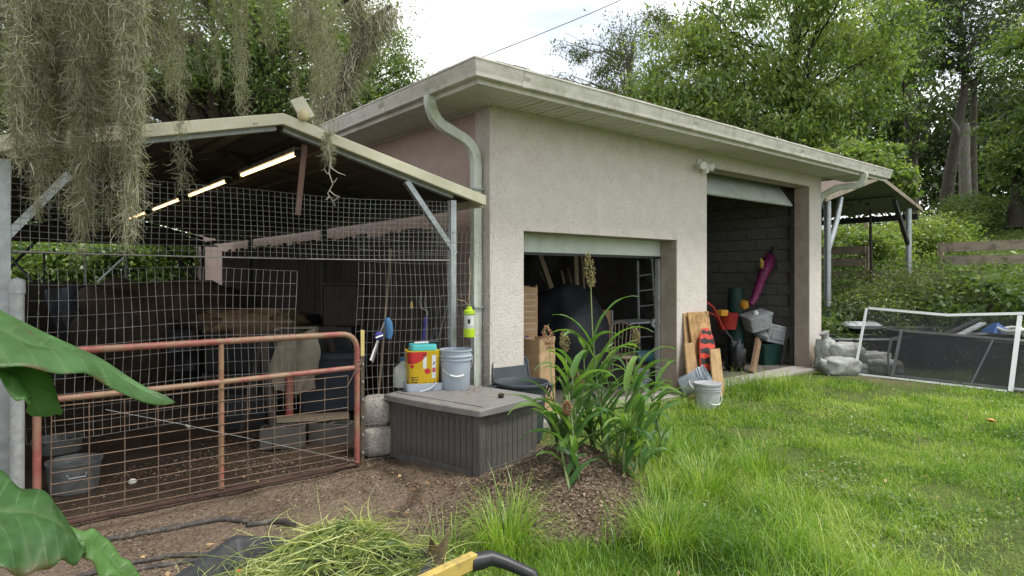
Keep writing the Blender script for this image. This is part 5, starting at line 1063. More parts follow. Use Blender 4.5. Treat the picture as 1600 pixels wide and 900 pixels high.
part('axle_frame', MB().beam(cq(.08, .25, .14), cq(wd - .08, .25, .14), .04, .04).beam(cq(.08, .9, .14), cq(wd - .08, .9, .14), .04, .04).beam(cq(wd / 2, .2, .25), cq(wd / 2, 1.0, .25), .08, .05), M['darksteel'], cart, world=True)
h0, h1 = D(640, 922, 1.72), D(742, 874, 1.88)
part('handle_bar', MB().beam(h0, h1, .03, .044), M['yellowpaint'], cart, world=True, bevel=.004)
part('handle_post', MB().beam(h0, cq(wd * .75, 1.0, .28), .04, .03), M['yellowpaint'], cart, world=True)
part('handle_grip', MB().tube([D(735, 879, 1.875), D(752, 876, 1.89), D(768, 872, 1.90), D(790, 879, 1.90), D(815, 890, 1.89), D(832, 898, 1.88), D(840, 915, 1.87), D(838, 940, 1.86)], [.026, .026, .022, .019, .0175, .0175, .0165, .016], 14), M['black'], cart, world=True, smooth=60)

# curved blades and stems as ribbons: pts (n,k,3), width (n,k), side (n,3)
def ribbons(P, Wd, S, tint):
    n, k, _ = P.shape
    A = P + S[:, None, :] * Wd[..., None] / 2; B = P - S[:, None, :] * Wd[..., None] / 2
    Vv = np.stack([A, B], 2).reshape(-1, 3); b = (np.arange(n) * k * 2)[:, None] + (np.arange(k - 1) * 2)[None]
    F_ = np.stack([b, b + 1, b + 3, b + 2], -1).reshape(-1, 4); return Vv, F_, np.repeat(tint, k - 1)
def unit(a): return a / (np.linalg.norm(a, axis=-1, keepdims=True) + 1e-9)
# heap of pulled weeds: arching stems with small leaves
def heap_weeds(seed, n, wd0, ln_, rad):
    g = np.random.default_rng(seed); k = 7
    ux = g.uniform(-.02, wd + .02, n); uy = g.uniform(-.06, 1.15, n)
    hgt = rz_ - .04 + .14 * np.exp(-((ux - wd * .64) / (.22)) ** 2 - ((uy - .12) / .42) ** 2) + .05 * (vn(ux, uy, 6, 4) - .5)
    edge = np.clip(np.minimum.reduce([ux, wd - ux, uy + .05]) / .16, 0, 1)
    left = np.clip(ux / .22, 0, 1); hgt = hgt - .04 * (1 - edge) - .10 * (1 - left)
    base = np.array(co)[None] + ux[:, None] * np.array(ax) + uy[:, None] * np.array(ay) + (hgt - rz_)[:, None] * np.array([0, 0, 1.])
    th = g.uniform(0, 2 * np.pi, n); el = g.uniform(-.1, .55, n); L_ = g.uniform(.5, 1.3, n) * ln_; curl = g.normal(0, 2.6, n); drop = g.uniform(.1, .8, n)
    P = np.zeros((n, k, 3)); pos = base.copy()
    for i in range(k):
        P[:, i] = pos; dr = np.stack([np.cos(th) * np.cos(el), np.sin(th) * np.cos(el), np.sin(el)], 1); pos = pos + dr * (L_ / k)[:, None]; th = th + curl / k; el = el - drop * 1.5 / k
    P[..., 2] = np.maximum(P[..., 2], .33)
    W2 = wd0 * (1 - np.linspace(0, .75, k))[None] * g.uniform(.6, 1.3, n)[:, None]
    S = unit(g.normal(0, 1, (n, 3))); return ribbons(P, W2, S, g.uniform(0, 1, n)), P
(v1, f1, t1), P1 = heap_weeds(11, 2800, .0044, .27, 0)
wh = thing('weed_heap', 'heap of pulled pale green weeds with orange flowers filling the cart', 'weed heap', co)
fast('stems', v1, f1, M['weed'], wh, t1, kind='stuff', world=True)
(v2, f2, t2), P2 = heap_weeds(12, 3400, .018, .06, 0)
fast('leaves', v2, f2, M['leafmid'], wh, np.clip(t2 * .6 + .4, 0, 1), kind='stuff', world=True)
(v3, f3, t3), P3 = heap_weeds(14, 900, .004, .15, 0)
P4 = None
fast('roots', v3, f3, M['leafolive'], wh, t3, kind='stuff', world=True)
for px_, py_, d_ in ((373, 892, 2.16), (462, 875, 2.2)):
    part('flower', blob(MB(), D(px_, py_, d_), (.017, .017, .010), px_, .4, 10, 6, 1, 4), mat('orange_petal', (.65, .10, .02), (.5, .05, .01), rough=.7), wh, world=True, smooth=60)
# dry brown leaf and twig at the cart's near corner
solo('dry_leaf', MB().sheet(lambda u, v: tuple(D(672 + 30 * u - 8 * v, 838 + 55 * v + 14 * math.sin(u * 4), 2.22 + .05 * math.sin(u * 6 + v * 3))), 8, 8, .003), mat('dry_leaf_brown', (.14, .10, .06), (.25, .18, .09), rough=.9), 'curled dead brown leaf on the cart rim beside the weeds', 'dead leaf', smooth=60)

# ---------------------------------------------------------------- broad leaved plant at the camera's left
M['broad'] = leafmat('broad_leaf', (.045, .125, .035), (.085, .20, .055), (.13, .28, .06), trans=.45, rough=.33, spec=.6)
def veined(m):
    nt = m.node_tree; N = nt.nodes; L = nt.links; b = N['Principled BSDF']
    at = N.new('ShaderNodeAttribute'); at.attribute_name = 'vein'
    wv = N.new('ShaderNodeTexNoise'); wv.inputs['Scale'].default_value = 60; tc = N.new('ShaderNodeTexCoord'); L.new(tc.outputs['Object'], wv.inputs[0])
    mth = N.new('ShaderNodeMath'); mth.operation = 'MULTIPLY_ADD'; mth.inputs[1].default_value = .12; L.new(wv.outputs[0], mth.inputs[0]); L.new(at.outputs['Fac'], mth.inputs[2])
    bp = N.new('ShaderNodeBump'); bp.inputs['Strength'].default_value = .28; bp.inputs['Distance'].default_value = .006; L.new(mth.outputs[0], bp.inputs['Height']); L.new(bp.outputs[0], b.inputs['Normal'])
    mx = N.new('ShaderNodeMix'); mx.data_type = 'RGBA'; mx.inputs[7].default_value = (.24, .36, .16, 1)
    pw = N.new('ShaderNodeMath'); pw.operation = 'MULTIPLY'; pw.inputs[1].default_value = .42; L.new(at.outputs['Fac'], pw.inputs[0]); L.new(pw.outputs[0], mx.inputs[0])
    src = b.inputs['Base Color'].links[0].from_socket; L.new(src, mx.inputs[6])
    n2 = N.new('ShaderNodeTexNoise'); n2.inputs['Scale'].default_value = 14; n2.inputs['Detail'].default_value = 8; n2.inputs['Roughness'].default_value = .7; L.new(tc.outputs['Object'], n2.inputs[0])
    rr = N.new('ShaderNodeValToRGB'); rr.color_ramp.elements[0].position = .30; rr.color_ramp.elements[1].position = .62; rr.color_ramp.elements[0].color = (.62, .60, .45, 1); rr.color_ramp.elements[1].color = (1.15, 1.15, 1.2, 1); L.new(n2.outputs[0], rr.inputs[0])
    m2 = N.new('ShaderNodeMix'); m2.data_type = 'RGBA'; m2.blend_type = 'MULTIPLY'; m2.inputs[0].default_value = 1; L.new(mx.outputs[2], m2.inputs[6]); L.new(rr.outputs[0], m2.inputs[7]); 
    ae = N.new('ShaderNodeAttribute'); ae.attribute_name = 'edge'; n4 = N.new('ShaderNodeTexNoise'); n4.inputs['Scale'].default_value = 22; n4.inputs['Detail'].default_value = 5; L.new(tc.outputs['Object'], n4.inputs[0])
    r4 = N.new('ShaderNodeValToRGB'); r4.color_ramp.elements[0].position = .50; r4.color_ramp.elements[1].position = .60; L.new(n4.outputs[0], r4.inputs[0])
    r5 = N.new('ShaderNodeValToRGB'); r5.color_ramp.elements[0].position = .69; r5.color_ramp.elements[1].position = .74; L.new(n4.outputs[0], r5.inputs[0])
    mm = N.new('ShaderNodeMath'); mm.operation = 'MULTIPLY_ADD'; L.new(ae.outputs['Fac'], mm.inputs[0]); L.new(r4.outputs[0], mm.inputs[1]); L.new(r5.outputs[0], mm.inputs[2]); mm.use_clamp = True
    m5 = N.new('ShaderNodeMix'); m5.data_type = 'RGBA'; m5.inputs[7].default_value = (.13, .085, .035, 1); L.new(mm.outputs[0], m5.inputs[0]); L.new(m2.outputs[2], m5.inputs[6]); L.new(m5.outputs[2], b.inputs['Base Color'])
    n3 = N.new('ShaderNodeMapRange'); n3.inputs[3].default_value = .30; n3.inputs[4].default_value = .62; L.new(n2.outputs[0], n3.inputs[0]); L.new(n3.outputs[0], b.inputs['Roughness'])
veined(M['broad'])
def smooth_pl(P, n):
    P = np.array(P, float); t = np.linspace(0, 1, len(P)); T = np.linspace(0, 1, n)
    # Catmull-Rom
    out = []
    for x in T:
        i = min(int(x * (len(P) - 1)), len(P) - 2); f = x * (len(P) - 1) - i
        p0, p1, p2, p3 = P[max(i - 1, 0)], P[i], P[i + 1], P[min(i + 2, len(P) - 1)]
        out.append(.5 * ((2 * p1) + (-p0 + p2) * f + (2 * p0 - 5 * p1 + 4 * p2 - p3) * f * f + (-p0 + 3 * p1 - 3 * p2 + p3) * f ** 3))
    return np.array(out)
bp_ = thing('broad_leaf_plant', 'large leaved green plant leaning in from beside the camera', 'plant', D(-140, 900, 1.25) * 1.0)
bp_.location.z = 0; MW[bp_.name] = Matrix.Translation(bp_.location)
def bigleaf(Up, Mp, Lp, seed, tint=.5, nl=150, nw=14):
    U_, M_, L_ = [smooth_pl([tuple(D(*p)) for p in q], nl) for q in (Up, Mp, Lp)]
    rows = []
    for side, E in ((1, U_), (-1, L_)):
        for j in range(nw + 1):
            f = j / nw; sag = .020 * math.sin(f * math.pi) * np.sin(np.linspace(0, math.pi, nl))
            P = M_ * (1 - f) + E * f; P[:, 2] += sag + .004 * np.sin(np.linspace(0, 26 + seed, nl) + f * 4) * f + .006 * np.sin(np.linspace(0, 9 + seed, nl) * 1.3) * f * f
            rows.append(P)
    A = np.stack(rows[nw + 1:][::-1][:-1] + rows[:nw + 1], 0); r_, c_ = A.shape[:2]
    ii = (np.arange(r_ - 1)[:, None] * c_ + np.arange(c_ - 1)[None]).ravel(); F_ = np.stack([ii, ii + 1, ii + c_ + 1, ii + c_], 1)
    o = fast('leaf', A.reshape(-1, 3), F_, M['broad'], bp_, np.full(len(F_), tint), smooth=True, world=True)
    w_ = np.abs(np.arange(r_) - (nw - 0)) / nw; along = np.linspace(0, 1, c_)[None, :] * 9.5
    ph = (along - w_[:, None] * 1.1) % 1.0; ve = np.clip(1 - np.minimum(ph, 1 - ph) / .075, 0, 1) * np.clip(w_[:, None] * 6, 0, 1)
    ve = np.maximum(ve, np.clip(1 - w_[:, None] / .10, 0, 1) * np.ones_like(along))
    a = o.data.attributes.new('vein', 'FLOAT', 'POINT'); a.data.foreach_set('value', ve.ravel().astype(np.float32))
    a = o.data.attributes.new('edge', 'FLOAT', 'POINT'); a.data.foreach_set('value', (np.clip((w_[:, None] - .86) / .14, 0, 1) * np.ones_like(along)).ravel().astype(np.float32))
    so = o.modifiers.new('thickness', 'SOLIDIFY'); so.thickness = .0012
    return o
bigleaf([(-150, 440, 1.32), (-60, 452, 1.36), (0, 480, 1.38), (60, 519, 1.40), (130, 560, 1.41), (200, 597, 1.42), (250, 617, 1.42), (273, 628, 1.42)],
        [(-150, 500, 1.16), (-60, 505, 1.20), (0, 516, 1.24), (60, 546, 1.28), (120, 556, 1.32), (170, 583, 1.36), (235, 616, 1.40), (273, 628, 1.42)],
        [(-150, 560, 1.06), (-60, 572, 1.08), (0, 568, 1.12), (60, 574, 1.16), (120, 589, 1.22), (160, 596, 1.28), (225, 627, 1.36), (273, 628, 1.42)], 1, .45)
bigleaf([(-40, 555, 1.22), (0, 568, 1.24), (60, 577, 1.27), (82, 598, 1.29), (98, 640, 1.30), (90, 650, 1.30)],
        [(-40, 570, 1.2), (0, 585, 1.2), (25, 592, 1.21), (42, 618, 1.23), (56, 645, 1.25), (62, 651, 1.26)],
        [(-40, 600, 1.16), (0, 590, 1.15), (18, 618, 1.15), (40, 632, 1.16), (46, 622, 1.18), (40, 649, 1.2)], 2, .6)
bigleaf([(-90, 730, 1.14), (0, 741, 1.14), (33, 758, 1.15), (68, 774, 1.15), (84, 800, 1.14), (98, 822, 1.13), (122, 845, 1.12), (134, 862, 1.1)],
        [(-90, 770, 1.06), (0, 797, 1.05), (40, 800, 1.05), (80, 812, 1.05), (105, 832, 1.06), (124, 852, 1.07), (134, 862, 1.1), (138, 868, 1.1)],
        [(-90, 890, .90), (0, 894, .90), (40, 893, .93), (75, 889, .96), (100, 882, .99), (122, 872, 1.03), (134, 868, 1.06), (138, 868, 1.1)], 3, .25)
bigleaf([(70, 800, 1.12), (110, 826, 1.12), (140, 835, 1.13), (165, 848, 1.14), (190, 870, 1.15), (212, 892, 1.15), (232, 912, 1.15)],
        [(70, 815, 1.08), (105, 842, 1.08), (132, 850, 1.09), (152, 862, 1.11), (175, 882, 1.12), (200, 902, 1.13), (232, 912, 1.15)],
        [(70, 845, 1.05), (105, 858, 1.05), (122, 868, 1.06), (140, 880, 1.07), (160, 896, 1.08), (185, 912, 1.10), (232, 912, 1.15)], 4, .8)
part('stalk', MB().tube([(-0, 0, 0), (.0, .0, .6), (.02, .02, 1.1), tuple(D(-150, 500, 1.16) - bp_.location)], [.02, .018, .014, .008], 8).tube([(.0, .0, .5), (.03, .03, .8), tuple(D(-90, 770, 1.06) - bp_.location)], [.012, .01, .007], 8).tube([(.0, 0, .6), tuple(D(-40, 570, 1.2) - bp_.location)], [.01, .006], 8), M['stemgreen'], bp_, smooth=60)
q = D(8, 788, 1.5); solo('white_tag', MB().box((-.02, -.006, -.035), (.02, .006, .035)), M['white'], 'small white tag tied to the post behind the broad leaves', 'tag', loc=q, rot=(.2, .1, -YAW), bevel=.004)
q = D(5, 612, 2.6)

# ---------------------------------------------------------------- sorghum on the mound
def groundp(px, py):
    p = G(px, py, .2)
    for _ in range(4): p = G(px, py, float(H(p.x, p.y)))
    p.z = float(H(p.x, p.y)); return p
def sorghum(label, base, top, seed, nl, head, ll=.55, mhead='seed', w0=.045, lo=.05):
    g = np.random.default_rng(seed); t = thing('sorghum_plant', label, 'sorghum plant', base, 0, 'sorghum plants on the mound')
    b = Vector((0, 0, -.03)); e = Vector(top) - Vector(base); bend = Vector((g.normal(0, .03), g.normal(0, .03), 0))
    st = [b.lerp(e, f) + bend * math.sin(f * math.pi) for f in [i / 10 for i in range(11)]]
    part('stem', MB().tube(st, [.011 - .0075 * i / 10 for i in range(11)], 7), M['stemgreen'], t, smooth=60)
    hh = e.z
    for i in range(nl):
        f = lo + (.62 if head else .92) * (i / max(1, nl - 1)) ** 1.15; f = min(f, .97)
        o = b.lerp(e, f) + bend * math.sin(f * math.pi); az = g.uniform(0, 6.28) if i % 2 else g.uniform(-.9, .9) - YAW * 0 + (0 if g.random() < .5 else math.pi) - YAW
        L_ = ll * g.uniform(.65, 1.2) * (1 - .35 * abs(f - .45)); W0 = w0 * g.uniform(.75, 1.25); k = 12
        el = R(g.uniform(46, 74)); curl = R(g.uniform(70, 150)); pos = np.array(o); P = []; dirs = []
        for s in range(k + 1):
            P.append(pos.copy()); d = np.array([math.cos(az) * math.cos(el), math.sin(az) * math.cos(el), math.sin(el)]); dirs.append(d)
            pos = pos + d * L_ / k; el -= curl / k * (s / k * 1.6 + .2); az += g.normal(0, .03)
        P = np.array(P); dirs = np.array(dirs); side = np.array([-math.sin(az), math.cos(az), 0]); tw = g.normal(0, .5)
        x = np.linspace(0, 1, k + 1); wv = W0 * np.minimum(1, .35 + x * 4) * (1 - x ** 2.2) + .0015
        up = np.cross(dirs, side[None]); up = unit(up); up *= np.sign(up[:, 2:3] + 1e-6)
        ang = tw * x; S = side[None] * np.cos(ang)[:, None] + up * np.sin(ang)[:, None]; fold = up * (wv * .22)[:, None]
        wob = .003 * np.sin(x * 20 + seed)[:, None] * up
        A = P + S * wv[:, None] / 2 + fold + wob; B = P; C_ = P - S * wv[:, None] / 2 + fold - wob
        Vv = np.stack([A, B, C_], 1).reshape(-1, 3); q_ = (np.arange(k) * 3)[:, None]
        F_ = np.concatenate([np.concatenate([q_, q_ + 1, q_ + 4, q_ + 3], 1), np.concatenate([q_ + 1, q_ + 2, q_ + 5, q_ + 4], 1)], 0)
        tn = g.uniform(.1, .9) if f > .15 else g.uniform(.0, .4)
        fast('leaf', Vv, F_, M['cornleaf'], t, np.full(len(F_), tn), smooth=True)
    if head:
        hl, hw = head; n = 260; zz = g.uniform(0, 1, n); rad = hw * np.sin(np.clip(zz * .85 + .12, 0, 1) * np.pi) ** .8 * np.sqrt(g.uniform(.15, 1, n)); an = g.uniform(0, 6.28, n)
        an0 = e.normalized(); C0 = np.array(e)[None] + zz[:, None] * np.array(an0)[None] * hl - np.array(an0)[None] * hl * .15 + np.stack([np.cos(an) * rad, np.sin(an) * rad, 0 * rad], 1)
        oc = np.array([[1, 0, 0], [-1, 0, 0], [0, 1, 0], [0, -1, 0], [0, 0, 1.9], [0, 0, -1.9]]) * .0037
        fc = np.array([[0, 2, 4], [2, 1, 4], [1, 3, 4], [3, 0, 4], [2, 0, 5], [1, 2, 5], [3, 1, 5], [0, 3, 5]])
        Vv = (C0[:, None] + oc[None] * g.uniform(.8, 1.4, (n, 1, 1))); lean_ = np.stack([np.cos(an), np.sin(an)], 1)[:, None, :] * oc[None, :, 2:3] * .55; Vv[..., :2] += lean_
        F_ = (np.arange(n) * 6)[:, None, None] + fc[None]
        fast('seed_head', Vv.reshape(-1, 3), F_.reshape(-1, 3), M[mhead], t, np.repeat(g.uniform(0, 1, n), 8))
        m = MB()
        for i in range(9):
            z_ = -.15 * hl + hl * i / 10; a_ = i * 2.4; m.tube([e + an0 * z_, e + an0 * (z_ + .03) + Vector((math.cos(a_) * hw * .8, math.sin(a_) * hw * .8, .02))], .0016, 4)
        part('head_branch', m, M['stemgreen'], t, kind='stuff')
    return t
spec = [  # base px, base py, top px, top py, depth of the top, leaves, head
    ('tallest sorghum stalk with loose tan head above the others', (955, 735), (923, 440), 4.75, 11, (.26, .045), 'seed', .62),
    ('sorghum stalk with rust coloured head leaning over the deck box', (892, 735), (858, 540), 4.75, 6, (.20, .05), 'seedrust', .42),
    ('sorghum stalk with plump green head beside the rusty one', (905, 740), (883, 545), 4.72, 7, (.17, .04), 'seed', .5),
    ('sorghum stalk with small green head closest to the garage jamb', (985, 715), (993, 535), 5.0, 8, (.15, .035), 'seed', .55),
    ('short sorghum stalk with brown head in the middle of the clump', (930, 745), (906, 605), 4.55, 8, (.16, .04), 'seed', .5),
    ('front sorghum stalk with drooping dull brown head', (886, 742), (886, 645), 4.35, 8, (.15, .036), 'seedrust', .45),
    ('sorghum stalk with thin brown head behind the tall one', (965, 715), (945, 580), 5.0, 8, (.11, .028), 'seedrust', .5)]
for i, (lab, bpx, tpx, dd, nl, hd, mh, ll) in enumerate(spec):
    b = groundp(*bpx); sorghum(lab, b, D(*tpx, dd), 20 + i, nl + 3, hd, ll * .86, mh)
leafy = ['headless sorghum shoot closest to the deck box corner, low on the mound', 'small headless sorghum shoot at the front of the mound with dark hanging leaves', 'tall headless sorghum shoot on the lawn side of the clump', 'headless sorghum shoot leaning over the long grass beside the mound', 'broad headless sorghum shoot in the heart of the clump', 'headless sorghum shoot in front of the tallest stalk', 'low headless sorghum shoot arching out toward the white pail', 'tall headless sorghum shoot behind the deck box edge', 'lowest headless sorghum shoot on the lawn foot of the mound']
for i, (px_, py_, hh_) in enumerate(((872, 738, .6), (900, 742, .55), (1000, 745, .75), (1012, 728, .7), (975, 748, .6), (945, 752, .7), (1035, 722, .55), (925, 728, .75), (990, 748, .5))):
    b = groundp(px_, py_); g = np.random.default_rng(90 + i)
    sorghum(leafy[i], b, b + Vector((g.normal(0, .06), g.normal(0, .06), hh_)), 60 + i, 10, None, .46, w0=.05)

# ---------------------------------------------------------------- mulch, stones, grass
def scatter(n, seed, fn, box):
    g = np.random.default_rng(seed); x = g.uniform(box[0], box[1], n * 4); d = g.uniform(box[2], box[3], n * 4)
    X = CY * x + SY * d; Y = -SY * x + CY * d; keep = g.uniform(0, 1, n * 4) < fn(X, Y, x, d); X, Y, x, d = X[keep][:n], Y[keep][:n], x[keep][:n], d[keep][:n]
    return X, Y, x, d, g
def chips(name, n, seed, fn, box, s0, s1):
    X, Y, x, d, g = scatter(n, seed, fn, box); n = len(X); Z = H(X, Y) + .004
    a = g.uniform(0, 6.28, n); s = np.exp(g.uniform(np.log(s0), np.log(s1), n)); ar_ = g.uniform(.25, .6, n)
    u = np.stack([np.cos(a), np.sin(a), g.normal(0, .35, n)], 1) * s[:, None]; v = np.stack([-np.sin(a), np.cos(a), g.normal(0, .35, n)], 1) * (s * ar_)[:, None]; c = np.stack([X, Y, Z], 1); w3 = np.array([0, 0, 1.])[None] * (s * .35)[:, None]
    Vv = np.stack([c - u - v, c + u - v, c + u + v, c - u + v, c + w3], 1).reshape(-1, 3); b = (np.arange(n) * 5)[:, None, None] + np.array([[0, 1, 4], [1, 2, 4], [2, 3, 4], [3, 0, 4]])[None]
    return fast(name, Vv, b.reshape(-1, 3), M['chips'], None, np.repeat(g.uniform(0, 1, n) ** 1.5, 4), kind='stuff')
chips('mulch', 22000, 31, lambda X, Y, x, d: dirt(X, Y) * np.exp(-((x - .45) / .62) ** 2 - ((d - 4.35) / .75) ** 2), (-.8, 1.6, 2.9, 5.8), .0035, .013)
chips('soil_crumbs', 26000, 32, lambda X, Y, x, d: dirt(X, Y) * np.clip(.12 + .9 * (vn(X, Y, 2.2, 9) > .5), 0, 1), (-3.2, 1.0, 2.2, 7.5), .003, .009)
def blades(name, n, seed, fn, box, h0, h1, w0, m, lean=.5, k=4, zoff=-.01, tb=0.0):
    X, Y, x, d, g = scatter(n, seed, fn, box); n = len(X)
    hgt = g.uniform(h0, h1, n) * (0.55 + .9 * vn(X, Y, 1.1, 21)); az = g.uniform(0, 6.28, n); ln_ = np.abs(g.normal(0, lean, n)) + .12
    P = np.zeros((n, k, 3)); pos = np.stack([X, Y, H(X, Y) + zoff], 1); el = np.pi / 2 - ln_ * .45; 
    for i in range(k):
        P[:, i] = pos; pos = pos + np.stack([np.cos(az) * np.cos(el), np.sin(az) * np.cos(el), np.sin(el)], 1) * (hgt / (k - 1))[:, None]; el = el - ln_ * 1.25 / (k - 1) * (i + 1)
    Wd = (w0 * g.uniform(.6, 1.3, n))[:, None] * np.array([1, .85, .6, .08])[None] if k == 4 else (w0 * g.uniform(.6, 1.3, n))[:, None] * np.linspace(1, .08, k)[None] ** .7
    S = np.stack([-np.sin(az), np.cos(az), np.zeros(n)], 1); ph = g.uniform(-.9, .9, n); S = S * np.cos(ph)[:, None] + np.stack([np.cos(az), np.sin(az), np.zeros(n)], 1) * np.sin(ph)[:, None]
    tn = np.clip(.12 + .62 * vn(X, Y, .8, 22) + .5 * (vn(X, Y, 4, 23) - .5) + g.normal(0, .20, n) + tb, 0, 1)
    Vv, F_, T_ = ribbons(P, Wd, S, tn); return fast(name, Vv, F_, m, None, T_, kind='stuff')
turf = lambda X, Y: (1 - dirt(X, Y)) * ((X < 4.2) | (Y < 5.05) | (X > 11.5)) * np.clip((vn(X, Y, 1.6, 24) - .25) * 3.4 + .9 * (vn(X, Y, 7, 25) - .42), .05, 1)
nd = lambda d: np.clip((3.6 / np.maximum(d, 1)) ** 1.5, .02, 1)
blades('lawn_grass', 95000, 41, lambda X, Y, x, d: turf(X, Y) * nd(d) * (x < d * .86), (-.6, 5.5, 2.4, 6.5), .045, .105, .0046, M['grass'], 1.5)
blades('lawn_grass', 80000, 42, lambda X, Y, x, d: turf(X, Y) * np.clip((7.5 / d) ** 2, 0, 1) * (x < d * .86) * (X < 11.3), (.5, 10, 6.0, 12), .05, .10, .0080, M['grass'], 1.5)
tall = lambda X, Y, x, d: (1 - dirt(X, Y)) * (np.exp(-((x - 1.35) / .42) ** 2 - ((d - 5.0) / 1.3) ** 2) + 1.0 * np.exp(-((x - 1.35) / .50) ** 2 - ((d - 3.7) / .9) ** 2)) * np.clip((vn(X, Y, 3.2, 26) - .22) * 3, 0, 1)
blades('tall_grass', 17000, 43, tall, (0, 2.9, 2.6, 7.8), .17, .36, .0058, M['grass'], 1.1, k=7, tb=.0)
blades('tall_grass', 5200, 44, lambda X, Y, x, d: np.exp(-((x - 2.9) / .9) ** 2 - ((d - 9.1) / .6) ** 2) + .7 * np.exp(-((x - 1.6) / .9) ** 2 - ((d - 7.5) / .5) ** 2), (.4, 5, 6.6, 10.4), .12, .30, .007, M['grass'], .7, k=6, tb=.05)
g = np.random.default_rng(46); X, Y, x_, d_, g = scatter(34000, 46, lambda X, Y, x, d: turf(X, Y) * np.clip((5 / d) ** 2, 0, 1) * np.clip((vn(X, Y, 2.4, 27) - .42) * 4, 0, 1) * (x < d * .86), (-.6, 8, 2.4, 11))
def flat_leaves(name, C, L0, W0, g, m, tint):
    n = len(C); az = g.uniform(0, 6.28, n); el = g.normal(.15, .35, n); dd = np.stack([np.cos(az) * np.cos(el), np.sin(az) * np.cos(el), np.sin(el)], 1); s = np.stack([-np.sin(az), np.cos(az), g.normal(0, .3, n)], 1)
    L_ = (L0 * g.uniform(.6, 1.4, n))[:, None]; W_ = (W0 * g.uniform(.6, 1.4, n))[:, None]
    V_ = np.stack([C, C + dd * L_ * .5 + s * W_ / 2, C + dd * L_, C + dd * L_ * .5 - s * W_ / 2], 1); return fast(name, V_.reshape(-1, 3), np.arange(n * 4).reshape(n, 4), m, None, tint, kind='stuff')
flat_leaves('clover', np.stack([X, Y, H(X, Y) + g.uniform(.012, .055, len(X))], 1), .026, .020, g, M['leafbright'], np.clip(g.normal(.62, .2, len(X)), 0, 1))
M['straw'] = leafmat('dry_grass', (.20, .16, .08), (.34, .28, .15), (.50, .44, .27), trans=.2)
blades('dry_grass', 15000, 47, lambda X, Y, x, d: (turf(X, Y) * np.clip((vn(X, Y, 1.1, 28) - .45) * 3, .05, 1) + .5 * dirt(X, Y) * (X > 8.5)) * np.clip((5 / d) ** 2, 0, 1) * (x < d * .86), (-.4, 8, 2.5, 11), .03, .09, .004, M['straw'], 1.5)
X, Y, x_, d_, g = scatter(320, 48, lambda X, Y, x, d: np.full_like(X, .5) * np.clip((5 / d) ** 1.5, 0, 1) * ((X < 4.0) | (Y < 5)) * (x < d * .86), (-2.5, 8, 2.6, 11))
M['deadleaf'] = leafmat('dead_leaf_tones', (.14, .075, .035), (.30, .18, .085), (.50, .34, .17), trans=.1)
flat_leaves('dead_leaves', np.stack([X, Y, H(X, Y) + g.uniform(.01, .05, len(X))], 1), .042, .022, g, M['deadleaf'], g.uniform(0, 1, len(X)))
def tuft(label, px, py, n, h0, h1, rad, seed, tb=0, w0=.006):
    p = groundp(px, py); g = np.random.default_rng(seed); k = 9
    az = g.uniform(0, 6.28, n); rr_ = rad * np.sqrt(g.uniform(0, 1, n)); X = p.x + np.cos(az) * rr_; Y = p.y + np.sin(az) * rr_; az = az + g.normal(0, .5, n)
    L_ = g.uniform(h0, h1, n); el = np.pi / 2 - np.abs(g.normal(0, .42, n)) - .05; cu = np.abs(g.normal(1.8, .9, n)); P = np.zeros((n, k, 3)); pos = np.stack([X, Y, H(X, Y) - .01], 1)
    for i in range(k):
        P[:, i] = pos; pos = pos + np.stack([np.cos(az) * np.cos(el), np.sin(az) * np.cos(el), np.sin(el)], 1) * (L_ / (k - 1))[:, None]; el = el - cu * 2 / (k - 1) * (i / k + .1)
    Wd = w0 * g.uniform(.6, 1.3, n)[:, None] * (np.linspace(1, .05, k) ** .6)[None]; S = np.stack([-np.sin(az), np.cos(az), np.zeros(n)], 1)
    Vv, F_, T_ = ribbons(P, Wd, S, np.clip(g.normal(.5 + tb, .2, n), 0, 1))
    t = thing('grass_tuft', label, 'grass tuft', p); fast('blades', Vv, F_, M['grass'], t, T_, world=True); return t
tuft('bushy grass tuft in front of the deck box on the soil edge', 792, 850, 420, .22, .50, .13, 51, .05)
tuft('sparse low grass tuft beside the cart handle', 700, 878, 150, .12, .30, .16, 52, -.05)
tuft('arching grass tuft at the right foot of the mound', 1040, 860, 380, .25, .48, .17, 53)
tuft('long grass tuft right of the sorghum clump', 1105, 775, 360, .25, .50, .18, 54)
tuft('wide grass tuft out in the lawn beyond the mound', 1185, 740, 300, .22, .42, .2, 55)
tuft('dark grass tuft beneath the sorghum leaves', 1060, 720, 260, .25, .45, .16, 56, -.15)
tuft('grass tuft against the foot of the end pillar', 1228, 605, 260, .15, .32, .3, 57, .15, .008)
tuft('grass tuft round the white lidded pail', 1100, 645, 260, .12, .30, .35, 58, .0, .007)
def litter(label, px, py, s, c):
    p = groundp(px, py); return solo('fallen_leaf', MB().sheet(lambda u, v: ((u - .5) * s, (v - .5) * s * .7, .02 + .3 * s * math.sin(u * 3) * math.sin(v * 3)), 6, 5, .002), c, label, 'fallen leaf', loc=(p.x, p.y, p.z + .05), rot=(.4, .2, 1.0), smooth=60)
litter('single large orange fallen leaf on the lawn', 1548, 668, .10, mat('orange_leaf', (.62, .36, .12), (.5, .27, .08), rough=.8))
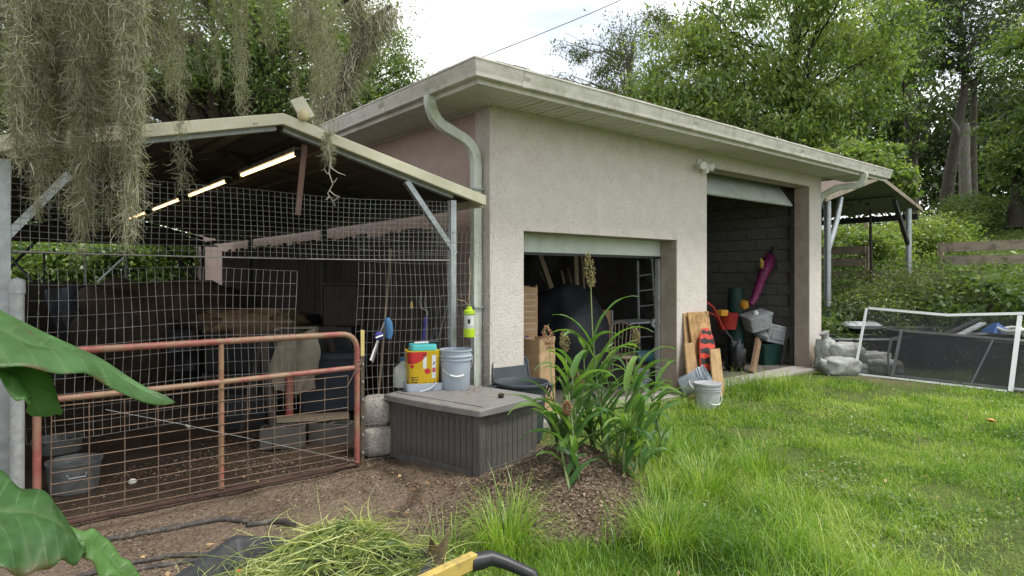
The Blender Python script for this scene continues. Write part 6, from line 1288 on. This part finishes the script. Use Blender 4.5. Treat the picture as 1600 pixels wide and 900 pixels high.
# ---------------------------------------------------------------- foliage
def leaves_mesh(C, L0, W0, g, droop=.3, up=.5, tint=None):
    """one folded diamond leaf per centre C (n,3)"""
    n = len(C); az = g.uniform(0, 2 * np.pi, n); el = -droop * np.pi / 2 + g.normal(0, .45, n)
    d = np.stack([np.cos(az) * np.cos(el), np.sin(az) * np.cos(el), np.sin(el)], 1)
    nr = g.normal(0, 1, (n, 3)); nr[:, 2] = np.abs(nr[:, 2]) + up; nr = unit(nr - d * np.sum(nr * d, 1, keepdims=True)); s = np.cross(d, nr)
    L_ = (L0 * g.uniform(.6, 1.35, n))[:, None]; W_ = (W0 * g.uniform(.65, 1.3, n))[:, None]
    V_ = np.stack([C, C + d * L_ * .45 + s * W_ / 2 + nr * W_ * .15, C + d * L_, C + d * L_ * .45 - s * W_ / 2 + nr * W_ * .15], 1)
    return V_.reshape(-1, 3), np.arange(n * 4).reshape(n, 4)
def clumps(center, rad, ncl, g, shell=.55, flat=.8):
    u = unit(g.normal(0, 1, (ncl, 3))); r = g.uniform(shell, 1, (ncl, 1)) ** .6; return np.array(center)[None] + u * r * np.array(rad)[None]
def tree(name, label, cat, trunk, r0, crowns, leaf, mt, bark, seed, droop=.3, group=None, limb_every=3, tb=0.0, stemless=False, up=.5):
    """trunk: points from the ground up; crowns: (centre, radii, clump count, clump radius, leaves per clump)"""
    g = np.random.default_rng(seed); base = Vector(trunk[0]); t = thing(name, label, cat, base, 0, group)
    tr = smooth_pl([tuple(p) for p in trunk], 14); m = len(tr)
    mb = MB(); mb.tube([Vector(p) for p in tr], [r0 * (1.35 if i == 0 else 1) * (1 - .72 * i / (m - 1)) for i in range(m)], 12)
    Cs = []; Ts = []; lm = MB()
    for ctr, rad, ncl, cr_, per in crowns:
        cc_ = clumps(ctr, rad, ncl, g)
        for q, c in enumerate(cc_):
            k = int(per * g.uniform(.5, 1.5)); s = cr_ * g.uniform(.6, 1.3)
            p = c[None] + g.normal(0, 1, (k, 3)) * np.array([s, s, s * .55])[None]; p[:, 2] -= .15 * s * (np.abs(g.normal(0, 1, k)))
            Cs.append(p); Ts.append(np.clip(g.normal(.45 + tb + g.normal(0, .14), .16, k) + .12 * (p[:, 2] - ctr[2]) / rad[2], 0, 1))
            if q % limb_every == 0:
                zt = np.clip(c[2] - abs(rad[2]) * .9, tr[0][2] + .35 * (tr[-1][2] - tr[0][2]), tr[-1][2]); i0 = int(np.argmin(np.abs(tr[:, 2] - zt))); a = Vector(tr[i0]); b = Vector(c); ln = (b - a).length
                mid = a.lerp(b, .5) + Vector((g.normal(0, .1), g.normal(0, .1), .12)) * ln
                rr0 = r0 * (1 - .72 * i0 / (m - 1)) * .5
                pts = [((1 - f) ** 2 * a + 2 * f * (1 - f) * mid + f * f * b) for f in [i / 7 for i in range(8)]]
                pts = [p_ + Vector(g.normal(0, .02, 3)) * ln * (0 < i < 7) for i, p_ in enumerate(pts)]
                lm.tube(pts, [max(.012, rr0 * (1 - .85 * i / 7)) for i in range(8)], 6)
                for w in range(2):
                    o_ = pts[4 + w]; e_ = Vector(c + g.normal(0, 1, 3) * cr_ * 1.4); lm.tube([o_, o_.lerp(e_, .5) + Vector((0, 0, .05)) * ln, e_], [max(.01, rr0 * .3), max(.008, rr0 * .2), .006], 5)
    if not stemless: part('trunk', mb, bark, t, world=True, smooth=60)
    if lm.v: part('limbs', lm, bark, t, world=True, smooth=60, kind='stuff')
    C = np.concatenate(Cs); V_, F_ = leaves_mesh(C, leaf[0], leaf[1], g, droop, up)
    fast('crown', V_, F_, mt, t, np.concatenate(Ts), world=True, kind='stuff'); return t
def gz_(x, y): return float(H(x, y))
def at(px, d, dz=0): p = D(px, HOR, d); p.z = gz_(p.x, p.y) + dz; return p
# right: willow-leaved tree over the roof
b = at(1215, 20.5)
tree('leafy_tree', 'big light green tree with drooping leaves towering behind the garage roof', 'tree', [b, b + Vector((.2, .1, 3)), D(1235, 150, 20.5), D(1240, 20, 20.5)], .30,
     [(D(1235, -10, 20.5), (3.7, 3.6, 3.6), 64, .50, 330), (D(1120, 120, 20), (2.0, 2, 2.3), 34, .46, 290), (D(1060, 110, 20.4), (1.3, 1.4, 1.6), 16, .4, 220), (D(1295, 125, 20.3), (1.7, 2.0, 1.9), 28, .44, 270), (D(1200, 195, 20), (2.8, 2.0, 1.5), 34, .44, 230), (D(1045, 185, 20.4), (1.5, 1.4, 1.0), 14, .36, 180)], (.19, .075), M['leafbright'], M['bark'], 101, droop=.48, limb_every=5, tb=.22)
b = at(965, 31)
tree('airy_tree', 'hazy smaller leaved tree rising above the middle of the roof', 'tree', [b, D(985, 250, 31), D(985, 120, 31), D(990, 60, 31)], .22,
     [(D(1000, 110, 31), (2.3, 2.2, 2.9), 32, .5, 260), (D(915, 130, 31), (1.6, 1.4, 1.5), 14, .34, 150), (D(975, 190, 31), (2.6, 2.0, 1.6), 22, .45, 220), (D(900, 80, 31), (.9, .9, .5), 5, .3, 110), (D(1020, 45, 31), (1.0, 1, .8), 8, .35, 140)], (.15, .062), M['leafolive'], M['greybark'], 102, droop=.35, limb_every=2, tb=.15)
b = at(1465, 30)
tree('dark_oak', 'dark spreading oak with horizontal layered limbs beyond the far fence', 'tree', [at(1478, 30), D(1480, 300, 30), D(1498, 190, 30), D(1508, 120, 30), D(1500, 20, 30)], .34,
     [(D(1520, 25, 30), (4.2, 3.2, 1.7), 34, .75, 330), (D(1440, 85, 30), (2.0, 1.8, .7), 12, .5, 240), (D(1560, 110, 30), (2.2, 2, .7), 12, .5, 260), (D(1500, -40, 30), (4, 3, 1.6), 20, .8, 300), (D(1400, 30, 31), (2.5, 2, 1.5), 14, .6, 240)], (.17, .07), M['leafdark'], M['bark'], 103, limb_every=2)
tree('vine_clad_tree', 'dark trunked tree with vines climbing its stem beside the carport roof', 'tree', [at(1425, 27), D(1424, 260, 27), D(1420, 180, 27), D(1412, 110, 27), D(1405, 60, 27)], .30,
     [(D(1400, 60, 27), (2.2, 2, 1.6), 22, .5, 260), (D(1428, 190, 26.6), (.28, .28, 1.5), 14, .14, 60), (D(1370, 90, 27), (1.6, 1.5, 1.4), 12, .5, 220)], (.16, .09), M['leafmid'], M['bark'], 104, limb_every=3, tb=.1)
b = at(1508, 29); t = thing('dead_snag', 'pale grey dead trunk standing bare among the oaks', 'dead tree', b)
part('trunk', MB().tube([Vector(p) for p in smooth_pl([tuple(b), tuple(D(1508, 300, 29)), tuple(D(1507, 240, 29)), tuple(D(1510, 192, 29))], 10)], [.34, .27, .25, .25, .24, .23, .22, .20, .17, .10], 12), M['greybark'], t, world=True, smooth=60)
part('limb', MB().tube([D(1509, 210, 29), D(1530, 198, 29), D(1556, 190, 28.8), D(1572, 176, 28.6)], [.10, .07, .05, .02], 7).tube([D(1508, 222, 29), D(1490, 190, 29.2), D(1478, 176, 29.2)], [.09, .06, .03], 7), M['greybark'], t, world=True, smooth=60)
b = at(1521, 33); t = thing('slim_tree', 'slim reddish tree trunk just behind the pale snag', 'tree', b); part('trunk', MB().tube([b, D(1520, 260, 33), D(1522, 130, 33)], [.24, .2, .15], 10), M['bark'], t, world=True, smooth=60)
tree('yellow_green_tree', 'yellow green vine draped tree crowding the far edge of the lawn', 'tree', [at(1592, 23), D(1590, 320, 23), D(1600, 240, 23), D(1640, 120, 23)], .36,
     [(D(1655, 110, 23), (2.0, 2.2, 2.2), 26, .5, 300), (D(1610, 215, 22.5), (1.1, 1.4, 1.1), 16, .35, 230), (D(1600, 280, 22.5), (1.1, 1.2, .6), 10, .3, 180), (D(1700, 240, 22), (2.0, 2, 2.0), 22, .5, 280)], (.17, .10), M['leafmid'], M['bark'], 105, limb_every=3, tb=.16)
# vines spilling over the far carport
tree('climbing_vine', 'bright yellow green vine spilling over the far carport roof', 'vine', [at(1362, 17.2), D(1360, 330, 17.2), D(1365, 280, 17.2)], .05,
     [(D(1345, 252, 17), (.9, .7, .35), 16, .20, 150), (D(1390, 272, 16.6), (.42, .4, .3), 11, .14, 110), (D(1412, 298, 16.4), (.3, .3, .16), 7, .10, 80), (D(1300, 240, 17.5), (1.0, .7, .3), 12, .22, 150), (D(1378, 238, 17), (.45, .4, .15), 6, .16, 90)], (.13, .095), M['leafbright'], M['bark'], 106, limb_every=4, tb=.18)
# left: live oaks behind the pen
tree('live_oak', 'massive dark live oak with crooked limbs spreading behind the metal carport', 'tree', [at(330, 21), D(335, 300, 21), D(350, 180, 21), D(395, 90, 21), D(420, 0, 21)], .62,
     [(D(330, 60, 21), (4.6, 3.4, 2.6), 60, .62, 300), (D(450, 90, 21), (2.6, 2.4, 2.2), 34, .55, 260), (D(250, 150, 20.5), (3.0, 2.2, 1.2), 22, .45, 220), (D(400, 160, 21), (3, 2.4, 1.0), 20, .42, 200), (D(120, 90, 21), (3.2, 2.6, 2.6), 30, .6, 300), (D(350, -60, 21), (5, 4, 2), 30, .7, 300)], (.16, .068), M['leafmid'], M['bark'], 107, limb_every=2, tb=.22)
tree('middle_oak', 'smaller green oak seen over the eave between the big oak and the sky', 'tree', [at(590, 30), D(585, 260, 30), D(570, 160, 30), D(590, 90, 30)], .30,
     [(D(590, 110, 30), (1.7, 1.6, 2.1), 26, .45, 250), (D(560, 165, 30), (2.0, 1.6, 1.3), 20, .45, 240), (D(630, 140, 30), (.75, .9, 1.4), 11, .38, 180), (D(520, 110, 31), (1.6, 1.5, 2.4), 18, .5, 220)], (.16, .075), M['leafmid'], M['bark'], 108, limb_every=2, tb=.1)
tree('shaded_oak', 'deep green oak filling the gap behind the hanging moss', 'tree', [at(90, 24), D(95, 250, 24), D(80, 120, 24), D(60, 20, 24)], .45,
     [(D(60, 60, 24), (4.2, 3, 3.2), 44, .7, 300), (D(80, 210, 24), (4, 2.4, 1.6), 34, .6, 280), (D(-120, 120, 24), (4, 3, 4), 40, .7, 300), (D(230, 60, 26), (3, 3, 3), 24, .7, 260)], (.18, .085), M['leafmid'], M['bark'], 109, limb_every=4, tb=.16)
shl = ['bright leafy shrub behind the picket fence nearest the round gate post', 'bright leafy shrub behind the steel frame over the pickets', 'sunlit leafy shrub behind the brown covered heap', 'tall leafy shrub at the rear corner of the carport']
for i, px_ in enumerate((45, 120, 200, 265)):
    b = at(px_, 15.3 + .3 * (i % 2))
    tree('leafy_shrub', shl[i], 'shrub', [b, b + Vector((0, 0, 1.6))], .05, [(tuple(b + Vector((0, 0, 1.9))), (.95, .8, .75), 34, .24, 160), (tuple(b + Vector((0, 0, 1.1))), (.9, .7, .7), 14, .25, 140)], (.13, .075), M['leafbright'], M['bark'], 120 + i, limb_every=4, tb=.06, group='shrubs behind the picket fence')
# woods that read as one mass
def woods(name, spans, n, seed, leaf, mt, tb):
    g = np.random.default_rng(seed); Cs = []
    for px0, px1, d0, d1, z0, z1, k in spans:
        ncl = int(k); px_ = g.uniform(px0, px1, ncl); d = g.uniform(d0, d1, ncl); x = (px_ - 800) / FPX * d; X = CY * x + SY * d; Y = -SY * x + CY * d
        Z = H(X, Y) + z0 + (z1 - z0) * g.uniform(0, 1, ncl) ** .9; s = g.uniform(.5, 1.3, ncl); m = int(n)
        P = np.stack([X, Y, Z], 1)[:, None] + g.normal(0, 1, (ncl, m, 3)) * (s[:, None, None] * np.array([1, 1, .6])); P = P.reshape(-1, 3); P[:, 2] = np.maximum(P[:, 2], H(P[:, 0], P[:, 1]) + .05); Cs.append(P)
    C = np.concatenate(Cs); V_, F_ = leaves_mesh(C, leaf[0], leaf[1], g, .3); return fast(name, V_, F_, mt, None, np.clip(g.normal(.45 + tb, .2, len(C)), 0, 1), kind='stuff')
woods('distant_woods', [(1290, 1900, 38, 46, .3, 9, 210), (1560, 2000, 36, 44, .3, 14, 120), (1250, 1450, 40, 46, 3, 11, 60), (1440, 1600, 44, 50, 2, 10, 60)], 120, 131, (.42, .22), M['leafdark'], .3)
woods('distant_woods', [(-700, 320, 34, 44, .2, 9, 240), (-700, 120, 34, 44, 8, 16, 100), (320, 700, 40, 46, .2, 7, 80)], 110, 132, (.42, .22), M['leafmid'], .0)
# undergrowth on the bank
def bank(name, n, seed, fn, box, hmax, leaf, mt, tb, droop=.2):
    g = np.random.default_rng(seed); x = g.uniform(box[0], box[1], n * 3); y = g.uniform(box[2], box[3], n * 3); k = g.uniform(0, 1, n * 3) < fn(x, y); x, y = x[k][:n], y[k][:n]
    hh = hmax * (.25 + 1.1 * vn(x, y, .8, 31) * vn(x, y, 2.1, 32) * 1.6) ; z = H(x, y) + hh * g.uniform(0, 1, len(x)) ** .55
    V_, F_ = leaves_mesh(np.stack([x, y, z], 1), leaf[0], leaf[1], g, droop); return fast(name, V_, F_, mt, None, np.clip(g.normal(.4 + tb, .18, len(x)) + .35 * (vn(x, y, .9, 33) - .5), 0, 1), kind='stuff')
reg = lambda x, y: ((x > 12.6) & (y > -6)).astype(float) * sstep(11.9, 13.2, x)
bank('bank_undergrowth', 60000, 141, reg, (12.2, 21, -7, 11), .66, (.085, .045), M['leafmid'], .14)
bank('bank_undergrowth', 26000, 142, lambda x, y: reg(x, y) * (vn(x, y, .7, 34) > .45), (12.4, 20, -6, 9), .8, (.10, .025), M['leafbright'], .22)
bank('field_weeds', 32000, 143, lambda x, y: np.ones_like(x), (19.6, 40, -16, 14), .42, (.16, .06), M['leafbright'], .15)
def bush(name, label, px, d, zc, rad, ncl, cr_, per, leaf, mt, seed, tb=0, droop=.2):
    b = at(px, d); c = b + Vector((0, 0, zc)); return tree(name, label, 'bush', [b, b + Vector((.05, 0, zc * .6)), c], .03, [(tuple(c), rad, ncl, cr_, per)], leaf, mt, M['bark'], seed, droop, None, 3, tb)
bush('fine_leaved_bush', 'wide fine leaved olive bush swelling on the bank above the screens', 1435, 13.6, .62, (1.05, 1.2, .62), 46, .24, 260, (.075, .02), M['leafolive'], 151, .22)
bush('fine_leaved_bush', 'smaller olive bush in front of the carport post on the bank', 1375, 13.2, .5, (.7, .8, .5), 26, .2, 220, (.075, .022), M['leafolive'], 152, .1)
bush('pillar_bush', 'small deep green bush between end pillar and sandbags', 1298, 11.9, .50, (.32, .35, .5), 16, .14, 120, (.12, .03), M['leafmid'], 153, .1)
bush('broad_leaved_bush', 'dark broad leaved creeper mound behind the white screen frame', 1545, 12.4, .62, (1.0, 1.1, .5), 30, .22, 130, (.13, .075), M['leafmid'], 154, -.05)
bush('broad_leaved_bush', 'dark creeper mound in the shade beside the carport post', 1330, 13.4, .55, (.7, .8, .45), 24, .2, 130, (.11, .06), M['leafdark'], 155, .1)
bush('lime_bush', 'lime green bush in the field behind the plank fence', 1462, 21.5, .75, (1.0, 1.0, .7), 26, .28, 170, (.14, .055), M['leafbright'], 156, .3)
bush('lime_bush', 'yellowish bush seen under the far carport roof', 1350, 21.0, .85, (1.4, 1.2, .8), 30, .3, 170, (.15, .075), M['leafbright'], 157, .25)
bush('lime_bush', 'golden green bush left of the far carport post', 1395, 22.0, .7, (.9, .9, .6), 22, .26, 150, (.14, .06), M['leafbright'], 158, .38)
bush('fern_bush', 'blue green feathery bush at the foot of the pale snag', 1525, 24.0, .7, (1.3, 1.0, .6), 28, .26, 190, (.17, .04), M['leafmid'], 159, .12)
bush('fern_bush', 'pale feathery bush between the two dark trunks', 1500, 23.0, .5, (.8, .8, .45), 18, .22, 150, (.16, .04), M['leafbright'], 160, .1)
bush('wall_creeper', 'dark green creeper climbing over the garage eave by the big light green tree', 1275, 17.8, 3.2, (1.5, .8, .8), 34, .3, 200, (.13, .09), M['leafdark'], 161, .25)
# plank fence on the bank, far wire fence
t = thing('plank_fence', 'weathered horizontal plank fence overgrown on the bank', 'fence', (19.2, 4, gz_(19.2, 4)))
for y0, y1 in ((-3.4, .1), (.1, 3.1), (3.1, 5.7), (5.7, 7.5), (7.5, 10.6)):
    for zc in (2.38, 2.03, 1.66, 1.32):
        if 5.6 < y0 < 7 and zc > 1.9: continue
        dz_ = random.uniform(-.02, .02); part('plank', MB().beam((19.2, y0 + .01, zc + dz_), (19.2, y1 - .01, zc + random.uniform(-.03, .03)), .04, .235), M['rail'], t, world=True)
    part('post', MB().box((19.23, y0 - .06, gz_(19.2, y0) - .2), (19.35, y0 + .06, 2.5)), M['rail'], t, world=True)
t = thing('wire_fence', 'far wire fence with pale wooden posts along the trees', 'fence', at(1500, 27))
pp = []
for px_, py0 in ((1352, 345), (1437, 337), (1462, 336), (1510, 333), (1541, 338), (1572, 332), (1640, 330)):
    b = at(px_, 27.5); tp_ = D(px_, py0, 27.5); pp.append(tp_); part('post', MB().tube([b - Vector((0, 0, .2)), tp_], [.085, .075], 8), M['lumber'], t, world=True, smooth=60)
for k in range(3):
    part('wire', MB().tube([p - Vector((0, 0, .15 + .3 * k)) for p in pp], .012, 4), M['wire'], t, world=True)
# overhead wire
t = solo('utility_line', MB().tube([D(700, 110, 26), D(757, 88, 26), D(835, 57, 26), D(925, 20, 26), D(1010, -18, 26)], .016, 5), M['darksteel'], 'thin dark utility line crossing the sky above the roof', 'power line')

# ---------------------------------------------------------------- oak limb overhead with hanging moss
lt_ = [c2w(-6.5, 1.2, -.1), c2w(-6.2, 1.6, 1.6), c2w(-5.2, 2.2, 3.2), c2w(-3.6, 2.9, 3.75), c2w(-2.2, 3.4, 3.85), c2w(-1.2, 4.2, 3.95), c2w(-.6, 5.4, 4.1)]
def limb(pts, r0, r1, n=18): P = smooth_pl([tuple(p) for p in pts], n); return [Vector(p) for p in P], [r0 + (r1 - r0) * i / (n - 1) for i in range(n)]
t = thing('overhanging_oak', 'old oak reaching a mossy limb over the metal carport from beside the camera', 'tree', lt_[0])
P_, r_ = limb(lt_, .42, .06); part('trunk', MB().tube(P_, r_, 14), M['bark'], t, world=True, smooth=60)
lb_ = MB()
for a, b_, c_ in ((c2w(-3.6, 2.9, 3.75), c2w(-2.6, 3.6, 4.3), c2w(-1.8, 5.6, 4.9)), (c2w(-2.4, 3.3, 3.85), c2w(-2.6, 2.6, 4.3), c2w(-1.6, 1.6, 5.0)), (c2w(-4.6, 2.5, 3.5), c2w(-5.2, 3.6, 4.6), c2w(-4.6, 5.2, 5.2)), (c2w(-1.2, 4.2, 3.95), c2w(-1.1, 5.6, 4.4), c2w(-1.9, 7.2, 4.7))):
    P_, r_ = limb((a, b_, c_), .10, .03, 8); lb_.tube(P_, r_, 8)
part('limbs', lb_, M['bark'], t, world=True, smooth=60, kind='stuff')
g = np.random.default_rng(171); Cs = []
for ctr, rad, ncl, s, per in ((c2w(-3.6, 3.6, 5.6), (2.6, 2.2, .9), 60, .4, 170), (c2w(-1.6, 4.8, 5.7), (1.5, 1.8, .7), 34, .36, 150), (c2w(-5.8, 2.2, 5.4), (2.4, 2.4, 1.0), 40, .4, 150), (c2w(-2.8, 6.6, 5.9), (2.0, 1.6, .7), 30, .36, 150)):
    for c in clumps(ctr, rad, ncl, g): Cs.append(c[None] + g.normal(0, 1, (per, 3)) * np.array([s, s, s * .5]))
C = np.concatenate(Cs); V_, F_ = leaves_mesh(C, .085, .035, g, .25); fast('crown', V_, F_, M['leafdark'], t, np.clip(g.normal(.5, .2, len(C)), 0, 1), world=True, kind='stuff')
def moss(label, px, pw, y0, y1, d, n, seed, nst=14, hair=(.05, .13), wd=.0028, tb=0.0, group='moss hanging from the oak limb'):
    g = np.random.default_rng(seed); top = D(px, y0, d); z0, z1 = top.z, D(px, y1, d).z; rad = pw / FPX * d / 2; Ln = z0 - z1
    t = thing('moss_clump', label, 'moss', top, 0, group)
    k = 5; sx_ = g.normal(0, .55, nst) * rad; sy_ = g.normal(0, .5, nst) * rad; el_ = np.clip(g.uniform(.45, 1.05, nst), 0, 1); el_[0] = 1.0; ph = g.uniform(0, 6.28, (nst, 2)); wt = el_ * g.uniform(.5, 1.5, nst); wt /= wt.sum()
    n = int(n * .92); si = g.choice(nst, n, p=wt); f = g.uniform(0, 1, n) * el_[si]; z = -f * Ln
    env = np.clip(1.15 - f * .55, .2, 1); rr_ = (.006 + .013 * np.sin(np.clip(f / el_[si], 0, 1) * 9 + ph[si, 0]) ** 2 + .010 * (1 - f / el_[si])) * (d / 3.2) ** .5
    X = (sx_[si] + .3 * rad * np.sin(3 * f + ph[si, 0])) * env; Y = (sy_[si] + .3 * rad * np.sin(2.6 * f + ph[si, 1])) * env
    base = np.stack([X, Y, z], 1) + g.normal(0, 1, (n, 3)) * rr_[:, None]
    # in camera-aligned axes, then to world
    base = np.stack([CY * base[:, 0] + SY * base[:, 1], -SY * base[:, 0] + CY * base[:, 1], base[:, 2]], 1)
    az = g.uniform(0, 6.28, n); el = -np.abs(g.normal(.95, .55, n)); cu = g.normal(0, 3.2, n); ce = g.normal(0, 1.6, n); L_ = g.uniform(*hair, n); P = np.zeros((n, k, 3)); pos = base
    for i in range(k):
        P[:, i] = pos; pos = pos + np.stack([np.cos(az) * np.cos(el), np.sin(az) * np.cos(el), np.sin(el)], 1) * (L_ / (k - 1))[:, None]; az = az + cu / k; el = el + ce / k
    Wd = np.full((n, k), wd) * g.uniform(.6, 1.3, (n, 1)) * np.array([1, 1, .9, .7, .35])[None]; S = unit(g.normal(0, 1, (n, 3)))
    Vv, F_, T_ = ribbons(P, Wd, S, np.clip(g.normal(.42 + tb, .2, n) + .2 * np.sin(ph[si, 0]), 0, 1))
    fast('strands', Vv + np.array(top), F_, M['mosshair'], t, T_, world=True, kind='stuff')
    return t
for i, (lab, px_, pw, y1, d, n, ns) in enumerate((
    ('thick moss curtain at the very edge above the carport trim', -18, 60, 228, 3.25, 5200, 12), ('long moss column hanging over the corner of the carport trim', 44, 42, 330, 3.1, 6400, 11),
    ('moss column falling in front of the carport brace', 86, 34, 318, 3.3, 4600, 9), ('longest moss column with ragged double tip', 128, 36, 392, 3.15, 6600, 9),
    ('olive moss column beside the longest one', 163, 24, 345, 3.35, 3600, 7), ('sunlit moss column ending the thick curtain', 196, 30, 380, 3.05, 5600, 9),
    ('short back layer of moss behind the curtain', 110, 150, 190, 3.6, 6500, 22))):
    moss(lab, px_, pw, -60, y1, d, n, 200 + i, ns, tb=(-.05, .02, -.08, .05, -.12, .14, -.22)[i])
for i, (lab, px_, pw, y1, d, n, ns) in enumerate((
    ('short moss tuft just beyond the thick curtain', 240, 22, 105, 4.6, 1100, 4), ('forked moss hank above the carport slope', 264, 20, 140, 4.8, 1000, 4), ('thin moss thread dangling past the carport trim', 283, 8, 296, 4.3, 1100, 2),
    ('ragged moss hank beside the pale straight one', 310, 16, 110, 5.0, 700, 3), ('broad moss hank over the carport ridge slope', 343, 18, 125, 5.2, 900, 4), ('pale straight moss hank with long tail', 377, 14, 186, 5.0, 1500, 3),
    ('small moss hank under the bare limb', 418, 18, 95, 5.6, 800, 4), ('brown mossy hank beside the ridge light', 458, 18, 165, 6.2, 1300, 4), ('big brown olive moss hank behind the solar light', 492, 34, 205, 6.0, 3000, 7), ('moss hank trailing toward the gutter', 518, 16, 215, 6.2, 1300, 4))):
    moss(lab, px_, pw, -60, y1, d, n, 220 + i, ns, wd=.0036, tb=(.12, .05, .15, 0, .05, .3, .1, -.05, .08, .15)[i])
# wisp caught on the carport trim
wsp = [D(516, 208, 5.05), D(512, 228, 4.98), D(517, 250, 4.97), D(514, 270, 4.97), D(520, 288, 4.97), D(512, 302, 4.97), D(524, 322, 4.97)]
wm = MB().tube(wsp, [.010, .012, .006, .005, .005, .004, .002], 6)
for a_, b_ in (((517, 262), (540, 274)), ((514, 272), (506, 264)), ((519, 286), (527, 278)), ((515, 298), (531, 308)), ((520, 314), (530, 306)), ((516, 240), (526, 226)), ((512, 230), (506, 244)), ((515, 306), (508, 312))):
    wm.tube([D(*a_, 4.97), D((a_[0] + b_[0]) / 2, (a_[1] + b_[1]) / 2 + 2, 4.96), D(*b_, 4.96)], [.005, .004, .002], 5)
t = thing('moss_wisp', 'bare pale forked moss wisp snagged on the carport trim', 'moss', wsp[0]); part('twig', wm, mat('pale_moss', (.42, .42, .34), (.33, .33, .26), rough=.9), t, world=True, smooth=60)
g = np.random.default_rng(301); n = 500; a = np.array(D(512, 205, 5.0)); b_ = np.array(D(512, 252, 4.97)); f = g.uniform(0, 1, n)
base = a + (b_ - a) * f[:, None] + g.normal(0, .018, (n, 3)); k = 4; dr = unit(g.normal(0, 1, (n, 3)) + np.array([0, 0, -.6])); P = base[:, None] + dr[:, None] * (np.linspace(0, 1, k)[None, :, None] * g.uniform(.02, .07, (n, 1, 1)))
P[:, 2:, :] += g.normal(0, .006, (n, 2, 3)); Vv, F_, T_ = ribbons(P, np.full((n, k), .0032), unit(g.normal(0, 1, (n, 3))), np.clip(g.normal(.65, .2, n), 0, 1)); fast('strands', Vv, F_, M['mosshair'], t, T_, world=True, kind='stuff')
# mossy limb rising against the sky
t = thing('mossy_limb', 'moss coated limb slanting up against the white sky', 'limb', D(500, 190, 14))
part('bark', MB().tube([D(505, 190, 14), D(535, 130, 14), D(556, 85, 14), D(572, 50, 14), D(590, 25, 14), D(612, 8, 14)], [.22, .2, .16, .13, .09, .04], 9).tube([D(572, 50, 14), D(566, 20, 14), D(548, -10, 14)], [.1, .07, .04], 7).tube([D(535, 130, 14), D(500, 60, 14), D(470, -5, 14)], [.14, .10, .06], 7), M['bark'], t, world=True, smooth=60)
g = np.random.default_rng(302); segs = [((505, 190), (556, 85)), ((556, 85), (612, 8)), ((572, 50), (548, -10)), ((535, 130), (470, -5))]; Bs = []
for (a_, b_) in segs:
    f = g.uniform(0, 1, 1500)[:, None]; Bs.append(np.array(D(*a_, 14)) * (1 - f) + np.array(D(*b_, 14)) * f + g.normal(0, .14, (1500, 3)))
base = np.concatenate(Bs); n = len(base); k = 4; dr = unit(g.normal(0, .5, (n, 3)) + np.array([0, 0, -1.])); P = base[:, None] + dr[:, None] * (np.linspace(0, 1, k)[None, :, None] * g.uniform(.1, .5, (n, 1, 1))); P[:, 2:] += g.normal(0, .03, (n, 2, 3))
Vv, F_, T_ = ribbons(P, np.full((n, k), .011), unit(g.normal(0, 1, (n, 3))), np.clip(g.normal(.5, .2, n), 0, 1)); fast('moss', Vv, F_, M['mosshair'], t, T_, world=True, kind='stuff')
